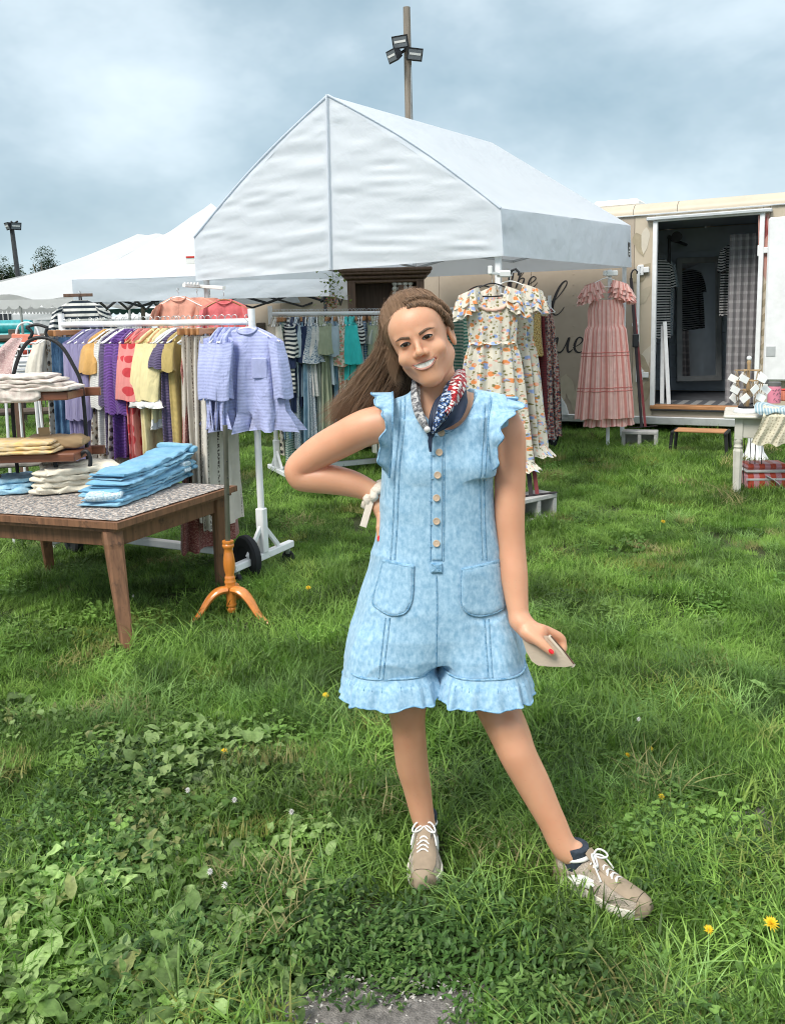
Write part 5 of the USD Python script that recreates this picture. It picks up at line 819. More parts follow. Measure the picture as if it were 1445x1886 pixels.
R2L, R2R = at(497, 578, 8.25), at(716, 576, 8.75); r2, d2, n2 = rack(R2L, R2R, 'second white clothes rack behind the bent arm', .55)
def g2(px, name, label, cat, m, L, yaw=0.0, **k):
    s = (px - 497) / 219; s = s * 8.25 / (8.75 + (8.25 - 8.75) * s) if False else s; garment(name, label, cat, R2L + (R2R - R2L) * s + [0, 0, .019], math.atan2(-n2[1], -n2[0]) + math.pi - .42 + yaw + JT.normal(0, .06), m, L, seed=int(px) + 300, **k)
g2(504, 'taupe_blouse', 'taupe cream blouse at the left end of the second rack', 'blouse', 'taupe_cotton', .72, sl=(.3, .05, .05, .03)); g2(515, 'polka_trousers', 'cream trousers with big black dots on the second rack', 'trousers', 'polka_cream', 1.36, kind='bottom', w=.19, hk='clip'); g2(524, 'gingham_skirt', 'long green gingham skirt at the left of the second rack', 'skirt', 'green_gingham', 1.56, kind='bottom', w=.20, hem=.27, hk='clip'); g2(536, 'navy_dress', 'first navy blue dress on the second rack', 'dress', 'navy_cotton', .95, sl=(.4, .06, .06, .05)); g2(546, 'sky_blouse', 'pale sky blouse between the two navy dresses', 'blouse', 'sky_cotton', .8, sl=(.3, .05, .05, .03)); g2(554, 'navy_dress', 'second navy blue dress beside the blue flowered dresses', 'dress', 'navy_cotton', .9, sl=(.35, .06, .06, .05))
g2(566, 'blue_floral_dress', 'left one of two grey blue flowered dresses with ruffled sleeves', 'dress', 'blue_floral', 1.30, hem=.25, sl=(.36, .06, .10, .18)); g2(574, 'blue_floral_dress', 'right one of two grey blue flowered dresses with ruffled sleeves', 'dress', 'blue_floral', 1.20, hem=.25, sl=(.36, .06, .10, .18)); g2(585, 'sage_dress', 'first long sage green dress on the second rack', 'dress', 'sage_cotton', 1.25, hem=.24, sl=(.28, .07, .09, .10)); g2(592, 'sage_dress', 'second long sage green dress beside the pale jeans', 'dress', 'sage_cotton', 1.15, sl=(.28, .07, .09, .10))
g2(603, 'pale_jeans', 'left one of two pale blue wide jeans on the second rack', 'jeans', 'pale_jean', 1.32, kind='bottom', w=.18, hk='clip'); g2(613, 'pale_jeans', 'right one of two pale blue wide jeans on the second rack', 'jeans', 'pale_jean', 1.28, kind='bottom', w=.18, hk='clip'); g2(624, 'blush_blouse', 'blush flowered blouse left of the turquoise ones', 'blouse', 'blush_floral', .78, sl=(.40, .06, .08, .05))
for px, lab in ((634, 'leftmost turquoise blouse with ruffled sleeves'), (641, 'middle turquoise blouse with ruffled sleeves'), (648, 'rightmost turquoise blouse with ruffled sleeves')): g2(px, 'turquoise_blouse', lab, 'blouse', 'turquoise_cotton', .66, w=.22, sl=(.38, .06, .10, .20), folds=9)
g2(658, 'black_striped_shirt', 'black and white striped top right of the turquoise blouses', 'top', 'black_stripe', .6, sl=(.2, .05, .05, .02)); g2(668, 'gingham_trousers', 'left one of two blue gingham trousers', 'trousers', 'blue_gingham', 1.25, kind='bottom', w=.18, hk='clip'); g2(677, 'gingham_trousers', 'right one of two blue gingham trousers', 'trousers', 'blue_gingham', 1.2, kind='bottom', w=.18, hk='clip'); g2(688, 'striped_dress', 'grey green striped dress behind the long hair', 'dress', 'sage_stripe', 1.40, hem=.25, sl=(.2, .05, .07, .1)); g2(698, 'striped_dress', 'pale striped dress hanging below the bent arm', 'dress', 'sage_stripe', 1.52, hem=.26, sl=(.2, .05, .07, .1)); g2(708, 'black_print_dress', 'black and white printed dress beside the romper', 'dress', 'black_print', 1.45, hem=.24)

for i, (px, m, L, kd) in enumerate(((509, 'cream_cotton', .8, 'top'), (520, 'pale_jean', 1.2, 'bottom'), (530, 'navy_stripe', .75, 'top'), (541, 'blue_floral', 1.3, 'strap'), (550, 'pale_jean', 1.25, 'bottom'), (560, 'sky_cotton', 1.2, 'strap'), (570, 'white_linen', .8, 'top'), (580, 'sage_stripe', 1.35, 'strap'), (598, 'sage_cotton', 1.3, 'strap'), (608, 'sky_cotton', .7, 'top'), (619, 'blush_floral', 1.35, 'strap'), (630, 'cream_cotton', 1.2, 'strap'), (653, 'green_gingham', 1.35, 'bottom'), (663, 'sky_cotton', 1.1, 'strap'), (683, 'sage_cotton', .8, 'top'), (693, 'cream_cotton', 1.5, 'strap'), (703, 'blue_floral', 1.4, 'strap'))):
    nm = {'cream_cotton': 'cream', 'pale_jean': 'pale denim', 'navy_stripe': 'navy striped', 'blue_floral': 'grey blue flowered', 'sky_cotton': 'pale sky blue', 'white_linen': 'white', 'sage_stripe': 'sage striped', 'sage_cotton': 'plain sage', 'blush_floral': 'blush flowered', 'green_gingham': 'green checked'}[m]; kn_ = {'top': 'blouse', 'bottom': 'trousers', 'strap': 'dress'}[kd]; od = 'first second third fourth fifth sixth seventh eighth ninth tenth eleventh twelfth thirteenth fourteenth fifteenth sixteenth seventeenth'.split()[i]
    g2(px, 'filler_' + kn_ if False else kn_, f'{nm} {kn_}, {od} from the left among the packed clothes of the second rack', kn_, m, L, kind=kd, w=.20, hem=.24, sl=(.3, .06, .07, .08) if kd == 'top' else None, hk='clip' if kd == 'bottom' else 'white')
R3L, R3R = at(790, 572, 10.15), at(1011, 556, 10.25); r3, d3, n3 = rack(R3L, R3R, 'third white clothes rack in front of the trailer lettering', .5, wheel=True)
def g3(px, name, label, cat, m, L, yaw=0.0, **k): garment(name, label, cat, R3L + (R3R - R3L) * (px - 790) / 221 + [0, 0, .019], math.atan2(-n3[1], -n3[0]) + math.pi + .30 + yaw + JT.normal(0, .06), m, L, seed=int(px) + 500, **k)
g3(846, 'green_striped_shirt', 'green and cream striped top right of the face', 'top', 'green_stripe', 1.0, sl=(.5, .06, .06, .03), w=.22); g3(862, 'brown_dress', 'brown ditsy dress beside the green striped top', 'dress', 'brown_ditsy', 1.35, sl=(.3, .06, .06, .05)); g3(876, 'white_blouse', 'small white blouse in front of the brown dress', 'blouse', 'white_linen', .62, sl=(.2, .05, .06, .1)); g3(886, 'rust_dress', 'rust coloured strappy dress left of the garden flowered dress', 'dress', 'rust_cotton', 1.1, kind='strap', w=.13, hk='clip'); g3(905, 'brown_dress', 'second brown ditsy dress hidden partly by the garden flowered dress', 'dress', 'brown_ditsy', 1.2)
for px, lab in ((960, 'left one of two yellow flowered dresses behind the garden dress'), (972, 'right one of two yellow flowered dresses behind the garden dress')): g3(px, 'yellow_dress', lab, 'dress', 'yellow_floral', 1.0, sl=(.5, .07, .08, .08), w=.22)
g3(985, 'plaid_dress', 'dark red checked dress right of the yellow flowered ones', 'dress', 'red_plaid', 1.38, hem=.24); g3(996, 'story_dress', 'left one of two cream dresses with small picture print', 'dress', 'story_print', 1.62, kind='strap', w=.18, hem=.27, folds=9, amp=.02); g3(1006, 'story_dress', 'right one of two cream dresses with small picture print at the rack end', 'dress', 'story_print', 1.58, kind='strap', w=.18, hem=.28, folds=9, amp=.02)

def ruffle_ring(c, a, b, hgt, waves, amp, seed, n=70, tilt=0.0):
    r = np.random.default_rng(seed); t = np.linspace(0, 2 * np.pi, n, endpoint=False); G = []
    for v in np.linspace(0, 1, 6): f = amp * v * (np.sin(waves * t + seed) + .6 * np.sin(waves * 1.7 // 1 * t + 2)); G.append(np.asarray(c) + np.stack([(a + f + .25 * a * v) * np.cos(t), (b + f + .4 * b * v) * np.sin(t), -hgt * v + .01 * np.sin(waves * t) * v + tilt * np.cos(t)], 1))
    uv = np.stack([np.tile(t * a, 6), np.repeat(np.linspace(0, hgt, 6), n)], 1); return strip(np.array(G), True), uv
# the two flowered dresses hanging from the tent leg
def long_dress(base, rz, m, lab, L, hem, hk, seed, w=.19):
    hanger(hk, base, rz, ' '.join(f'{hk} hanger holding the {lab}'.split()[:16])); t = Thing('floral_dress', lab, 'dress', base, rz, local=True); r = np.random.default_rng(seed)
    prof = [(-.17, .17, .022), (-.30, w, .045), (-.46, w * .90, .05), (-.49, w * .88, .05), (-.60, w * 1.05, .06), (-L, hem, .10)]; zz, ww, tt = rows_of(prof, L, 54); b, uv = drape_tube(zz, ww, tt, 11, .016, seed, n=90); t.part('skirt', b, m, smooth=True, uv=uv)
    q, uvq = drape_tube(np.linspace(-.478, -.50, 3), np.array([w * .90] * 3), np.array([.056] * 3), 11, .004, seed, n=60); t.part('waistband', q, m, smooth=True, uv=uvq); q, uvq = ruffle_ring((0, 0, -L + .02), hem * .98, .11, .085, 17, .012, seed, 110); t.part('hem_ruffle', q, m, smooth=True, uv=uvq)
    nk = np.array([(.13 * math.cos(a), -.005 + .024 * math.sin(a), -.165 - (.085 if math.sin(a) < 0 else .02) * abs(math.sin(a))) for a in np.linspace(0, 2 * np.pi, 41)]); t.part('neck_ruffle', tube(nk, .015 + .005 * np.sin(np.arange(41) * 2.3), 8, False), m, smooth=True)
    for s in (-1, 1):
        for k, (zz0, a, h) in enumerate(((-.105, .075, .10), (-.15, .085, .11), (-.20, .07, .09))): q, uvq = ruffle_ring((s * (.175 + .012 * k), 0, zz0), a, .052, h, 7, .016, seed + k + s, 54, tilt=-s * .03); t.part('shoulder_ruffle', q, m, smooth=True, uv=uvq)
    return t
fb0 = at(905, 508, 6.45); long_dress(fb0, .05, 'garden_floral', 'cream garden dress with orange and blue flowers facing the viewer on a black hanger', 1.40, .30, 'black', 4, w=.195)
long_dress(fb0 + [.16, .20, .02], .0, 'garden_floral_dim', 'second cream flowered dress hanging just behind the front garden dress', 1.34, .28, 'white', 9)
hk_ = Thing('display_hook', 'white hook arm clamped on the front tent leg above the garden dresses', 'hook', fb0 + [0, 0, .05]); hk_.part('rail', beam(fb0 + [-.02, -.06, .018], fb0 + [.18, .30, .018], .03, .02), 'white_plastic'); hk_.part('end_stop', box(fb0 + [-.02, -.06, .04], (.03, .03, .06), 0, .005), 'white_plastic'); hk_.part('clamp', box(fb0 + [.10, .10, .018], (.10, .05, .05), .3, .008), 'white_plastic')
# the striped pink dress on its own stand
ps = gr(1118, 828); pt0 = at(1117, 500, ps[1]); sd = Thing('dress_stand', 'white post on a square base plate holding the striped pink dress', 'stand', ps); sd.part('base_plate', box(ps + [0, 0, .012], (.34, .28, .018), .2, .004), 'white_paint'); sd.part('post', bar(ps, [ps[0], ps[1], pt0[2] + .02], .022, 10), 'white_paint', smooth=True); sd.part('hook_block', box([ps[0], ps[1] - .03, pt0[2] - .02], (.16, .05, .06), 0, .01), 'white_plastic')
pdb = np.array([ps[0] - .05, ps[1] - .07, pt0[2] - .02]); hanger('white', pdb, .12, 'white hanger holding the striped pink dress'); pd = Thing('striped_dress', 'tiered pink striped dress with gathered shoulder ruffles on a post stand', 'dress', pdb, .12, local=True)
def zof(py): return at(1117, py, ps[1])[2] - pdb[2]
prof = [(zof(552), .18, .03), (zof(572), .215, .05), (zof(600), .205, .055), (zof(606), .235, .07), (zof(650), .265, .09), (zof(700), .295, .11), (zof(768), .335, .13)]
zz, ww, tt = rows_of(prof, -zof(768), 60); b, uv = drape_tube(zz, ww, tt, 11, .018, 5, n=90); pd.part('body', b, 'pink_stripe_dress', smooth=True, uv=uv); q, uvq = drape_tube(np.linspace(zof(764), zof(783), 6), np.linspace(.27, .29, 6), np.linspace(.09, .10, 6), 13, .014, 8, n=70, cx=.04); pd.part('back_hem', q, 'pink_stripe_dress', smooth=True, uv=uvq)
for y_ in (648, 654, 712, 718): k = int(np.argmin(np.abs(zz - zof(y_)))); v = b[0].reshape(len(zz), -1, 3)[k]; v = v * [1.006, 1.015, 0] + [0, 0, zof(y_)]; pd.part('tier_cord', tube(np.vstack([v, v[:1]]), .0045, 5, False), 'red_cord', smooth=True)
for s in (-1, 1):
    for k, (dz, a, h) in enumerate(((.035, .085, .085), (-.01, .105, .09), (-.06, .10, .09), (-.105, .075, .07))): q, uvq = ruffle_ring((s * (.165 + .014 * k), -.0, zof(527) + dz), a * 1.05, .07, h, 8, .026, 20 + k + s, 60, tilt=-s * .03); pd.part('shoulder_ruffle', q, 'pink_stripe_dress', smooth=True, uv=uvq)

# ================================================================ wooden table with folded clothes
TF_, TB_ = gr(215, 962, .64), gr(436, 893, .64); TZ = .64; u_ = (TB_ - TF_) / np.linalg.norm(TB_ - TF_); lft = np.array([-u_[1], u_[0], 0]); lft = lft if lft[0] < 0 else -lft; lft = np.array([-.94, .34, 0]) / np.hypot(.94, .34)
TLB, TLF = TB_ + lft * 1.45, TF_ + lft * 1.40; tb = Thing('wooden_table', 'worn brown wooden table with a printed cloth top', 'table', TF_ * [1, 1, 0])
def slab(c4, z, h, grow=0.0): cm = np.mean(c4, 0); P = [np.array([*(p + (p - cm) / np.linalg.norm((p - cm)[:2]) * grow)[:2], zz_]) for p in c4 for zz_ in (z - h, z)]; return hull(P)
C4 = [TF_, TB_, TLB, TLF]; tb.part('top_board', slab(C4, TZ - .004, .032, .0), 'table_wood'); tb.part('top_moulding', slab(C4, TZ - .037, .02, -.035), 'table_wood'); cloth('table_print', (.58, .52, .46), 'floral', (.10, .11, .12), (.34, .27, .22), s=40, width=.42)
g_ = np.array([[TF_ + (TB_ - TF_) * a + (TLF - TF_) * b_ + ((TLB - TB_) - (TLF - TF_)) * a * b_ for b_ in np.linspace(.015, .985, 30)] for a in np.linspace(.02, .97, 24)]); g_[..., 2] = TZ + .001 + .003 * meshkit.noise(g_ * 14, 3); tb.part('print_top', strip(g_[::-1]), 'table_print', smooth=True, uv=g_[::-1].reshape(-1, 3)[:, :2])
for a, b_ in ((TF_, TB_), (TF_, TLF), (TB_, TLB), (TLF, TLB)):
    i_ = (np.mean(C4, 0) - (a + b_) / 2); i_ = i_ / np.linalg.norm(i_) * .09; tb.part('apron', beam((a + (b_ - a) * .06 + i_) * [1, 1, 0] + [0, 0, TZ - .10], (a + (b_ - a) * .94 + i_) * [1, 1, 0] + [0, 0, TZ - .10], .022, .09), 'table_wood')
for top, bot in ((TF_, gr(236, 1207)), (TB_, gr(407, 1096)), (TLB, gr(92, 1054)), (TLF, TLF * [1, 1, 0] + [.02, .03, 0])):
    i_ = np.mean(C4, 0) - top; i_ = i_ / np.linalg.norm(i_) * .10; tp = np.array([*(top + i_)[:2], TZ - .055]); bt = np.array([bot[0], bot[1], 0]); d_ = bt - tp; R_l = [np.array([[x * w_, y * w_, 0] for x, y in ((1, .7), (.7, 1), (-.7, 1), (-1, .7), (-1, -.7), (-.7, -1), (.7, -1), (1, -.7))]) @ np.array([[math.cos(.5), math.sin(.5), 0], [-math.sin(.5), math.cos(.5), 0], [0, 0, 1]]) + tp + d_ * f for f, w_ in ((0, .045), (.10, .045), (.14, .042), (1, .027))]; tb.part('leg', loft(R_l), 'table_wood', smooth=False); tb.part('corner_bracket', beam(tp + [0, 0, -.13] + d_ * 0, tp + i_ * 1.4 + [0, 0, -.0], .03, .05), 'table_wood')
def folded(L, W, T, seed, n=30, m=26, tilt=0.0, wr=.006):
    """A folded garment: soft slab with rounded folded edge, bottom at z=0."""
    r = np.random.default_rng(seed); t = np.linspace(0, 2 * np.pi, m, endpoint=False); G = []
    for k, x in enumerate(np.linspace(-L / 2, L / 2, n)):
        e = min(1, 7 * min(k + .4, n - 1 - k + .4) / n) ** .4; cy, cz = np.sign(np.cos(t)) * np.abs(np.cos(t)) ** .35, np.sign(np.sin(t)) * np.abs(np.sin(t)) ** .6; q = np.stack([np.full(m, x), W / 2 * cy * (.96 + .04 * e), T / 2 * (1 + cz * e)], 1); o = (meshkit.noise(q * [16, 16, 5] + seed * 9.1, seed) - .5) * wr * 2 + (meshkit.noise(q * [45, 45, 9] + seed, seed) - .5) * wr; q[:, 2] += o * (cz > -.2); q[:, 1] += (meshkit.noise(q * [25, 1, 60] + seed * 3, seed) - .5) * wr * 1.6; G.append(q)
    return loft(np.array(G))
mat('legging_blue', (.17, .39, .55), .8, .22, vs=18, sheen=.3, bump=.2, bs=260, col2=(.11, .30, .46)); mat('legging_blue2', (.21, .44, .59), .8, .2, vs=18, sheen=.3, bump=.2, bs=260); mat('lace_blue', (.62, .70, .74), .85, .5, vs=90, col2=(.25, .45, .57), bump=.8, bs=160); mat('cream_jersey', (.78, .71, .57), .85, .14, vs=12, sheen=.3, bump=.3, bs=160); mat('acid_blue', (.40, .60, .72), .85, .4, vs=16, col2=(.16, .40, .58), bump=.3, bs=120); mat('ivory_print', (.68, .62, .55), .85, .3, vs=30, col2=(.50, .40, .36)); mat('yellow_print', (.66, .44, .16), .85, .4, vs=26, col2=(.60, .50, .36)); mat('blue_print', (.06, .13, .24), .85, .5, vs=30); mat('kraft', (.40, .27, .145), .85, .15, bump=.2)
def on_table(px, py, z=TZ): return gr(px, py, z)
a0, a1 = on_table(208, 938), on_table(352, 884); ang = math.atan2(a1[1] - a0[1], a1[0] - a0[0]); Lp = np.linalg.norm(a1 - a0); cm = (a0 + a1) / 2; nrm_ = np.array([-math.sin(ang), math.cos(ang), 0])
for k in range(8):
    o = cm + nrm_ * (.105 + .005 * math.sin(k * 2.1)) + np.array([math.cos(ang), math.sin(ang), 0]) * (.010 * math.sin(k * 3.3) + .012 * k); t = Thing('folded_leggings', f'{["lowest", "second lowest", "third lowest", "fourth", "fifth", "third highest", "second highest", "topmost"][k]} of the folded blue leggings stacked on the wooden table', 'leggings', (o[0], o[1], TZ + .004 + .0185 * k), ang + .07 * math.sin(k * 1.7 + .5), local=True)
    mm = folded(Lp * (1.0 - .018 * k + .03 * math.sin(k * 4.1)), .245 - .004 * k + .012 * math.sin(k * 2.7), .026, k + 1, wr=.011); v = mm[0]; v[:, 2] += .10 * np.clip((v[:, 0] / Lp + .12), 0, 1) ** 1.3 * (.25 + k / 7 * .75); t.part('fabric', (v, mm[1]), 'legging_blue' if k % 2 else 'legging_blue2', smooth=True)
    wb = folded(.05, .245 - .004 * k, .034, k + 40, n=10, wr=.008); w_ = wb[0] + [Lp * (.49 - .009 * k), 0, .0]; w_[:, 2] += .10 * (.61) ** 1.3 * (.25 + k / 7 * .75); t.part('gathered_waistband', (w_, wb[1]), 'legging_blue' if k % 2 == 0 else 'legging_blue2', smooth=True)
    if k in (2, 3): lc = folded(.075, .20, .03, k + 60, n=10, wr=.008); t.part('lace_insert', (lc[0] + [Lp * .36, -.026, .012 * k], lc[1]), 'lace_blue', smooth=True)
lc0 = on_table(205, 918); t = Thing('folded_leggings', 'blue leggings leg with a white lace cuff folded over the front of the stack', 'leggings', (lc0[0] + .02, lc0[1] - .02, TZ + .045), ang + .35, local=True); mm = folded(.34, .17, .035, 77, wr=.01); mm[0][:, 2] += .10 * np.clip(mm[0][:, 0] / .34 + .35, 0, 1); t.part('fabric', mm, 'legging_blue2', smooth=True); mm = folded(.13, .185, .05, 78, n=14, wr=.01); t.part('lace_cuff', (mm[0] + [-.17, 0, -.012], mm[1]), 'lace_blue', smooth=True)
cs = on_table(135, 905)
for k in range(4): t = Thing('folded_tee', ['lowest folded cream top on the wooden table', 'second folded cream top from below', 'third folded cream top from below', 'uppermost folded cream top with a rolled collar'][k], 'top', (cs[0] + .01 * k, cs[1] + .06 + .01 * math.sin(k * 2), TZ + .004 + .034 * k), .50 + .05 * math.sin(k * 2.2), local=True); t.part('fabric', folded(.46 - .02 * k, .27, .046, 90 + k, wr=.016), 'cream_jersey', smooth=True); t.part('sleeve', move(folded(.16, .10, .03, 95 + k, n=14, wr=.01), (-.17, -.05, .005), .6), 'cream_jersey', smooth=True)
t.part('collar', tube(np.array([(-.16 + .04 * math.cos(a), .06 + .035 * math.sin(a), .040 + .01 * math.sin(a)) for a in np.linspace(0, 2 * np.pi, 17)]), .012, 8, False), 'cream_jersey', smooth=True); t.part('folded_hem', move(folded(.30, .09, .035, 99, wr=.012), (.02, .02, .018), .15), 'cream_jersey', smooth=True)
cs = on_table(10, 912)
for k in range(3): t = Thing('folded_shorts', ['lowest acid washed blue garment at the left edge of the table', 'middle acid washed blue garment at the left edge of the table', 'top acid washed blue garment at the left edge of the table'][k], 'shorts', (cs[0] - .06, cs[1] + .07, TZ + .004 + .028 * k), .25 + .1 * k, local=True); t.part('fabric', folded(.36, .26 - .02 * k, .036, 110 + k, wr=.012), 'acid_blue', smooth=True)
cs = on_table(40, 862); t = Thing('driftwood_plank', 'grey weathered plank lying across the back of the table', 'plank', (cs[0], cs[1] + .05, TZ + .004), .22, local=True); t.part('plank', folded(.60, .12, .035, 130, wr=.006), 'grey_wood', smooth=True)

# ---- orange turned stand with a steel pole
os_ = gr(427, 1140); st = Thing('turned_stand', 'orange varnished tripod stand with a bare steel pole', 'stand', (os_[0], os_[1], 0)); c = np.array([os_[0], os_[1], 0]); zb0 = at(424, 995, os_[1])[2]
pr_ = [(.001, .115), (.022, .115), (.026, .125), (.028, .133), (.024, .14), (.028, .148), (.028, .155), (.025, .162), (.0255, .235), (.028, .24), (.030, .248), (.026, .256), (.030, .264), (.031, .272), (.026, .280), (.029, .288), (.025, .296), (.022, .305), (.028, .335), (.031, .375), (.029, .415), (.0235, .455), (.022, .475), (.027, .485), (.031, .495), (.031, .505), (.027, .512), (.031, .520), (.030, .532), (.001, .534)]
k_ = (zb0) / .534; st.part('turned_post', lathe([(r_, (z if z > .305 else .05 + (z - .115) * 1.342) * k_) for r_, z in pr_], 26, c), 'orange_wood', smooth=50)
def cabriole(a): d = np.array([math.cos(a), math.sin(a), 0]); P = spline([c + d * .02 + [0, 0, .165], c + d * .07 + [0, 0, .16], c + d * .125 + [0, 0, .115], c + d * .165 + [0, 0, .06], c + d * .21 + [0, 0, .022], c + d * .262 + [0, 0, .010]], 18); return tube(P, np.interp(np.linspace(0, 1, 18), [0, .2, .6, .85, 1], [.032, .034, .024, .019, .012]), 10, flat=.62)
fl_, fr_ = gr(365, 1210), gr(502, 1203); base_a = [math.atan2((f_ - c)[1], (f_ - c)[0]) for f_ in (fl_, fr_)]
for a in (math.radians(205), math.radians(-28), math.radians(88)): st.part('leg', cabriole(a), 'orange_wood', smooth=50)
st.part('steel_pole', bar([c[0], c[1], zb0 - .02], at(414, 783, os_[1]), .0135, 12), 'olive_steel', smooth=True); [st.part('height_hole', ball(at(424 - .042 * (y_ - 0) * 0 - (995 - y_) * .047, y_, os_[1] - .0135), (.004, .003, .004), 1), 'black_iron') for y_ in (850, 880, 910)]

# ================================================================ baker's rack and small tables at the left
by = 4.75; S = lambda px, py, Y=by: at(px, py, Y); zs1, zs2 = S(75, 727)[2], S(75, 838)[2]; xl_, xr_ = S(-150, 700)[0], S(138, 700)[0]
br = Thing("bakers_rack", 'black iron rack with an arched frame and two brown wooden shelves', 'shelf rack', ((xl_ + xr_) / 2, by, 0))
for zs, w_, lab in ((zs1, 0, None), (zs2, .02, None)): br.part('shelf_board', box(((xl_ + xr_) / 2, by + .02, zs), (xr_ - xl_ + w_, .30, .045), 0, .005), 'shelf_wood'); br.part('shelf_rail', box(((xl_ + xr_) / 2 + .03, by + .16, zs), (xr_ - xl_ + .1, .025, .05), 0, .004), 'shelf_wood')
cxm = S(62, 600)[0]; z_ar = S(62, 622)[2]; hw_ = S(143, 780)[0] - cxm
for yy in (by + .12,):
    A_ = [(cxm + hw_, yy, TZ + .01), (cxm + hw_ * .98, yy, zs2), (cxm + hw_ * .96, yy, zs1 + .05), (cxm + hw_ * .80, yy, z_ar - .17), (cxm + hw_ * .45, yy, z_ar - .045), (cxm - hw_ * .05, yy, z_ar), (cxm - hw_ * .5, yy, z_ar - .03), (cxm - hw_ * .9, yy, z_ar - .17), (cxm - hw_ * 1.05, yy, zs1), (cxm - hw_ * 1.1, yy, TZ + .01)]; br.part('arched_frame', tube(spline(A_, 50), .011, 8), 'black_iron', smooth=True)
cr = [S(36, 625), S(42, 613), S(31, 603), S(50, 598), S(72, 604), S(68, 613), S(74, 625)]; cr = [p + [0, .12, 0] for p in cr]; br.part('crest', tube(spline([cr[0], cr[1], cr[2]], 10), .009, 7), 'black_iron', smooth=True); br.part('crest', tube(spline([cr[2], cr[3], cr[4]], 12), .009, 7), 'black_iron', smooth=True); br.part('crest', tube(spline([cr[4], cr[5], cr[6]], 10), .009, 7), 'black_iron', smooth=True)
for q in (-1, 1): fx = S(146, 840)[0] + (.0 if q > 0 else -.06); br.part('scroll_foot', tube(spline([(fx, by - .02, zs2 - .02), (fx + .05 * q, by - .03, zs2 + .02), (fx + .07 * q, by - .03, zs2 - .03), (fx + .05 * q, by - .03, zs2 - .10)], 12), .012, 8), 'black_iron', smooth=True)
br.part('front_leg', tube(spline([S(0, 850) + [0, -.12, 0], S(8, 862) + [0, -.12, 0], S(14, 872) + [0, -.1, 0]], 8), .012, 8), 'black_iron', smooth=True)
for k in range(4): t = Thing('folded_cloth', ['lowest folded ivory cloth on the upper rack shelf', 'second folded ivory cloth on the upper rack shelf', 'third folded ivory cloth with a dark print on the upper rack shelf', 'topmost folded ivory cloth on the upper rack shelf'][k], 'cloth', (S(62 + 4 * k, 700)[0] - .03 * k, by - .03, zs1 + .023 + .022 * k), .06 * math.sin(k * 2), local=True); t.part('fabric', folded(.50 - .05 * k, .24, .030, 140 + k, wr=.010), 'ivory_print', smooth=True)
t = Thing('folded_cloth', 'ivory cloth with a blue printed end hanging over the upper shelf edge', 'cloth', (S(35, 720)[0], by - .12, zs1 - .03), .05, local=True); t.part('fabric', folded(.34, .07, .085, 150, wr=.012), 'ivory_print', smooth=True); mm = folded(.14, .075, .09, 151, wr=.01); t.part('blue_end', (mm[0] + [-.16, 0, .004], mm[1]), 'blue_print', smooth=True)
for k in range(3): t = Thing('folded_cloth', ['lowest folded yellow printed cloth on the lower rack shelf', 'middle folded yellow printed cloth on the lower rack shelf', 'top folded yellow printed cloth on the lower rack shelf'][k], 'cloth', (S(45, 820)[0], by - .05, zs2 + .023 + .022 * k), .04 * k, local=True); t.part('fabric', folded(.44 - .03 * k, .22, .030, 160 + k, wr=.010), 'yellow_print', smooth=True)
t = Thing('paper_bag', 'tan paper bag lying behind the yellow cloths on the lower shelf', 'bag', (S(95, 815)[0], by + .06, zs2 + .03), .1, local=True); t.part('bag', folded(.34, .16, .075, 170, wr=.008), 'kraft', smooth=True); t.part('tag', box((-.06, 0, .095), (.06, .01, .05), .2, .003), 'kraft')
# wire table, basket, framed card, brown table, scarf
wt = S(52, 712, 6.1); t = Thing('wire_table', 'round white wire table behind the black iron rack', 'table', (wt[0], 6.1, 0)); t.part('rim', tube(np.array([(wt[0] + .17 * math.cos(a), 6.1 + .17 * math.sin(a), wt[2]) for a in np.linspace(0, 2 * np.pi, 33)]), .010, 6, False), 'white_paint', smooth=True); t.part('top', lathe([(.001, wt[2] - .004), (.168, wt[2] - .004), (.168, wt[2]), (.001, wt[2])], 28, (wt[0], 6.1, 0)), 'white_paint'); t.part('lower_rim', tube(np.array([(wt[0] + .17 * math.cos(a), 6.1 + .17 * math.sin(a), wt[2] - .03) for a in np.linspace(0, 2 * np.pi, 33)]), .006, 6, False), 'white_paint', smooth=True)
for a in (.7, 2.4, 3.9, 5.5): t.part('leg', bar((wt[0] + .16 * math.cos(a), 6.1 + .16 * math.sin(a), wt[2]), (wt[0] + .2 * math.cos(a), 6.1 + .2 * math.sin(a), 0), .010, 6), 'white_paint')
wt2 = wt + [.0, .02, .14 + .0]; t = Thing('wire_tray', 'white wire tray holding the printed card', 'tray', wt2); t.part('rim', tube(np.array([(wt2[0] + .15 * math.cos(a), wt2[1] + .10 * math.sin(a), wt2[2]) for a in np.linspace(0, 2 * np.pi, 33)]), .009, 6, False), 'white_paint', smooth=True); t.part('base', lathe([(.001, 0), (.145, 0), (.145, .006), (.001, .006)], 24, (wt2[0], wt2[1] + .0, wt2[2] - .02)), 'white_paint'); [t.part('leg', bar(wt2 + [x_, 0, 0], [wt2[0] + x_, wt2[1], wt[2]], .006, 6), 'white_paint') for x_ in (-.13, .13)]
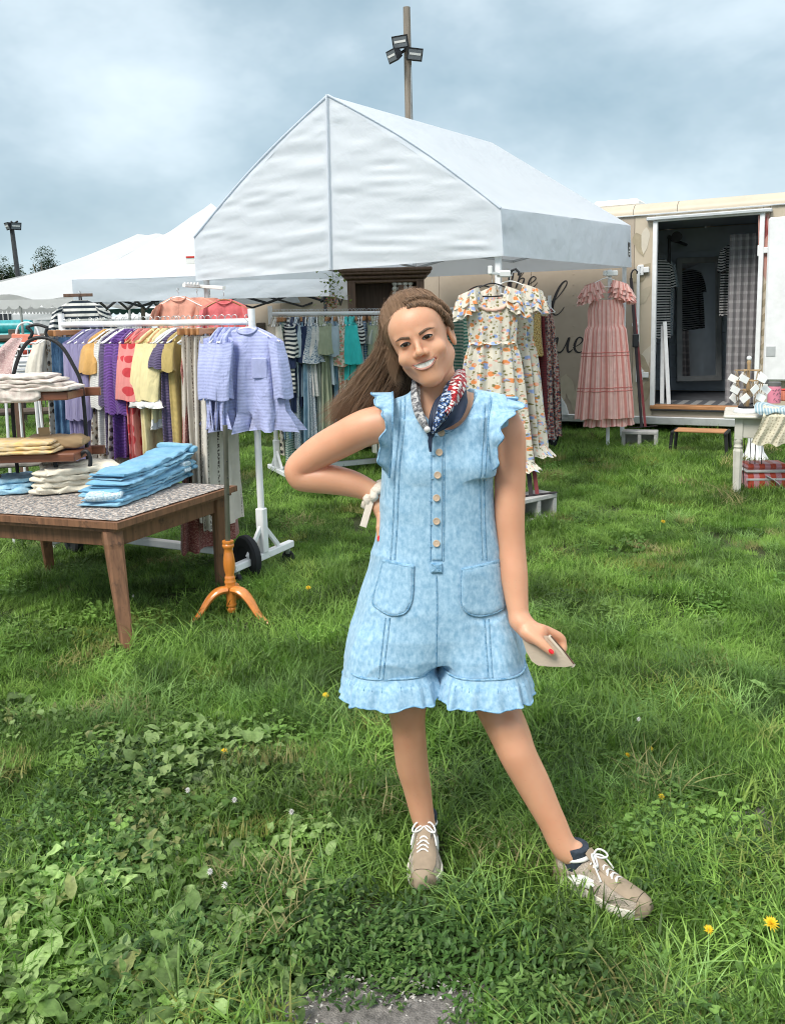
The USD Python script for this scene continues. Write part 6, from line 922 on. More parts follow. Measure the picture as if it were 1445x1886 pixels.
bt = wt + [-.02, -.02, .035]; t = Thing('trinkets', 'heap of white and beige scrunchies on the round wire table', 'scrunchies', bt); r = np.random.default_rng(8); [t.part('scrunchie', tube(np.array([(bt[0] + x0_ + .035 * math.cos(a), bt[1] + y0_ + .03 * math.sin(a), bt[2] - .02 + .01 * k + .008 * math.sin(7 * a)) for a in np.linspace(0, 2 * np.pi, 21)]), .014, 6, False), 'cream_cloth2' if k % 2 else 'white_paint', smooth=True) for k, (x0_, y0_) in enumerate(r.uniform(-.09, .09, (7, 2)))] if mat('cream_cloth2', (.55, .45, .36), .85) else None
fc = S(44, 682, 6.0); t = Thing('printed_card', 'white printed card in a frame leaning on the wire tray', 'card', fc); t.part('card', box(fc, (.165, .012, .18), .1, .002, rx=-.18), 'white_plastic'); mat('ink_grey', (.35, .38, .42), .7, .4); [t.part('print_line', box(fc + [0, -.012 - .033 * z_ * 0 + z_ * .18, z_], (w_, .003, .008), .1, 0, rx=-.18), 'ink_grey') for z_, w_ in ((.06, .10), (.035, .07), (.01, .09), (-.015, .06), (-.055, .08))]; t.part('side_panel', box(fc + [.12, .02, -.01], (.07, .10, .16), .3, .003), 'clutter_grey')
bk = S(52, 640, 6.4); t = Thing('wire_basket', 'white wire basket with coral goods on a thin stand', 'basket', bk); [t.part('hoop', tube(np.array([(bk[0] + .155 * math.cos(a) * k_, bk[1] + .10 * math.sin(a) * k_, bk[2] - .10 + .045 * i) for a in np.linspace(0, 2 * np.pi, 29)]), .006, 5, False), 'white_paint', smooth=True) for i, k_ in enumerate((.85, .9, .95, 1.0))]
t.part('wires', join(*[bar((bk[0] + .132 * math.cos(a), bk[1] + .085 * math.sin(a), bk[2] - .10), (bk[0] + .155 * math.cos(a), bk[1] + .10 * math.sin(a), bk[2] + .035), .003, 4) for a in np.linspace(0, 6.28, 24)]), 'white_paint', kind='stuff'); t.part('handle', tube(spline([(bk[0] - .09, bk[1], bk[2] + .035), (bk[0] - .05, bk[1], bk[2] + .17), (bk[0] + .05, bk[1], bk[2] + .17), (bk[0] + .09, bk[1], bk[2] + .035)], 14), .007, 6), 'white_paint', smooth=True); t.part('stand', bar((bk[0] + .02, bk[1], 0), (bk[0] + .02, bk[1], bk[2] - .1), .014, 8), 'white_paint')
mat('coral_card', (.75, .24, .16), .6, .2); t = Thing('coral_box', 'coral coloured folded cloth sticking out of the wire basket', 'cloth', bk); t.part('panel', box(bk + [-.01, .0, .06], (.21, .03, .075), 0, .006, ry=.08), 'coral_card'); t.part('goods', join(*[ball(bk + [x_, -.04, -.03], (.035, .03, .03), 1) for x_ in (-.02, .06)]), 'coral_petal', kind='stuff')
bt_ = S(5, 676, 6.6); t = Thing('side_table', 'brown wooden side table with a pale top at the far left', 'table', (bt_[0], 6.6, 0)); t.part('top_board', box((bt_[0] - .25, 6.6, bt_[2]), (.95, .45, .04), 0, .006), 'shelf_wood'); t.part('runner', box((bt_[0] - .2, 6.55, bt_[2] + .03), (.8, .3, .02), 0, .004), 'white_paint'); [t.part('leg', box((bt_[0] + x_, 6.6 + y_, bt_[2] / 2), (.05, .05, bt_[2] - .02), 0, .006), 'dark_wood') for x_ in (-.6, .17) for y_ in (-.18, .18)]
cloth('scarf_cloth', (.50, .34, .32), 'floral', (.66, .52, .48), (.34, .20, .20), s=60, width=.36); sc0 = [S(28, 622, 5.1), S(8, 655, 5.0), S(-12, 720, 4.95)]; Pq = spline(sc0, 16); w_ = np.linspace(.035, .10, 16); G = np.stack([Pq + np.stack([w_ * a, -.02 * np.cos(3 * a + np.linspace(0, 5, 16)), 0 * w_], 1) for a in np.linspace(-1, 1, 9)], 1); t = Thing('scarf', 'pinkish printed scarf hanging from the iron rack at the far left', 'scarf', sc0[0]); t.part('fabric', strip(G), 'scarf_cloth', smooth=True, uv=np.stack([np.tile(np.linspace(-.1, .1, 9), 16), np.repeat(np.linspace(0, .6, 16), 9)], 1))

# ================================================================ pale table with goods at the right
FL = gr(1355, 917); ub, vb = np.array([.926, -.378, 0]), np.array([.378, .926, 0]); wz = .69; mat('chalk_paint', (.56, .54, .48), .6, .1, dirt=.3); mat('chalk_top', (.60, .57, .50), .6, .25, vs=14, dirt=.4)
TQ = lambda a, b_, z: FL + ub * a + vb * b_ + [0, 0, z]; wtab = Thing('pale_table', 'pale painted table with turned legs at the right edge', 'table', FL); A_t = math.atan2(ub[1], ub[0])
wtab.part('top_board', box(TQ(.30, .26, wz), (.84, .70, .028), A_t, .010), 'chalk_top'); wtab.part('apron', box(TQ(.30, -.005, wz - .10), (.58, .022, .16), A_t, .004), 'chalk_paint'); wtab.part('apron', box(TQ(.0, .27, wz - .10), (.022, .48, .16), A_t, .004), 'chalk_paint'); wtab.part('apron', box(TQ(.6, .27, wz - .10), (.022, .48, .16), A_t, .004), 'chalk_paint'); wtab.part('apron', box(TQ(.30, .54, wz - .10), (.58, .022, .16), A_t, .004), 'chalk_paint')
lp = [(.001, 0), (.020, 0), (.026, .012), (.028, .03), (.024, .045), (.028, .055), (.030, .065)]; 
for a, b_ in ((0, 0), (.6, 0), (0, .54), (.6, .54)):
    p = TQ(a, b_, 0); L_ = wtab.part('leg', box(p + [0, 0, wz - .105], (.064, .064, .18), A_t, .004), 'chalk_paint'); wtab.part('turned_foot', lathe(lp, 18, p), 'chalk_paint', parent=L_, smooth=40); wtab.part('octagonal_shaft', loft([np.array([(p[0] + r_ * math.cos(t + A_t + .39), p[1] + r_ * math.sin(t + A_t + .39), z) for t in np.arange(8) * math.pi / 4]) for z, r_ in ((.066, .030), (.075, .034), (.40, .042), (.42, .034))]), 'chalk_paint', parent=L_, smooth=False); wtab.part('turned_neck', lathe([(.001, .42), (.030, .42), (.036, .435), (.028, .45), (.028, .465), (.036, .48), (.032, .50), (.001, .50)], 18, p), 'chalk_paint', parent=L_, smooth=40)
tp = gr(1375, 760, wz + .014) ; tz = wz + .014; js = Thing('tag_tree', 'tiered wooden dowel stand hung with white paper tags', 'display stand', tp); js.part('base', lathe([(.001, 0), (.105, 0), (.11, .012), (.10, .035), (.085, .042), (.001, .042)], 28, tp), 'white_paint', smooth=40); js.part('dark_plate', lathe([(.001, .043), (.075, .043), (.075, .055), (.001, .055)], 24, tp), 'black_iron', smooth=40); js.part('post', lathe([(.001, .05), (.013, .05), (.016, .10), (.011, .13), (.017, .20), (.011, .26), (.013, .40), (.019, .42), (.012, .44), (.001, .44)], 14, tp), 'kraft', smooth=40); js.part('finial', ball(tp + [0, 0, .455], .020), 'white_paint', smooth=True)
mat('twine', (.36, .28, .19), .9, .3); r = np.random.default_rng(4)
for tier, (z_, R_) in enumerate(((.19, .10), (.27, .12), (.355, .11))):
    for k in range(5):
        a = k * 1.257 + tier * .6 + .3; d_ = np.array([math.cos(a), math.sin(a), 0]); e_ = tp + d_ * R_ + [0, 0, z_]; js.part('dowel', bar(tp + [0, 0, z_], e_, .0055, 6), 'kraft'); j_ = Thing('tagged_necklace', f'{["lower", "middle", "upper"][tier]} tier cord with a white tag, {["rightmost", "rear right", "rear left", "front left", "front right"][k]} dowel of the tag tree', 'necklace', e_)
        j_.part('cord', tube(spline([e_ - d_ * .02, e_ - d_ * .02 + [.01, 0, -.06], e_ - d_ * .03 + [0, .01, -.13], e_ - d_ * .02 + [-.012, 0, -.06], e_ - d_ * .02], 16), .004, 5), 'twine', smooth=True); j_.part('tag', box(e_ + d_ * .012 + [0, -.012, -.065 + r.uniform(-.01, .01)], (.075, .004, .055), r.uniform(-.3, .3), .001, ry=r.choice([-.7, .7, .5])), 'white_plastic')
def jar(px, py, r_, h, m, lid, lab, name='jar'):
    p = gr(px, py, tz) ; t = Thing(name, lab, 'jar', p); t.part('glass', lathe([(.001, 0), (r_ * .95, 0), (r_, .01), (r_, h), (r_ * .9, h + .01), (.001, h + .01)], 22, p), m, smooth=40); t.part('lid', lathe([(.001, h + .01), (r_ * .93, h + .01), (r_ * .97, h + .015), (r_ * .97, h + .045), (r_ * .85, h + .05), (.001, h + .05)], 22, p), lid, smooth=40); return t, p
mat('pink_jar', (.72, .25, .34), .3, .15); mat('jar_print', (.10, .06, .09), .5); mat('cream_jar', (.66, .64, .58), .3, .1)
t, p = jar(1424, 742, .058, .145, 'pink_jar', 'clutter_grey', 'pink printed tumbler with a grey lid on the pale table', 'tumbler'); [t.part('print_mark', beam(p + [.059 * math.sin(a), -.059 * math.cos(a), z_], p + [.059 * math.sin(a + .25), -.059 * math.cos(a + .25), z_ + dz], .006, .004), 'jar_print') for a, z_, dz in ((-.7, .12, .0), (-.35, .11, .02), (.1, .12, .01), (.4, .10, -.02), (-.6, .085, .01), (-.1, .075, .02), (.45, .06, .0), (-.5, .03, .02), (-.2, .03, -.015), (.2, .035, .0), (.55, .02, .015))]
t, p = jar(1404, 735, .050, .14, 'cream_jar', 'clutter_grey', 'cream tumbler half hidden left of the pink tumbler', 'tumbler'); [t.part('print_mark', beam(p + [.051 * math.sin(a), -.051 * math.cos(a), z_], p + [.051 * math.sin(a + .2), -.051 * math.cos(a + .2), z_ + dz], .006, .004), 'jar_print') for a, z_, dz in ((-.4, .10, .02), (-.2, .05, .02), (-.3, .03, -.02))]
p = gr(1441, 738, tz); t = Thing('orange_tin', 'small orange red tin at the right edge of the pale table', 'tin', p); t.part('tin', box(p + [.02, 0, .05], (.09, .07, .10), .2, .008), 'coral_card'); t.part('lid', box(p + [.02, 0, .105], (.094, .074, .012), .2, .004), 'tag_red')
# cloths draped over the near edge
cloth('ticking', (.50, .58, .60), 'vstripe', (.24, .36, .42), s=14); cloth('eyelet', (.66, .61, .47), 'dots', (.42, .37, .27), s=40, width=.22)
def drape_edge(name, lab, a0_, a1_, back, down, m, seed, lift=.02):
    nu, nv = 34, 26; G = np.zeros((nv, nu, 3)); U = np.zeros((nv, nu, 2))
    for i, v in enumerate(np.linspace(0, 1, nv)):
        for j, u in enumerate(np.linspace(0, 1, nu)):
            l = v * (back + down); a = a0_ + (a1_ - a0_) * u + .05 * math.sin(3 * v + seed); fo = .018 * math.sin(u * 13 + seed + 2 * v) + .008 * math.sin(u * 29 + seed)
            if l < back: q = TQ(a, -.11 + (back - l), wz + .018 + lift + .6 * abs(fo) + .05 * math.sin(math.pi * min(1, (back - l) / back)) * (.5 + .5 * math.sin(u * 5 + seed)))
            else: q = TQ(a, -.125 - abs(fo) * 1.3 - .02 * (l - back), wz + .018 + lift - (l - back) + .012 * math.sin(u * 17 + seed) * (v > .96))
            G[i, j] = q; U[i, j] = (u * (a1_ - a0_), l)
    t = Thing(name, lab, 'cloth', TQ(a0_, 0, wz)); t.part('fabric', strip(G), m, smooth=True, uv=U.reshape(-1, 2)); return t
drape_edge('draped_cloth', 'cream eyelet cloth with scalloped edge hanging over the pale table', .13, .46, .10, .25, 'eyelet', 1.0); drape_edge('draped_cloth', 'pale blue striped cloth bunched on top of the cream eyelet cloth', .16, .62, .28, .03, 'ticking', 2.3, .05)
# under the table: cooler bag, pedestal, wires
cb = gr(1403, 902); mat('strap_white', (.70, .68, .66), .7); cloth('cooler_stripe', (.72, .33, .38), 'vstripe', (.66, .10, .06), s=3.4, rough=.4); bag = Thing('cooler_bag', 'pink and red striped cooler bag on the grass under the pale table', 'bag', cb, A_t * .2, local=True)
def uvbox(w_, d_, h_, z0, top=False): v = np.array([(x, y, z) for x in (-w_ / 2, w_ / 2) for y in (-d_ / 2, d_ / 2) for z in (z0, z0 + h_)]); m_ = box((0, 0, z0 + h_ / 2), (w_, d_, h_), 0, .03); return m_, np.stack([m_[0][:, 0], m_[0][:, 2] + m_[0][:, 1]], 1)
m_, uv = uvbox(.36, .24, .17, 0); bag.part('body', m_, 'cooler_stripe', smooth=False, uv=uv); m_, uv = uvbox(.35, .23, .05, .195); bag.part('lid', m_, 'cooler_stripe', smooth=False, uv=uv); bag.part('zip_band', box((0, 0, .183), (.368, .248, .026), 0, .012), 'strap_white'); bag.part('front_band', box((0, -.122, .115), (.36, .008, .018), 0, .002), 'strap_white'); bag.part('shoulder_strap', tube(spline([(-.02, -.13, .15), (.06, -.15, .10), (.13, -.16, .03), (.16, -.13, .012)], 12), .022, 6, flat=.2), 'strap_white', smooth=True); bag.part('side_strap', tube(spline([(-.18, 0, .19), (-.24, -.03, .12), (-.25, -.04, .04)], 10), .02, 6, flat=.2), 'strap_white', smooth=True)
pdp = gr(1388, 853); pdl = Thing('pedestal', 'white fluted pedestal standing behind the pale table', 'pedestal', pdp); R_p = []
for z_, r_ in ((0, .17), (.02, .165), (.05, .13), (.12, .085), (.22, .065), (.30, .07), (.36, .10), (.40, .12)): t_ = np.linspace(0, 2 * np.pi, 48, endpoint=False); f_ = 1 + .07 * np.cos(12 * t_); R_p.append(np.stack([pdp[0] + r_ * f_ * np.cos(t_), pdp[1] + r_ * f_ * np.sin(t_), np.full(48, z_)], 1))
pdl.part('shaft', loft(np.array(R_p)), 'white_paint', smooth=True); pdl.part('bowl', lathe([(.001, .40), (.12, .40), (.17, .47), (.18, .50), (.001, .50)], 28, pdp), 'white_paint', smooth=40)
ws = Thing('wire_rods', 'thin dark wire rods of a stand in front of the cooler bag', 'wire stand', gr(1380, 908)); [ws.part('rod', bar(gr(x_, 906), np.array([*gr(x_, 906)[:2], .50 - .01 * k]), .0035, 6), 'black_iron') for k, x_ in enumerate((1367, 1378, 1387, 1399))]; ws.part('cross_rod', bar(gr(1367, 906) + [0, 0, .49], gr(1399, 906) + [0, 0, .47], .0035, 6), 'black_iron')

def inside_garment(px, py, off, m, L, lab, yaw, seed): q = wall(px, py, off); garment('trailer_dress', lab, 'dress', T0 + TX * q[0] + TY * off + [0, 0, q[1]], TRZ + yaw, m, L, seed=seed, sl=(.3, .05, .06, .04), hk='black')
inside_garment(1217, 470, .75, 'black_stripe', 1.1, 'dark striped dress hanging just inside the left of the trailer doorway', 1.1, 901); inside_garment(1226, 470, 1.2, 'blue_floral', 1.1, 'blue flowered dress deeper inside the trailer on the pipe rack', 1.2, 902); inside_garment(1352, 440, 1.1, 'black_stripe', 1.0, 'striped dress hanging left of the curtain inside the trailer', .9, 903)

# ================================================================ the woman
def rc(a, b, ra, rb, k=.02):
    a, b = np.asarray(a, float), np.asarray(b, float); ba = b - a; L2 = max(ba @ ba, 1e-12)
    def f(p):
        t = np.clip((p - a) @ ba / L2, 0, 1); return np.linalg.norm(p - a - t[:, None] * ba, axis=1) - (ra + (rb - ra) * t)
    return (1, f, k, (a + b) / 2, math.sqrt(L2) / 2 + max(ra, rb))
def el(c, r, M=None, k=.02, op=1):
    c, r = np.asarray(c, float), np.asarray(r, float); M = np.eye(3) if M is None else M
    def f(p):
        q = (p - c) @ M.T / r; k0 = np.linalg.norm(q, axis=1) + 1e-9; k1 = np.linalg.norm(q / r, axis=1) + 1e-9; return k0 * (k0 - 1) / k1
    return (op, f, k, c, r.max())
def field_of(prims, p, c=None, rad=0.0):
    d = np.full(len(p), .3)
    for op, f, k, pc, pr in prims:
        if c is not None and np.linalg.norm(c - pc) > rad + pr + .03: continue
        if op == 2:
            e = None
            for g in f:
                if c is not None and np.linalg.norm(c - g[3]) > rad + g[4] + .03: continue
                q = g[1](p)
                if e is None: e = q
                else: h = np.maximum(.003 - np.abs(e - q), 0) / .003; e = np.minimum(e, q) - h * h * .00075
            if e is None: continue
        else: e = f(p)
        if op > 0: h = np.maximum(k - np.abs(d - e), 0) / k; d = np.minimum(d, e) - h * h * k / 4
        else: h = np.maximum(k - np.abs(d + e), 0) / k; d = np.maximum(d, -e) + h * h * k / 4
    return d
def snets(fn, lo, hi, h, bs=16):
    """Surface nets over the blocks the surface passes through; fn(points, block centre, block radius)."""
    lo = np.asarray(lo, float); nb = np.ceil((np.asarray(hi) - lo) / (h * bs)).astype(int); B = np.stack(np.meshgrid(*[np.arange(n) for n in nb], indexing='ij'), -1).reshape(-1, 3)
    C = lo + (B + .5) * h * bs; rad = h * bs * .87; near = np.zeros(len(C), bool)
    for i in range(0, len(C), 20000): near[i:i + 20000] = np.abs(fn(C[i:i + 20000], None, 0)) < rad * 1.35
    g = np.stack(np.meshgrid(*[np.arange(bs + 1)] * 3, indexing='ij'), -1); keys, verts, signs, N = [], [], [], nb * bs + 2
    off = np.array([(i, j, k) for i in (0, 1) for j in (0, 1) for k in (0, 1)]); E = [(a, b) for a in range(8) for b in range(a + 1, 8) if np.abs(off[a] - off[b]).sum() == 1]
    for b, c in zip(B[near], C[near]):
        s = fn((lo + (b * bs + g) * h).reshape(-1, 3), c, rad).reshape(bs + 1, bs + 1, bs + 1); n = (s < 0)
        q = sum(n[i:i + bs, j:j + bs, k:k + bs].astype(np.int8) for i, j, k in off); act = np.argwhere((q > 0) & (q < 8))
        if not len(act): continue
        v = np.stack([s[act[:, 0] + i, act[:, 1] + j, act[:, 2] + k] for i, j, k in off], 1); P = np.zeros((len(act), 3)); W = np.zeros(len(act))
        for a, e in E:
            x = (v[:, a] < 0) != (v[:, e] < 0); t = np.where(x, v[:, a] / np.where(x, v[:, a] - v[:, e], 1), 0); P += np.where(x[:, None], off[a] + t[:, None] * (off[e] - off[a]), 0); W += x
        G = b * bs + act; verts.append(lo + (G + P / W[:, None]) * h); keys.append(G); signs.append(v < 0)
    G, V, S = np.vstack(keys), np.vstack(verts), np.vstack(signs); key = (G[:, 0] * N[1] + G[:, 1]) * N[2] + G[:, 2]; o = np.argsort(key); key, G, V, S = key[o], G[o], V[o], S[o]; F = []
    def find(q): kk = (q[:, 0] * N[1] + q[:, 1]) * N[2] + q[:, 2]; i = np.clip(np.searchsorted(key, kk), 0, len(key) - 1); return i, key[i] == kk
    for ax, (u, w), hi_ in ((0, (1, 2), 4), (1, (2, 0), 2), (2, (0, 1), 1)):
        x = np.nonzero(S[:, 0] != S[:, hi_])[0]; g0 = G[x]; du, dw = np.eye(3, dtype=int)[u], np.eye(3, dtype=int)[w]
        (i1, o1), (i2, o2), (i3, o3) = find(g0 - du), find(g0 - du - dw), find(g0 - dw); ok = o1 & o2 & o3; q = np.stack([x, i1, i2, i3], 1)[ok]; fl = ~S[x[ok], 0]; q[fl] = q[fl][:, ::-1]; F += [q[:, [0, 1, 2]], q[:, [0, 2, 3]]]
    return V, np.vstack(F)
def grz(px, py, z): return gr(px, py, z)
W = []   # the body's volumes
def chain(pts, k=.02):
    Q = np.array([[*p, r] for p, r in pts]); n = len(Q)
    if n > 3:
        S = spline(np.c_[Q[:, :3], Q[:, 3] * 1.0], (n - 1) * 4 + 1) if False else None
        from scipy.interpolate import PchipInterpolator
        d = np.r_[0, np.cumsum(np.linalg.norm(np.diff(Q[:, :3], axis=0), axis=1))]; u = np.linspace(0, d[-1], (n - 1) * 9 + 1); Q = PchipInterpolator(d, Q)(u)
    segs = [rc(a[:3], b[:3], a[3], b[3]) for a, b in zip(Q, Q[1:])]; c = (Q[:, :3].min(0) + Q[:, :3].max(0)) / 2; rad = max(np.linalg.norm(q[:3] - c) + q[3] for q in Q)
    W.append((2, segs, k, c, rad))
# torso
W += [el(at(808, 960, 2.29), (.125, .085, .15)), el(at(818, 850, 2.285), (.115, .08, .13)), el(at(805, 1095, 2.285), (.155, .105, .13)), el(at(782, 862, 2.225), (.055, .045, .055)), el(at(868, 860, 2.225), (.055, .045, .055))]
chain([(at(816, 775, 2.30), .060), (at(806, 715, 2.285), .053), (at(792, 655, 2.27), .052)], .03)
chain([(at(745, 768, 2.28), .047), (at(812, 752, 2.295), .058), (at(918, 765, 2.28), .046)], .035)
W += [el(at(826, 800, 2.265), (.10, .065, .06), k=.04)]
# legs
SH = [(gr(786, 1572) + [0, .045, 0], gr(777, 1646)), (gr(1030, 1622), gr(1190, 1694))]
aR, aL = [h + (t - h) * .19 + [0, 0, .10] for h, t in SH]
chain([(at(762, 1110, 2.285), .088), (at(752, 1240, 2.25), .068), (at(749, 1312, 2.235), .0495), (at(752, 1345, 2.24), .0455), (at(757, 1400, 2.265), .0450), (at(767, 1450, 2.285), .0390), (at(781, 1515, (2.285 + aR[1]) / 2), .0305), (aR, .030), (aR + [0, 0, -.05], .026)])
chain([(at(858, 1110, 2.285), .08), (at(897, 1260, 2.245), .060), (at(939, 1355, 2.205), .0540), (at(952, 1388, 2.18), .0495), (at(980, 1442, 2.175), .0455), (at(1014, 1510, 2.16), .0370), (at(1044, 1566, (2.15 + aL[1]) / 2), .034), (aL, .031), (aL + [0, 0, -.05], .026)])
W += [el(at(748, 1308, 2.207), (.026, .016, .034), k=.04), el(at(941, 1352, 2.166), (.028, .016, .036), k=.04)]
# right arm on the hip (left in the picture)
chain([(at(735, 778, 2.28), .050), (at(690, 783, 2.285), .049), (at(626, 811, 2.32), .0475), (at(572, 843, 2.35), .042), (at(548, 868, 2.36), .037), (at(556, 880, 2.36), .037), (at(598, 882, 2.355), .0405), (at(640, 889, 2.35), .037), (at(676, 902, 2.345), .030), (at(692, 912, 2.34), .0275)], .018)
chain([(at(692, 912, 2.34), .026), (at(703, 935, 2.32), .027), (at(707, 952, 2.305), .022)], .015)
for j, dy in enumerate((0, .022, .042, .060)):
    W_ = [(at(700 + 2 * j, 948, 2.278 + dy), .0105), (at(698 + 2 * j, 972, 2.262 + dy), .0092), (at(698 + 3 * j, 994 - 3 * j, 2.250 + dy), .0078)]; chain(W_, .006)
chain([(at(706, 935, 2.335), .012), (at(716, 960, 2.36), .010), (at(722, 985, 2.372), .009)], .008)
# left arm hanging, holding the pouch
chain([(at(918, 775, 2.285), .048), (at(934, 800, 2.275), .0465), (at(938, 860, 2.265), .042), (at(938, 950, 2.245), .0385), (at(941, 1000, 2.235), .0355), (at(945, 1050, 2.215), .0355), (at(950, 1100, 2.195), .030), (at(955, 1140, 2.175), .0245)], .018)
chain([(at(956, 1143, 2.175), .024), (at(972, 1158, 2.16), .026), (at(990, 1166, 2.15), .024)], .016); chain([(at(962, 1150, 2.165), .022), (at(978, 1172, 2.145), .019)], .016)
for j, (kx, ky, mx, my, tx, ty, Y) in enumerate(((1010, 1164, 1034, 1180, 1037, 1196, 2.165), (1004, 1168, 1030, 1186, 1031, 1203, 2.172), (998, 1174, 1022, 1194, 1022, 1209, 2.176), (990, 1180, 1010, 1202, 1010, 1213, 2.178))):
    chain([(at(kx - 14, ky - 4, 2.155 + .006 * j), .0135), (at(kx, ky, Y), .0118), (at(mx, my, Y + .008), .0102), (at(tx, ty, Y - .002), .0085)], .007)
chain([(at(968, 1165, 2.14), .015), (at(990, 1180, 2.122), .0125), (at(1004, 1192, 2.112), .0105), (at(1015, 1202, 2.106), .0085)], .010)
# head, in its own axes: x to the picture's right, y out of the face, z up
HC, HS = at(775, 627, 2.262), 1.065; ro, ya, pi_ = math.radians(19), math.radians(9), math.radians(-2)
Fw = np.array([-math.sin(ya) * math.cos(pi_), -math.cos(ya) * math.cos(pi_), math.sin(pi_)]); U0 = np.array([-math.sin(ro), 0, math.cos(ro)]); Hx = np.cross(U0, -Fw) * -1; Hx = np.cross(Fw, U0); Hx /= np.linalg.norm(Hx); Hz = np.cross(Hx, Fw)
if Hx[0] < 0: Hx = -Hx
HM = np.stack([Hx, Fw, Hz])
def hw(x, y, z): return HC + HS * (x * Hx + y * Fw + z * Hz)
def hell(c, r, k=.02, op=1): return el(hw(*c), np.array(r) * HS, HM, k, op)
def hrc(a, b, ra, rb, k=.012): return rc(hw(*a), hw(*b), ra * HS, rb * HS, k)
HEAD = [hell((0, -.014, .036), (.073, .090, .076)), hell((0, .030, -.012), (.0595, .056, .080), .03), hell((0, .042, .044), (.056, .040, .042), .03)]
for s in (-1, 1):
    HEAD += [hrc((s * .046, .0, -.050), (s * .012, .060, -.088), .018, .0165, .03), hell((s * .0375, .063, -.030), (.0225, .0195, .0185), .018), hell((s * .0275, .0985, .0065), (.0165, .0155, .0092), .010, -1), hell((s * .0275, .0745, .006), (.0150, .0115, .0095), .004), hrc((s * .012, .080, .020), (s * .042, .068, .020), .0075, .007, .012)]
HEAD += [hell((0, .066, -.091), (.018, .017, .016), .02), hell((0, .072, -.054), (.030, .016, .022), .02), hrc((0, .081, .012), (0, .098, -.019), .0050, .0075, .010), hell((0, .100, -.0245), (.0095, .0095, .0085), .008), hell((-.0115, .089, -.028), (.0075, .0095, .0065), .006), hell((.0115, .089, -.028), (.0075, .0095, .0065), .006), hell((-.006, .0975, -.0348), (.0036, .005, .0035), .003, -1), hell((.006, .0975, -.0348), (.0036, .005, .0035), .003, -1)]
HEAD += [hell((.0745, -.010, -.010), (.008, .017, .030), .006), hell((.082, -.004, -.006), (.006, .010, .017), .005, -1), hell((-.0745, -.010, -.010), (.008, .017, .030), .006)]
HEAD0 = list(HEAD); ux = np.linspace(-.026, .026, 9); HEAD = HEAD + [hell((x, .094 - 16 * x * x, -.0552 + 9 * x * x), (.0055, .014, .0062 * math.sqrt(max(1 - (x / .031) ** 2, .1))), .002, -1) for x in ux]
BODY = W[5:6] + HEAD + W[:5] + W[6:]
V_, F_b = snets(lambda p, c, r: field_of(BODY, p, c, r), (-.36, 1.90, .0), (.66, 2.50, 1.66), .0026)
def taubin(v, f, n=8, keep=None):
    from scipy.sparse import coo_matrix
    e = np.vstack([f[:, [0, 1]], f[:, [1, 2]], f[:, [2, 0]]]); A = coo_matrix((np.ones(len(e)), (e[:, 0], e[:, 1])), (len(v), len(v))).tocsr(); A = A + A.T; D = np.asarray(A.sum(1)).ravel()[:, None]; w = 1.0 if keep is None else keep[:, None]
    for i in range(n): v = v + (A @ v / D - v) * (.62 if i % 2 == 0 else -.64) * w
    return v
V_ = taubin(V_, F_b, 24, ((V_[:, 2] < 1.33) & ~((V_[:, 0] > .33) & (V_[:, 2] > .66) & (V_[:, 2] < .80))).astype(float))
def skinmat():
    n = {"co": ("texture_coordinate", {}), "n1": ("noise_texture", {"scale": 9.0, "detail": 4.0}), "r1": ("rgb_ramp", {"ramp": [(.35, (.625, .330, .205)), (.65, (.570, .280, .168))]}), "n2": ("noise_texture", {"scale": 210.0, "detail": 2.0}), "r2": ("rgb_ramp", {"ramp": [(.64, (1, 1, 1)), (.80, (.88, .81, .77))]}), "m": ("mix", {"mix_type": "multiply", "fac": .8}),
         "bn": ("noise_texture", {"scale": 420.0, "detail": 3.0}), "b": ("bump", {"strength": .10, "distance": .004}), "p": ("principled_bsdf", {"roughness": .43, "specular_ior_level": .42, "subsurface_weight": .30, "subsurface_scale": .010, "subsurface_radius": (1.0, .35, .2)})}
    MATS['skin'] = usdkit.material(stage, '/World/Looks/skin', n, [("co.object", "n1.vector"), ("n1.fac", "r1.fac"), ("co.object", "n2.vector"), ("n2.fac", "r2.fac"), ("r1.color", "m.color1"), ("r2.color", "m.color2"), ("m.color", "p.base_color"), ("co.object", "bn.vector"), ("bn.fac", "b.height"), ("b.normal", "p.normal")], surface="p.BSDF")
skinmat()
mat('lip', (.46, .185, .145), .42, .15, sss=.2); mat('tooth', (.82, .80, .74), .2, .03, coat=.4); mat('mouth_dark', (.09, .02, .02), .5, .2); mat('eye_white', (.42, .38, .35), .3, .1); mat('iris', (.020, .011, .007), .25, .2, spec=.3); mat('lash', (.012, .009, .008), .6, .1); mat('brow', (.165, .10, .065), .8, .4, vs=200); mat('nail_red', (.62, .012, .018), .15, .05, coat=.8)
base_w = np.array([.20, 2.2, 0]); wo = Thing('person', 'smiling person in a light denim romper with one hand on the hip', 'person', base_w)
skin = wo.part('body', (V_, F_b), 'skin', smooth=True)
def face(x, z, off=0.0, y0=.14):
    """Point of the face's surface above head coordinates (x, z), lifted by off."""
    x, z = np.broadcast_arrays(np.asarray(x, float), np.asarray(z, float)); P = np.stack([hw(a, y0, b) for a, b in zip(x.ravel(), z.ravel())]); go = np.ones(len(P), bool)
    for _ in range(60): d = field_of(HEAD0, P); P = P - Fw * (d * .8)[:, None]
    return P + Fw * off * HS
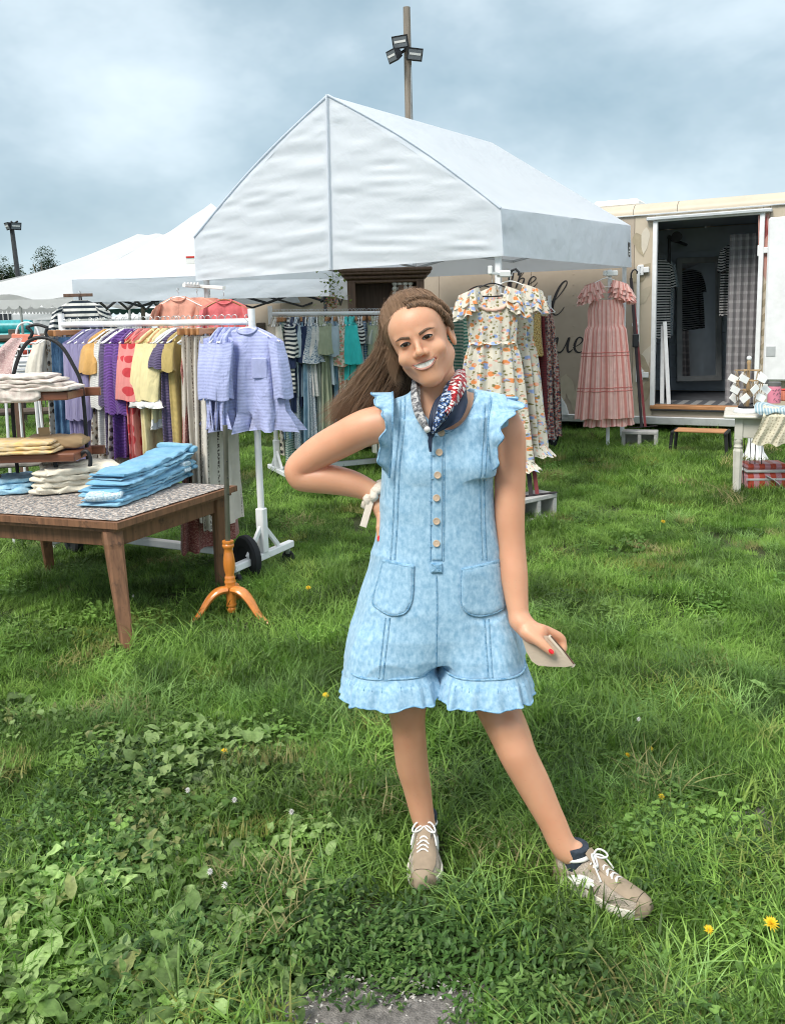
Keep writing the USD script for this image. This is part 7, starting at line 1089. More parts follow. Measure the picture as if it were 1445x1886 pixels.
def facepatch(outline_top, outline_bot, n, off, bulge=0.0, m=5):
    """Patch between two curves (x, z) on the face."""
    u = np.linspace(0, 1, n); A, B = spline([(a, 0, b) for a, b in outline_top], n), spline([(a, 0, b) for a, b in outline_bot], n); G = []
    for t in np.linspace(0, 1, m): Q = A * (1 - t) + B * t; G.append(face(Q[:, 0], Q[:, 2], 0) + Fw[None] * HS * (off + bulge * 4 * t * (1 - t) * np.sin(np.pi * u))[:, None])
    return strip(np.array(G))
for s in (-1, 1):
    o = lambda L: [(s * x, z) for x, z in L]
    ES = lambda L: o([(.0275 + (x - .031) * .92, z + .0042) for x, z in L])
    top, bot = ES([(.0170, -.0008), (.024, .0034), (.031, .0048), (.038, .0036), (.0450, .0006)]), ES([(.0170, -.0008), (.024, -.0024), (.031, -.0030), (.038, -.0020), (.0450, .0006)])
    ey = wo.part('eye', facepatch(top, bot, 14, .0004, .0010), 'eye_white', smooth=True)
    wo.part('iris', facepatch(ES([(.0235, .0014), (.0265, .0042), (.031, .0050), (.0355, .0042), (.0385, .0012)]), ES([(.0235, .0012), (.0265, -.0020), (.031, -.0028), (.0355, -.0018), (.0385, .0010)]), 10, .0018, .0006), 'iris', parent=ey, smooth=True)
    Q = spline([(a, 0, b) for a, b in top], 14); wo.part('eyelash', tube(face(Q[:, 0], Q[:, 2] + .0008, .0014), np.r_[.0008, np.full(12, .0016), .0010], 6), 'lash', parent=ey, smooth=True); Q = spline([(a, 0, b) for a, b in bot], 14); wo.part('eyelash', tube(face(Q[:, 0], Q[:, 2] - .0004, .0008), .0006, 5), 'brow', parent=ey, smooth=True)
    wo.part('eyebrow', facepatch(o([(.0120, .0200), (.022, .0232), (.034, .0252), (.050, .0192)]), o([(.0115, .0130), (.022, .0162), (.034, .0195), (.050, .0184)]), 16, .0006, .0014), 'brow', smooth=True)
UL, LL = [(-.0290, -.0462), (-.015, -.0484), (0, -.0492), (.015, -.0484), (.0290, -.0462)], [(-.0290, -.0462), (-.018, -.0572), (0, -.0618), (.018, -.0572), (.0290, -.0462)]
mo = wo.part('mouth', facepatch(UL, LL, 20, -.0062), 'mouth_dark', smooth=True)
A_, B_ = spline([(a, 0, b) for a, b in UL], 161), spline([(a, 0, b) for a, b in LL], 161)
for k, (a, b, c) in enumerate(((11, 28, .82), (28, 44, .88), (44, 61, .93), (61, 80, .97), (80, 99, .97), (99, 116, .93), (116, 132, .88), (132, 149, .82))):
    i = np.linspace(a, b, 5).astype(int); Q0, Q1 = A_[i] + [0, 0, .0005], A_[i] + (B_[i] - A_[i]) * c; G = np.array([face(Q[:, 0], Q[:, 2], -.0026) + Fw[None] * (.0010 * (1 - np.linspace(-1, 1, 5) ** 4))[:, None] for Q in (Q0, Q0 * .5 + Q1 * .5, Q1 * .92 + Q0 * .08, Q1)]); wo.part('tooth', strip(G), 'tooth', parent=mo, smooth=True)
q = np.sin(np.linspace(0, np.pi, 21)); Q = spline([(-.0310, 0, -.0455), (-.015, 0, -.0470), (-.004, 0, -.0467), (0, 0, -.0474), (.004, 0, -.0467), (.015, 0, -.0470), (.0310, 0, -.0455)], 21); wo.part('upper_lip', tube(face(Q[:, 0], Q[:, 2], .0004), .0006 + .0014 * q, 8, flat=.9), 'lip', smooth=True)
Q = spline([(-.0310, 0, -.0457), (-.019, 0, -.0588), (0, 0, -.0646), (.019, 0, -.0588), (.0310, 0, -.0457)], 21); wo.part('lower_lip', tube(face(Q[:, 0], Q[:, 2], .0004), .0006 + .0023 * q, 8, flat=.9), 'lip', smooth=True)
def nail(p, d, u, w=.0052, l=.0075): d = d / np.linalg.norm(d); s = np.cross(d, u); s /= np.linalg.norm(s); uu = np.cross(s, d); return hull([p + d * l * a + s * w * b + uu * (.0012 * (1 - b * b) + c) for a in (-1, -.4, .4, .9) for b in (-1, -.5, 0, .5, 1) for c in (0, .0012) if not (abs(a) > .8 and abs(b) > .6)])
wo.part('fingernail', nail(at(1014, 1200, 2.0985), at(1016, 1203, 2.1) - at(1003, 1191, 2.106), np.array([.15, -1, .25])), 'nail_red', smooth=True); wo.part('fingernail', nail(at(698, 992, 2.243), at(698, 996, 2.25) - at(698, 972, 2.26), np.array([-.3, -1, .1]), .005, .008), 'nail_red', smooth=True)

# ---------------------------------------------------------------- romper
ry = [728, 742, 760, 800, 850, 900, 950, 1000, 1050, 1100, 1150, 1185, 1222, 1262]
rL = [716, 708, 704, 703, 702, 700, 697, 690, 680, 665, 655, 647, 640, 634]; rR = [934, 932, 926, 914, 908, 906, 912, 922, 932, 943, 951, 957, 963, 967]; rb = [.058, .075, .088, .106, .120, .118, .118, .124, .132, .140, .144, .140, .120, .11]; YB = 2.285
def rows(L, R, y): A = np.array([at(a, c, YB) for a, c in zip(L, y)]); B = np.array([at(a, c, YB) for a, c in zip(R, y)]); return (A[:, 2] + B[:, 2]) / 2, (A[:, 0] + B[:, 0]) / 2, (B[:, 0] - A[:, 0]) / 2
def loftsdf(z, cx, a, b, ybow=0.0, pw=2.3, ztop=None, zbot=None):
    o = np.argsort(z); z, cx, a, b = (np.asarray(q)[o] for q in (z, cx, a, b))
    def f(p):
        c, aa, bb = np.interp(p[:, 2], z, cx), np.interp(p[:, 2], z, a), np.interp(p[:, 2], z, b); q = np.abs(np.stack([(p[:, 0] - c) / aa, (p[:, 1] - YB) / bb], 1)) + 1e-6; k0 = (q ** pw).sum(1) ** (1 / pw); g = (q ** (pw - 1)) * k0[:, None] ** (1 - pw) / np.stack([aa, bb], 1); d = (k0 - 1) / np.linalg.norm(g, axis=1)
        if ztop is not None: d = np.maximum(d, p[:, 2] - ztop)
        if zbot is not None: d = np.maximum(d, zbot - p[:, 2])
        return d
    return f
zT, cT, aT = rows(rL, rR, ry); zcut = at(803, 1240, 2.14)[2]; zhem = at(803, 1262, 2.135)[2]
torso = loftsdf(zT, cT, aT, rb, zbot=zcut, ztop=at(820, 772, 2.2)[2])
ly = [1100, 1150, 1185, 1222, 1262]; zl, cl, al = rows([690, 657, 647, 640, 634], [798, 802, 802, 800, 799], ly); zr_, cr_, ar_ = rows([806, 806, 806, 809, 810], [918, 949, 957, 963, 967], ly); lb = [.112, .136, .144, .145, .145]; lbr = [.114, .140, .156, .164, .168]
legl, legr = loftsdf(zl, cl, al, lb, pw=3.0, ztop=at(803, 1110, YB)[2], zbot=zhem), loftsdf(zr_, cr_, ar_, lbr, pw=3.0, ztop=at(803, 1120, YB)[2], zbot=zhem)
TORSO_SKIN = W[:8]; xl0, xr0 = at(704, 760, 2.28)[0], at(930, 760, 2.28)[0]; zarm = at(820, 870, 2.28)[2]
ncen, nax, naz = at(822, 700, 2.2), 57 / F_ * 2.2, 92 / F_ * 2.2; zb_ = at(822, 738, 2.3)[2]
wv = [(rng.normal(0, 1, 3) * np.array([26, 20, 9]) * s_, rng.uniform(0, 6.28), .0016 / s_ ** .7) for s_ in (.5, .7, 1, 1.3, 1.8, 2.4, 3.2)]
def romper_sdf(p, c=None, r=0.0):
    def smin(a, b, k): h = np.maximum(k - np.abs(a - b), 0) / k; return np.minimum(a, b) - h * h * k / 4
    d = smin(torso(p), smin(legl(p), legr(p), .006), .022)
    sk = field_of(TORSO_SKIN, p) - .010; sk = np.maximum(np.maximum(sk, np.maximum(xl0 - p[:, 0], p[:, 0] - xr0)), zarm - p[:, 2]); d = smin(d, sk, .02)
    z0 = np.where(p[:, 1] < 2.30, naz, np.abs(ncen[2] - zb_)); e = np.sqrt(((p[:, 0] - ncen[0]) / nax) ** 2 + (np.minimum(p[:, 2] - ncen[2], 0) / z0) ** 2) - 1; d = np.maximum(d, -e * min(nax, naz) * .9)
    w = sum(am * np.sin(p @ kk + ph) for kk, ph, am in wv); fold = np.clip((1.15 - p[:, 2]) * 3, .25, 1)
    side = np.clip(np.abs(p[:, 0] - .115) * 7 - .25, 0, 1); crease = np.abs(np.sin(p[:, 2] * 23 + (p[:, 0] - .115) * np.sign(p[:, 0] - .115) * 34 + 2.2 * np.sin(p[:, 0] * 19))); w = w * fold * 1.7 + .0042 * (1 - crease) ** 3 * side * np.clip((1.2 - p[:, 2]) * 4, 0, 1) + .0032 * np.sin((p[:, 0] - .1) * 62 + 3 * np.sin(p[:, 2] * 7)) * np.clip((.85 - p[:, 2]) * 4, 0, 1)
    return d - w
def hit(P, off=0.0):
    """Pixels to points of the romper's front."""
    P = np.asarray(P, float); D = np.stack([ray(*p) for p in P]); o = np.array([0, 0, EYE]); t = np.full(len(P), 1.98)
    for _ in range(50): t = t + np.clip(romper_sdf(o + D * t[:, None]) * .7, -.02, .05)
    return o + D * t[:, None] - D / np.linalg.norm(D, axis=1, keepdims=True) * off
mat('romper_denim', (.345, .510, .640), .85, .3, vs=85, col2=(.185, .355, .510), bump=.10, bs=500, sheen=.2, stretch=(1, 1, .7)); mat('romper_seam', (.085, .235, .40), .8, .3, vs=90, col2=(.33, .52, .66), bump=.6, bs=300); mat('romper_trim', (.30, .49, .64), .8, .3, vs=60, col2=(.11, .27, .44), bump=.5, bs=300)
rv, rf = snets(romper_sdf, (-.22, 2.08, .50), (.44, 2.48, 1.42), .0034)
rom = wo.part('romper', (rv, rf), 'romper_denim', smooth=True)
def ribbon(px, w, off=.0012, th=.003, n=60, m='romper_seam', name='seam'):
    P = spline([(a, b, 0) for a, b in px], n)[:, :2]; T = np.gradient(P, axis=0); T /= np.linalg.norm(T, axis=1, keepdims=True); N = np.stack([-T[:, 1], T[:, 0]], 1) * w / 2
    a, b, c = hit(P - N, -th), hit(P, off), hit(P + N, -th); a2, c2 = hit(P - N * .7, off * .8), hit(P + N * .7, off * .8); wo.part(name, strip(np.stack([a, a2, b, c2, c], 1)), m, parent=rom, smooth=True)
def seam(px, n=60):  # a felled seam: two stitched ridges
    ribbon([(a - 4, b) for a, b in px], 4.2, n=n); ribbon([(a + 4, b) for a, b in px], 4.2, n=n)
seam([(741, 722), (739, 780), (731, 860), (727, 950), (722, 1031)]); seam([(896, 745), (893, 800), (888, 880), (888, 960), (891, 1032)])
seam([(713, 1138), (708, 1180), (700, 1252)]); seam([(895, 1140), (898, 1190), (903, 1262)]); ribbon([(803, 1060), (804, 1120), (803, 1190), (803, 1238)], 4.0)
ribbon([(793, 800), (793, 900), (792, 1034)], 3.4); ribbon([(817, 800), (817, 900), (816, 1034)], 4.0); ribbon([(800, 800), (800, 900), (799, 1030)], 2.6)
ribbon([(766, 735), (778, 772), (800, 793), (826, 790), (850, 768), (868, 740), (876, 722)], 6.5, .0035, m='romper_trim', name='neck_binding'); ribbon([(872, 744), (850, 776), (826, 797), (806, 799)], 2.2, .001)
def patch(poly, off, m, name, step=5.0, parent=None, sink=.003, infl=0.0):
    from shapely.geometry import Polygon, Point
    pg = Polygon(poly); L = pg.exterior.length; B = np.array([pg.exterior.interpolate(i / int(L / 3.5) * L).coords[0] for i in range(int(L / 3.5))]); x0_, y0_, x1_, y1_ = pg.bounds; inn = pg.buffer(-2.2); I = np.array([(x, y) for x in np.arange(x0_, x1_, step) for y in np.arange(y0_, y1_, step) if inn.contains(Point(x, y))] or [pg.centroid.coords[0]])
    R2 = np.array([inn.exterior.interpolate(i / len(B) * inn.exterior.length).coords[0] for i in range(len(B))]); Q = np.vstack([B, R2, I]); T = Delaunay(Q).simplices; T = T[[pg.buffer(.3).contains(Point(*Q[t].mean(0))) for t in T]]
    ar = np.cross(np.c_[Q[T[:, 1]] - Q[T[:, 0]], np.zeros(len(T))], np.c_[Q[T[:, 2]] - Q[T[:, 0]], np.zeros(len(T))])[:, 2]; T[ar > 0] = T[ar > 0][:, ::-1]
    dist = np.r_[np.full(len(B), -sink), np.full(len(R2), off), np.full(len(I), off + infl)]; V = hit(Q); D = V - [0, 0, EYE]; V = V - D / np.linalg.norm(D, axis=1, keepdims=True) * dist[:, None]
    return wo.part(name, (V, T), m, parent=parent or rom, smooth=True)
PK = [[(704, 1030), (762, 1041), (761, 1085), (757, 1112), (746, 1130), (730, 1135), (712, 1133), (694, 1122), (684, 1112), (690, 1080)], [(848, 1047), (922, 1030), (927, 1065), (932, 1105), (928, 1122), (906, 1133), (880, 1137), (858, 1130), (848, 1115), (846, 1085)]]
for pk_ in PK:
    patch(pk_, .0045, 'romper_denim', 'pocket', infl=.0025)
    rim = [((x - np.mean([q[0] for q in pk_])) * .955 + np.mean([q[0] for q in pk_]), (y - np.mean([q[1] for q in pk_])) * .955 + np.mean([q[1] for q in pk_])) for x, y in pk_]; ribbon(rim[1:] + [rim[0]], 3.2, .0062, -.004, 70); a, b = pk_[0], pk_[1]; ribbon([(a[0] + 1, a[1] + 4), ((a[0] + b[0]) / 2, (a[1] + b[1]) / 2 + 5), (b[0] - 1, b[1] + 4)], 9, .0072, -.004, 24, 'romper_trim', 'pocket_band'); ribbon([(a[0] + 1, a[1] + 13), ((a[0] + b[0]) / 2, (a[1] + b[1]) / 2 + 14), (b[0] - 1, b[1] + 13)], 2.4, .0066, -.004, 24)
patch([(794, 800), (816, 800), (815, 1034), (793, 1034)], .0035, 'romper_denim', 'button_placket', 6)
patch([(792, 1036), (815, 1036), (815, 1057), (792, 1057)], .006, 'romper_trim', 'placket_tab'); ribbon([(795, 1039), (812, 1054)], 2.2, .007, -.005, 10); ribbon([(812, 1039), (795, 1054)], 2.2, .007, -.005, 10)
mat('button_wood', (.56, .42, .30), .5, .25, vs=60)
for px, py in ((812, 797), (808, 833), (805, 875), (803, 917), (803, 960), (803, 1001)):
    c = hit([(px, py)], .006)[0]; n_ = np.array([0, -1, .12]); bt = wo.part('button', move(lathe([(.0005, -.002), (.0088, -.002), (.0094, 0), (.0088, .0018), (.0062, .0016), (.0056, .0010), (.0005, .0010)], 18), rx=math.pi / 2 - .12, t=c), 'button_wood', parent=rom, smooth=30); wo.part('buttonhole', beam(*hit([(px - 13, py + 6), (px - 8, py + 6)], .0052), .0022, .0022), 'romper_seam', parent=rom); 
def ruffle(S, E, waves, amp, name='ruffle', n=90, m=9, axis=(0, -1, 0), par=None, mt='romper_denim', curl=.0):
    S, E = spline(S, n), spline(E, n); u = np.linspace(0, 1, n); ax = np.asarray(axis, float); G = []
    for t in np.linspace(0, 1, m): r_ = amp * t ** 1.2 * (np.sin(2 * np.pi * waves * u + 1.3) + .4 * np.sin(2 * np.pi * waves * 1.73 * u)); G.append(S + (E - S) * t + ax * (r_ + curl * np.sin(np.pi * t))[:, None])
    return np.array(G)
def add_ruffle(G):
    e = wo.part('ruffle', strip(G), 'romper_denim', parent=rom, smooth=True); wo.part('ruffle_hem', tube(G[-1], .0022, 6), 'romper_trim', parent=rom, smooth=True); wo.part('ruffle_seam', tube(G[0] + [0, -.001, 0], .0028, 6), 'romper_seam', parent=rom, smooth=True)
A3 = lambda L: [at(a, b, c) for a, b, c in L]
add_ruffle(ruffle(A3([(722, 722, 2.275), (723, 745, 2.20), (722, 780, 2.175), (720, 830, 2.175), (716, 880, 2.19)]), A3([(686, 723, 2.27), (694, 748, 2.19), (709, 778, 2.145), (697, 825, 2.15), (702, 866, 2.18)]), 4.6, .011, axis=(-.35, -.9, .1)))
add_ruffle(ruffle(A3([(898, 728, 2.29), (903, 735, 2.235), (898, 775, 2.185), (899, 825, 2.18), (905, 874, 2.20)]), A3([(944, 731, 2.31), (962, 748, 2.24), (929, 778, 2.16), (918, 826, 2.155), (908, 874, 2.19)]), 4.6, .012, axis=(.35, -.9, .1)))
def hem(z, cx, a, BB, seed):
    n = 220; t = np.linspace(0, 2 * np.pi, n, endpoint=False); c, A, B = np.interp(zhem, z[::-1], cx[::-1]), np.interp(zhem, z[::-1], a[::-1]), BB; G = []; r = np.random.default_rng(seed); ph = r.uniform(0, 6.28, 3)
    for v in np.linspace(0, 1, 10):
        w = (np.sin(17 * t + ph[0]) + .7 * np.sin(11 * t + ph[1]) + .5 * np.sin(27 * t + ph[2])) ; rr = .985 + .054 * min(v * 6, 1) + .13 * v ** 1.1; q = np.sign(np.cos(t)) * np.abs(np.cos(t)) ** (2 / 3.0), np.sign(np.sin(t)) * np.abs(np.sin(t)) ** (2 / 3.0)
        k = rr + .038 * v ** .8 * w; G.append(np.stack([c + A * k * q[0], YB + B * k * q[1], zhem + .014 * (v < .01) + .002 - .058 * v + .004 * v * np.sin(9 * t + ph[2]) + .006 * math.sin(math.pi * v)], 1))
    G = np.array(G); wo.part('hem_ruffle', strip(G, True), 'romper_denim', parent=rom, smooth=True); wo.part('ruffle_hem', tube(np.vstack([G[-1], G[-1][:1]]), .0024, 6, False), 'romper_trim', parent=rom, smooth=True); wo.part('ruffle_seam', tube(np.vstack([G[0], G[0][:1]]) * [1, 1, 1], .0035, 6, False), 'romper_seam', parent=rom, smooth=True)
    T_ = [tube([G[1][i] + [0, -.001, 0], G[3][i] + [0, -.001, 0]], .0011, 4) for i in range(0, n, 6)]; wo.part('gather_stitches', join(*T_), 'romper_seam', parent=rom, kind='stuff')
hem(zl, cl, al, .146, 1); hem(zr_, cr_, ar_, .165, 2)

# ---------------------------------------------------------------- kerchief, scrunchie, pouch
cloth('kerchief_red', (.42, .022, .028), 'floral', (.72, .66, .62), (.20, .012, .02), s=62, width=.36); cloth('kerchief_navy', (.012, .022, .052), 'floral', (.45, .52, .62), (.03, .09, .26), s=95, width=.34); cloth('kerchief_grey', (.55, .54, .53), 'floral', (.10, .10, .11), (.28, .28, .29), s=55, width=.36); mat('kerchief_blue', (.012, .022, .05), .55, .3, bump=.2)
ke = Thing('neckerchief', 'red, navy and white printed kerchief knotted around the neck', 'kerchief', at(795, 795, 2.2))
def band(name, path, wid, m, thick=.008, seed=0, nrm=(0.2, -1, .25)):
    P = spline(path, 30); n = len(P); w = np.interp(np.linspace(0, 1, n), np.linspace(0, 1, len(wid)), wid); T = np.gradient(P, axis=0); T /= np.linalg.norm(T, axis=1, keepdims=True); nn = np.asarray(nrm, float); S = np.cross(T, nn); S /= np.linalg.norm(S, axis=1, keepdims=True); Nn = np.cross(S, T); tt = np.linspace(-1, 1, 11); G, U = [], []
    for i, a in enumerate(tt): G.append(P + S * (w * a / 2)[:, None] + Nn * (thick * (1 - a * a) + .003 * np.sin(5 * a + 9 * np.linspace(0, 1, n) + seed))[:, None]); U.append(np.stack([np.full(n, a * np.mean(w) / 2), np.linspace(0, .25, n)], 1))
    G = np.array(G); back = np.array([P + S * (w * a / 2)[:, None] - Nn * .004 for a in tt[::-1]]); v, f = strip(np.concatenate([G, back, G[:1]])); uv = np.vstack([np.array(U).reshape(-1, 2), np.array(U)[::-1].reshape(-1, 2), U[0]]); ke.part(name, (v, f), m, smooth=True, uv=uv)
kn = at(793, 796, 2.155)
band('navy_fold', [at(846, 700, 2.30), at(842, 735, 2.205), at(828, 766, 2.165), kn + [.006, .004, 0]], [.030, .058, .054, .012], 'kerchief_blue', .006, 1)
band('navy_print', [at(842, 694, 2.30), at(830, 728, 2.195), at(812, 766, 2.150), kn + [.002, -.002, 0]], [.030, .050, .036, .010], 'kerchief_navy', .012, 2)
band('red_print', [at(846, 688, 2.30), at(843, 708, 2.215), at(830, 738, 2.180), at(817, 765, 2.145)], [.026, .044, .040, .014], 'kerchief_red', .016, 3)
band('blue_edge', [at(826, 720, 2.215), at(806, 745, 2.175), at(795, 778, 2.15), kn], [.012, .024, .02, .008], 'kerchief_blue', .008, 4)
band('grey_print', [at(766, 702, 2.27), at(765, 735, 2.205), at(774, 768, 2.175), kn + [-.006, 0, 0]], [.022, .024, .024, .012], 'kerchief_grey', .010, 5)
ke.part('back_fold', tube(spline([at(848, 690, 2.30), at(840, 690, 2.345), at(806, 705, 2.36), at(775, 705, 2.34), at(766, 702, 2.27)], 20), .014, 8), 'kerchief_blue', smooth=True)
mat('pearl', (.62, .60, .58), .2, .3, vs=40, coat=.6); ke.part('pearl', ball(at(786, 791, 2.135), .0085), 'pearl', smooth=True); ke.part('knot', ball(kn + [.0, .004, -.004], (.010, .009, .012)), 'kerchief_blue', smooth=True); ke.part('tail', tube([kn, at(791, 812, 2.15), at(792, 832, 2.15)], [.004, .007, .004], 8, flat=.4), 'kerchief_blue', smooth=True)
mat('cream_cloth', (.66, .59, .50), .85, .15, bump=.3, bs=200); sc = Thing('scrunchie', 'cream scrunchie with a hanging tie on the bent wrist', 'scrunchie', at(688, 912, 2.34)); ax_ = at(696, 918, 2.338) - at(676, 902, 2.345); ax_ /= np.linalg.norm(ax_); e1 = np.cross(ax_, [0, 1, 0]); e1 /= np.linalg.norm(e1); e2 = np.cross(ax_, e1); th = np.linspace(0, 2 * np.pi, 61); cc = at(689, 911, 2.34)
sc.part('ruched_band', tube(np.array([cc + (e1 * math.cos(t) + e2 * math.sin(t)) * (.034 + .005 * math.sin(9 * t)) + ax_ * .007 * math.sin(8 * t + 1) for t in th]), .011 + .003 * np.sin(13 * th), 9, False), 'cream_cloth', smooth=True); sc.part('hanging_tie', beam(at(682, 922, 2.305), at(668, 970, 2.30), .004, .019, up=(1, -.2, 0)), 'cream_cloth')
mat('pouch_leather', (.50, .41, .32), .5, .1, vs=14, bump=.15, bs=150); mat('pouch_edge', (.58, .50, .40), .5, .15); wa = Thing('pouch', 'flat beige zip pouch held in the lowered hand', 'pouch', at(1005, 1200, 2.13))
pol = [(958, 1168), (1008, 1171), (1034, 1199), (1055, 1226), (1040, 1229), (1012, 1228), (990, 1226), (978, 1218), (968, 1200)]; pf, pb = [at(x, y, 2.128 - .00035 * (x - 1000)) for x, y in pol], [at(x, y, 2.142 - .00035 * (x - 1000)) for x, y in pol]; wa.part('body', hull(np.vstack([pf, pb])), 'pouch_leather', smooth=20); wa.part('zip_edge', tube([at(1009, 1172, 2.130), at(1033, 1199, 2.124), at(1055, 1227, 2.118)], [.0085, .009, .008], 8, flat=.8), 'pouch_edge', smooth=True); wa.part('zip', tube([at(1014, 1172, 2.124), at(1036, 1197, 2.118), at(1056, 1223, 2.112)], .0022, 6), 'dark_wood', smooth=True)

# ---------------------------------------------------------------- socks and shoes
mat('sock', (.030, .042, .060), .9, .4, vs=120); mat('shoe_mesh', (.52, .44, .36), .85, .35, vs=260, bump=.8, bs=330); mat('shoe_suede', (.31, .24, .17), .9, .15, vs=40); mat('shoe_white', (.74, .73, .70), .5, .06); mat('shoe_sole', (.70, .66, .58), .6, .1); mat('sock_red', (.6, .06, .06), .7)
def shoe(heel, toe, lab, side):
    heel, toe = np.array([*heel[:2], .012]), np.array([*toe[:2], .012]); L = np.linalg.norm(toe - heel); d = (toe - heel) / L; a = math.atan2(d[1], d[0]); t = Thing('shoe', lab, 'shoe', heel, a, local=True)
    s = np.array([0, .04, .12, .25, .38, .52, .66, .80, .91, .97, 1.0]); hwid = np.array([.024, .032, .034, .0345, .035, .040, .0455, .0445, .036, .026, .014]); top = np.array([.068, .082, .086, .084, .090, .080, .066, .055, .049, .042, .030]); ph = np.linspace(-.12, np.pi + .12, 21); skew = np.array([0, 0, 0, 0, 0, .002, .004, .004, .002, 0, -.002]) * side
    def ring(i, k=1.0, lift=0.0): return np.stack([np.full(21, s[i] * L + (k - 1) * .09 * (i - 4)), skew[i] + hwid[i] * k * np.sign(np.cos(ph)) * np.abs(np.cos(ph)) ** .75, .014 + (top[i] - .014 + lift) * np.sign(np.sin(ph)) * np.abs(np.sin(ph)) ** .85 * k + (1 - k) * 0], 1)
    R = [ring(i) for i in range(11)]; t.part('upper', loft(np.array(R)), 'shoe_mesh', smooth=60)
    t.part('toe_cap', loft(np.array([ring(i, 1.02, .001) for i in (8, 9, 10)])), 'shoe_suede', smooth=60); t.part('heel_patch', strip(np.array([ring(i, 1.025, -.012) for i in (0, 1, 2)])), 'shoe_suede', smooth=60); t.part('eyelet_panel', strip(np.array([ring(i, 1.015, .002)[6:15] for i in (4, 5, 6, 7, 8)])), 'shoe_suede', smooth=60)
    sol = np.array([[(s[i] * L, skew[i] + hwid[i] * 1.09 * c, z) for c, z in ((1, .0), (1.03, .012), (1, .024), (0, .026), (-1, .024), (-1.03, .012), (-1, .0), (0, -.002))] for i in range(11)]); t.part('sole', loft(sol), 'shoe_sole', smooth=40)
    for q in (-1, 1):  # side flash
        P = [(.14, .034), (.28, .052), (.40, .072)]; B = [(.24, .026), (.44, .034), (.54, .062)]; pt_ = lambda f, z: np.array([f * L, np.interp(f, s, skew) + q * np.interp(f, s, hwid) * (1.04 - .9 * max(z - .045, 0) / .05), z]); t.part('side_flash', hull([p + o for (f, z) in P + B for p in [pt_(f, z)] for o in (np.array([0, .0015 * q, 0]), np.array([0, -.003 * q, 0]))]), 'shoe_white', smooth=30)
    t.part('collar', tube(np.array([(L * (.17 + .175 * math.cos(x)), .031 * math.sin(x), .083 + .012 * math.cos(x)) for x in np.linspace(0, 2 * np.pi, 31)]), .006, 8, False), 'shoe_white', smooth=True); t.part('tongue', hull([(L * f, y, z + o) for f, z, w in ((.34, .112, .017), (.40, .100, .020), (.58, .074, .018)) for y in (-w, 0, w) for o in (0, .006 if y == 0 else .002)]), 'shoe_suede', smooth=40)
    for k in range(6):
        f = .40 + .05 * k; z = np.interp(f, s, top) + .010 - .0045 * k * .4; f2 = f + .04; z2 = np.interp(f2, s, top) + .008
        for q in (-1, 1): t.part('lace', tube(spline([(f * L, q * .019, z - .010), ((f + f2) / 2 * L, 0, (z + z2) / 2 + .002), (f2 * L, -q * .019, z2 - .010)], 7), .0027, 6, flat=.6), 'shoe_white', smooth=True)
    for q in (-1, 1): t.part('lace_bow', tube(spline([(.40 * L, 0, .108), (.42 * L, q * .02, .116), (.50 * L, q * .032, .100), (.47 * L, q * .014, .098), (.41 * L, 0, .106)], 14), .0027, 6), 'shoe_white', smooth=True); t.part('lace_end', tube(spline([(.40 * L, 0, .108), (.46 * L, q * .024, .098), (.56 * L, q * .036, .066)], 8), .0025, 6), 'shoe_white', smooth=True)
    return t
shoe(*SH[0], 'taupe trainer with white laces on the straight leg, toe towards the viewer', 1); shoe(*SH[1], 'taupe trainer on the outstretched leg, turned to the right', -1)
for a, s_ in ((aR, 'sock'), (aL, 'sock')): 
    so = wo.part('sock', tube([a + [0, 0, .028], a + [0, 0, .024], a, a + [0, 0, -.03], a + [.0, .0, -.06]], [.0345, .0355, .0345, .0315, .030], 18), 'sock', smooth=True)
wo.part('sock_trim', box(aL + [-.030, -.020, .002], (.006, .016, .018), .6, .002), 'sock_red')

# ---------------------------------------------------------------- hair
def hairmat(name, root, tip):
    n = {"hi": ("hair_info", {}), "nz": ("noise_texture", {"scale": 60.0, "detail": 2.0}), "ge": ("geometry", {}), "ad": ("math", {"math_type": "multiply_add", "value2": .5, "value3": -.22}), "a2": ("math", {"math_type": "add"}), "rp": ("rgb_ramp", {"ramp": [(.0, root), (.45, tuple((np.array(root) * .55 + np.array(tip) * .45))), (1.0, tip)]}), "p": ("principled_bsdf", {"roughness": .5, "specular_ior_level": .25})}
    MATS[name] = usdkit.material(stage, f'/World/Looks/{name}', n, [("ge.position", "nz.vector"), ("nz.fac", "ad.value1"), ("hi.intercept", "a2.value1"), ("ad.value", "a2.value2"), ("a2.value", "rp.fac"), ("rp.color", "p.base_color")], surface="p.BSDF")
hairmat('hair_brown', (.16, .095, .055), (.56, .345, .18)); hairmat('hair_dark', (.060, .038, .026), (.15, .095, .056)); hairmat('hair_gold', (.22, .15, .10), (.58, .40, .25)); hairmat('hair_crown', (.235, .145, .088), (.13, .078, .047)); mat('hair_cap', (.095, .057, .035), .6, .4, vs=60)
CAP = [hell((0, -.020, .040), (.0790, .096, .0810), .02), hell((-.02, -.03, .085), (.045, .055, .030), .03), hell((0, .100, -.010), (.0585, .088, .0730), .012, -1), hell((.078, .005, -.018), (.022, .026, .038), .008, -1), hell((0, .02, -.13), (.2, .2, .105), .01, -1)]
cv, cf = snets(lambda p, c, r: field_of(CAP, p), HC - .16, HC + .18, .0032); cap = wo.part('hair', (cv, cf), 'hair_cap', smooth=True)
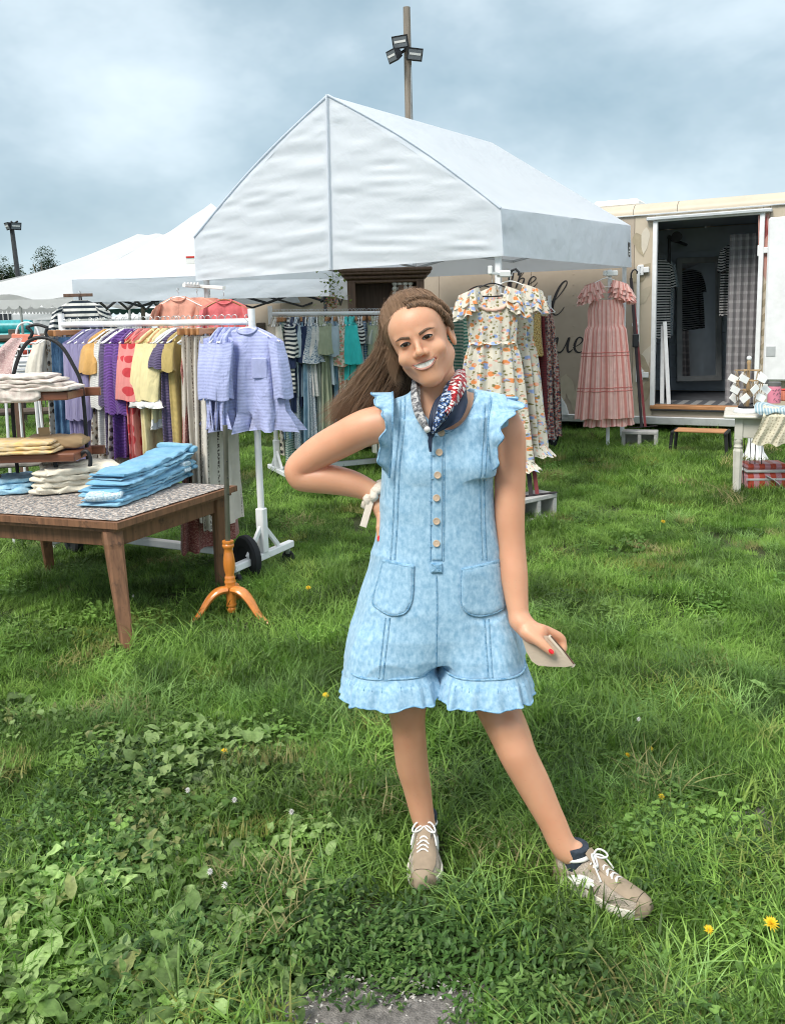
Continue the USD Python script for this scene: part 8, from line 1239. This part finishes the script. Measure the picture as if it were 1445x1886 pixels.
def strands(name, paths, w, m, tag_=None):
    n = len(paths[0]); P = np.array(paths, np.float32); p = path_of(cap, name); c = UsdGeom.BasisCurves.Define(stage, p); c.CreateTypeAttr('linear'); c.CreateCurveVertexCountsAttr(Vt.IntArray.FromNumpy(np.full(len(P), n, np.int32)))
    c.CreatePointsAttr(Vt.Vec3fArray.FromNumpy((P - wo.base).reshape(-1, 3).astype(np.float32))); wd = (w * np.r_[.7, np.ones(n - 3), .7, .3]).astype(np.float32); c.CreateWidthsAttr(Vt.FloatArray.FromNumpy(np.tile(wd, len(P)))); c.SetWidthsInterpolation('vertex'); UsdShade.MaterialBindingAPI.Apply(c.GetPrim()).Bind(MATS[m])
def onheads(P, off):
    P = np.array(P, float); sh = P.shape; P = P.reshape(-1, 3); off = np.broadcast_to(np.asarray(off, float), sh[:-1]).ravel(); G = lambda q: field_of(CAP[:2], q)
    for _ in range(9): d = G(P); g = np.stack([G(P + v) - d for v in np.eye(3) * 1e-3], 1) / 1e-3; P = P - g * (d - off)[:, None]
    return P.reshape(sh)
def onhead(p, off): return onheads(np.asarray(p)[None], off)[0]
TIE = hw(-.030, -.085, .055)
hr = np.random.default_rng(12); tt = np.linspace(0, 1, 11)[None, :, None]  # swept back from the hairline over the crown
a = hr.uniform(-1, 1, 1300); s0 = np.stack([hw(.060 * x * 1.05 + hr.normal(0, .003),   .062 - .045 * x * x + hr.normal(0, .004), .083 - .055 * x * x + hr.normal(0, .004)) for x in a])[:, None]
crown = list(onheads(s0 * (1 - tt) + TIE * tt + HS * Hz * .035 * np.sin(np.pi * tt), .0015 + .005 * hr.random((1300, 11)) * np.sin(np.pi * tt[..., 0]) + .0015 * np.sin(20 * tt[..., 0] + np.arange(1300)[:, None])))
strands('crown_strands', crown, .0011, 'hair_crown'); strands('crown_highlights', [np.array(p) + hr.normal(0, .0012, 3) for p in crown[::3]], .0012, 'hair_brown')
# twisted braids along the hairline on the picture's right, and a small one on the left
def braid(name, pts, r, turns):
    P = onheads(spline([hw(*p) for p in pts], 46), .004); T, N, B = frames(P); u = np.linspace(0, 1, 46); M = []
    for ph in (0, 2.09, 4.19): o = N * (r * .62 * np.cos(turns * 6.28 * u + ph))[:, None] + B * (r * .62 * np.sin(turns * 6.28 * u + ph))[:, None]; M.append(tube(P + o, r * .66 * (1 - .25 * u), 7))
    wo.part(name, join(*M), 'hair_cap', parent=cap, smooth=True); L_ = []
    for ph in np.linspace(0, 6.28, 40): j = hr.normal(0, .0012, (46, 3)) + hr.normal(0, .0016, 3); o = N * (r * 1.02 * np.cos(turns * 6.28 * u + ph))[:, None] + B * (r * 1.02 * np.sin(turns * 6.28 * u + ph))[:, None]; L_.append(P + o + j)
    strands(name + '_strands', L_, .0012, 'hair_crown')
braid('braid', [(.006, .066, .088), (.028, .058, .082), (.049, .040, .066), (.063, .022, .044), (.071, .004, .022), (.071, -.020, .002)], (.0072), 9); braid('braid', [(.000, .054, .100), (.024, .040, .098), (.047, .020, .084), (.065, -.004, .054), (.068, -.030, .022)], .0066, 8)
tt = np.linspace(0, 1, 10)[None, :, None]; t0 = hr.random(1700); nz = lambda q: hr.normal(0, q, 1700)   # from the left of the parting, over the ear and back
s0 = np.stack([hw(x, y, z) for x, y, z in zip(-.006 - .050 * t0 + nz(.002), .072 - .018 * t0 ** 1.5, .083 - .050 * t0 ** 1.3 + nz(.002))])[:, None]; e0 = np.stack([hw(x, y, z) for x, y, z in zip(-.088 + nz(.005), .004 - .05 * hr.random(1700), -.030 - .04 * t0 + nz(.012))])[:, None]
side = s0 * (1 - tt) + e0 * tt + (-Hx * HS * .026 + Hz * HS * .014) * np.sin(np.pi * tt); side[:, :8] = onheads(side[:, :8], .004 + .008 * tt[:, :8, 0] * hr.random((1700, 8)) + .0012 * np.sin(17 * tt[:, :8, 0] + np.arange(1700)[:, None]))
side = list(side)
strands('side_strands', side, .0010, 'hair_crown')
def tail(n, seed, spread0, spread1, lo_=0.0, hi_=1.0):
    r = np.random.default_rng(seed); L_ = []
    for k in range(n):
        s = r.uniform(lo_, hi_); rt = hw(-.050 - .026 * (1 - s) + r.normal(0, .006), -.030 - .04 * r.random(), .085 - .095 * s + r.normal(0, .008))
        mid = np.array([697, 640]) * (1 - s) + np.array([752, 672]) * s; lo2 = np.array([658, 700]) * (1 - s) + np.array([742, 715]) * s; end = np.array([618, 772]) * (1 - s) ** .8 + np.array([735, 742]) * (1 - (1 - s) ** .8) + r.normal(0, [15, 12]); dz = r.normal(0, .016)
        lf = r.uniform(.80, 1.06); e_ = lo2 + (end - lo2) * lf; P = spline([rt, at(*(mid + r.normal(0, 3.5, 2)), 2.345 + dz * .6), at(*(lo2 + r.normal(0, 6, 2)), 2.375 + dz), at(*e_, 2.385 + 1.2 * dz)], 15); u = np.linspace(0, 1, 15); ph = r.uniform(0, 6.28); P = P + np.stack([.0050 * np.sin(9 * u + ph), .003 * np.cos(11 * u + ph), .002 * np.sin(9 * u)], 1) * (u ** 1.2)[:, None]; L_.append(P)
    return L_
strands('ponytail', tail(5200, 1, .02, .05), .0010, 'hair_brown'); strands('ponytail_dark', tail(2600, 2, .02, .05, .35, 1.0), .0012, 'hair_dark'); strands('ponytail_light', tail(2000, 3, .02, .05, 0, .7), .0009, 'hair_gold')
inner = []
for k in range(700):  # behind the neck
    x = hr.uniform(742, 800); e = np.array([x - 8 + hr.normal(0, 6), hr.uniform(706, 745)]); inner.append(spline([hw(-.06 + .1 * (x - 742) / 58, -.06, -.01), at(x, 672, 2.36), at(*e, 2.385)], 10))
strands('nape_strands', inner, .002, 'hair_dark')
fly = []
for k in range(46):
    a = hr.uniform(-2.4, .9); s0 = onhead(hw(.07 * math.sin(a), -.02, .06 + .06 * math.cos(a)), .002); d = s0 - HC; d /= np.linalg.norm(d); fly.append(spline([s0, s0 + d * hr.uniform(.003, .010) + hr.normal(0, .005, 3), s0 + d * hr.uniform(.0, .02) + np.array([-.03, 0, -.02]) * hr.random() + hr.normal(0, .007, 3)], 8))
for k in range(60):
    x = hr.uniform(-1, 1); s0 = hw(.060 * x, .066 - .04 * x * x, .080 - .05 * x * x) ; fly.append(spline([s0, onhead(hw(.064 * x + hr.normal(0, .004), .04 - .04 * x * x, .098 - .05 * x * x), .006 + .006 * hr.random()), onhead(hw(.05 * x, -.02, .118 - .03 * x * x), .004 + .010 * hr.random())], 8))
strands('flyaway_strands', fly, .0006, 'hair_brown')
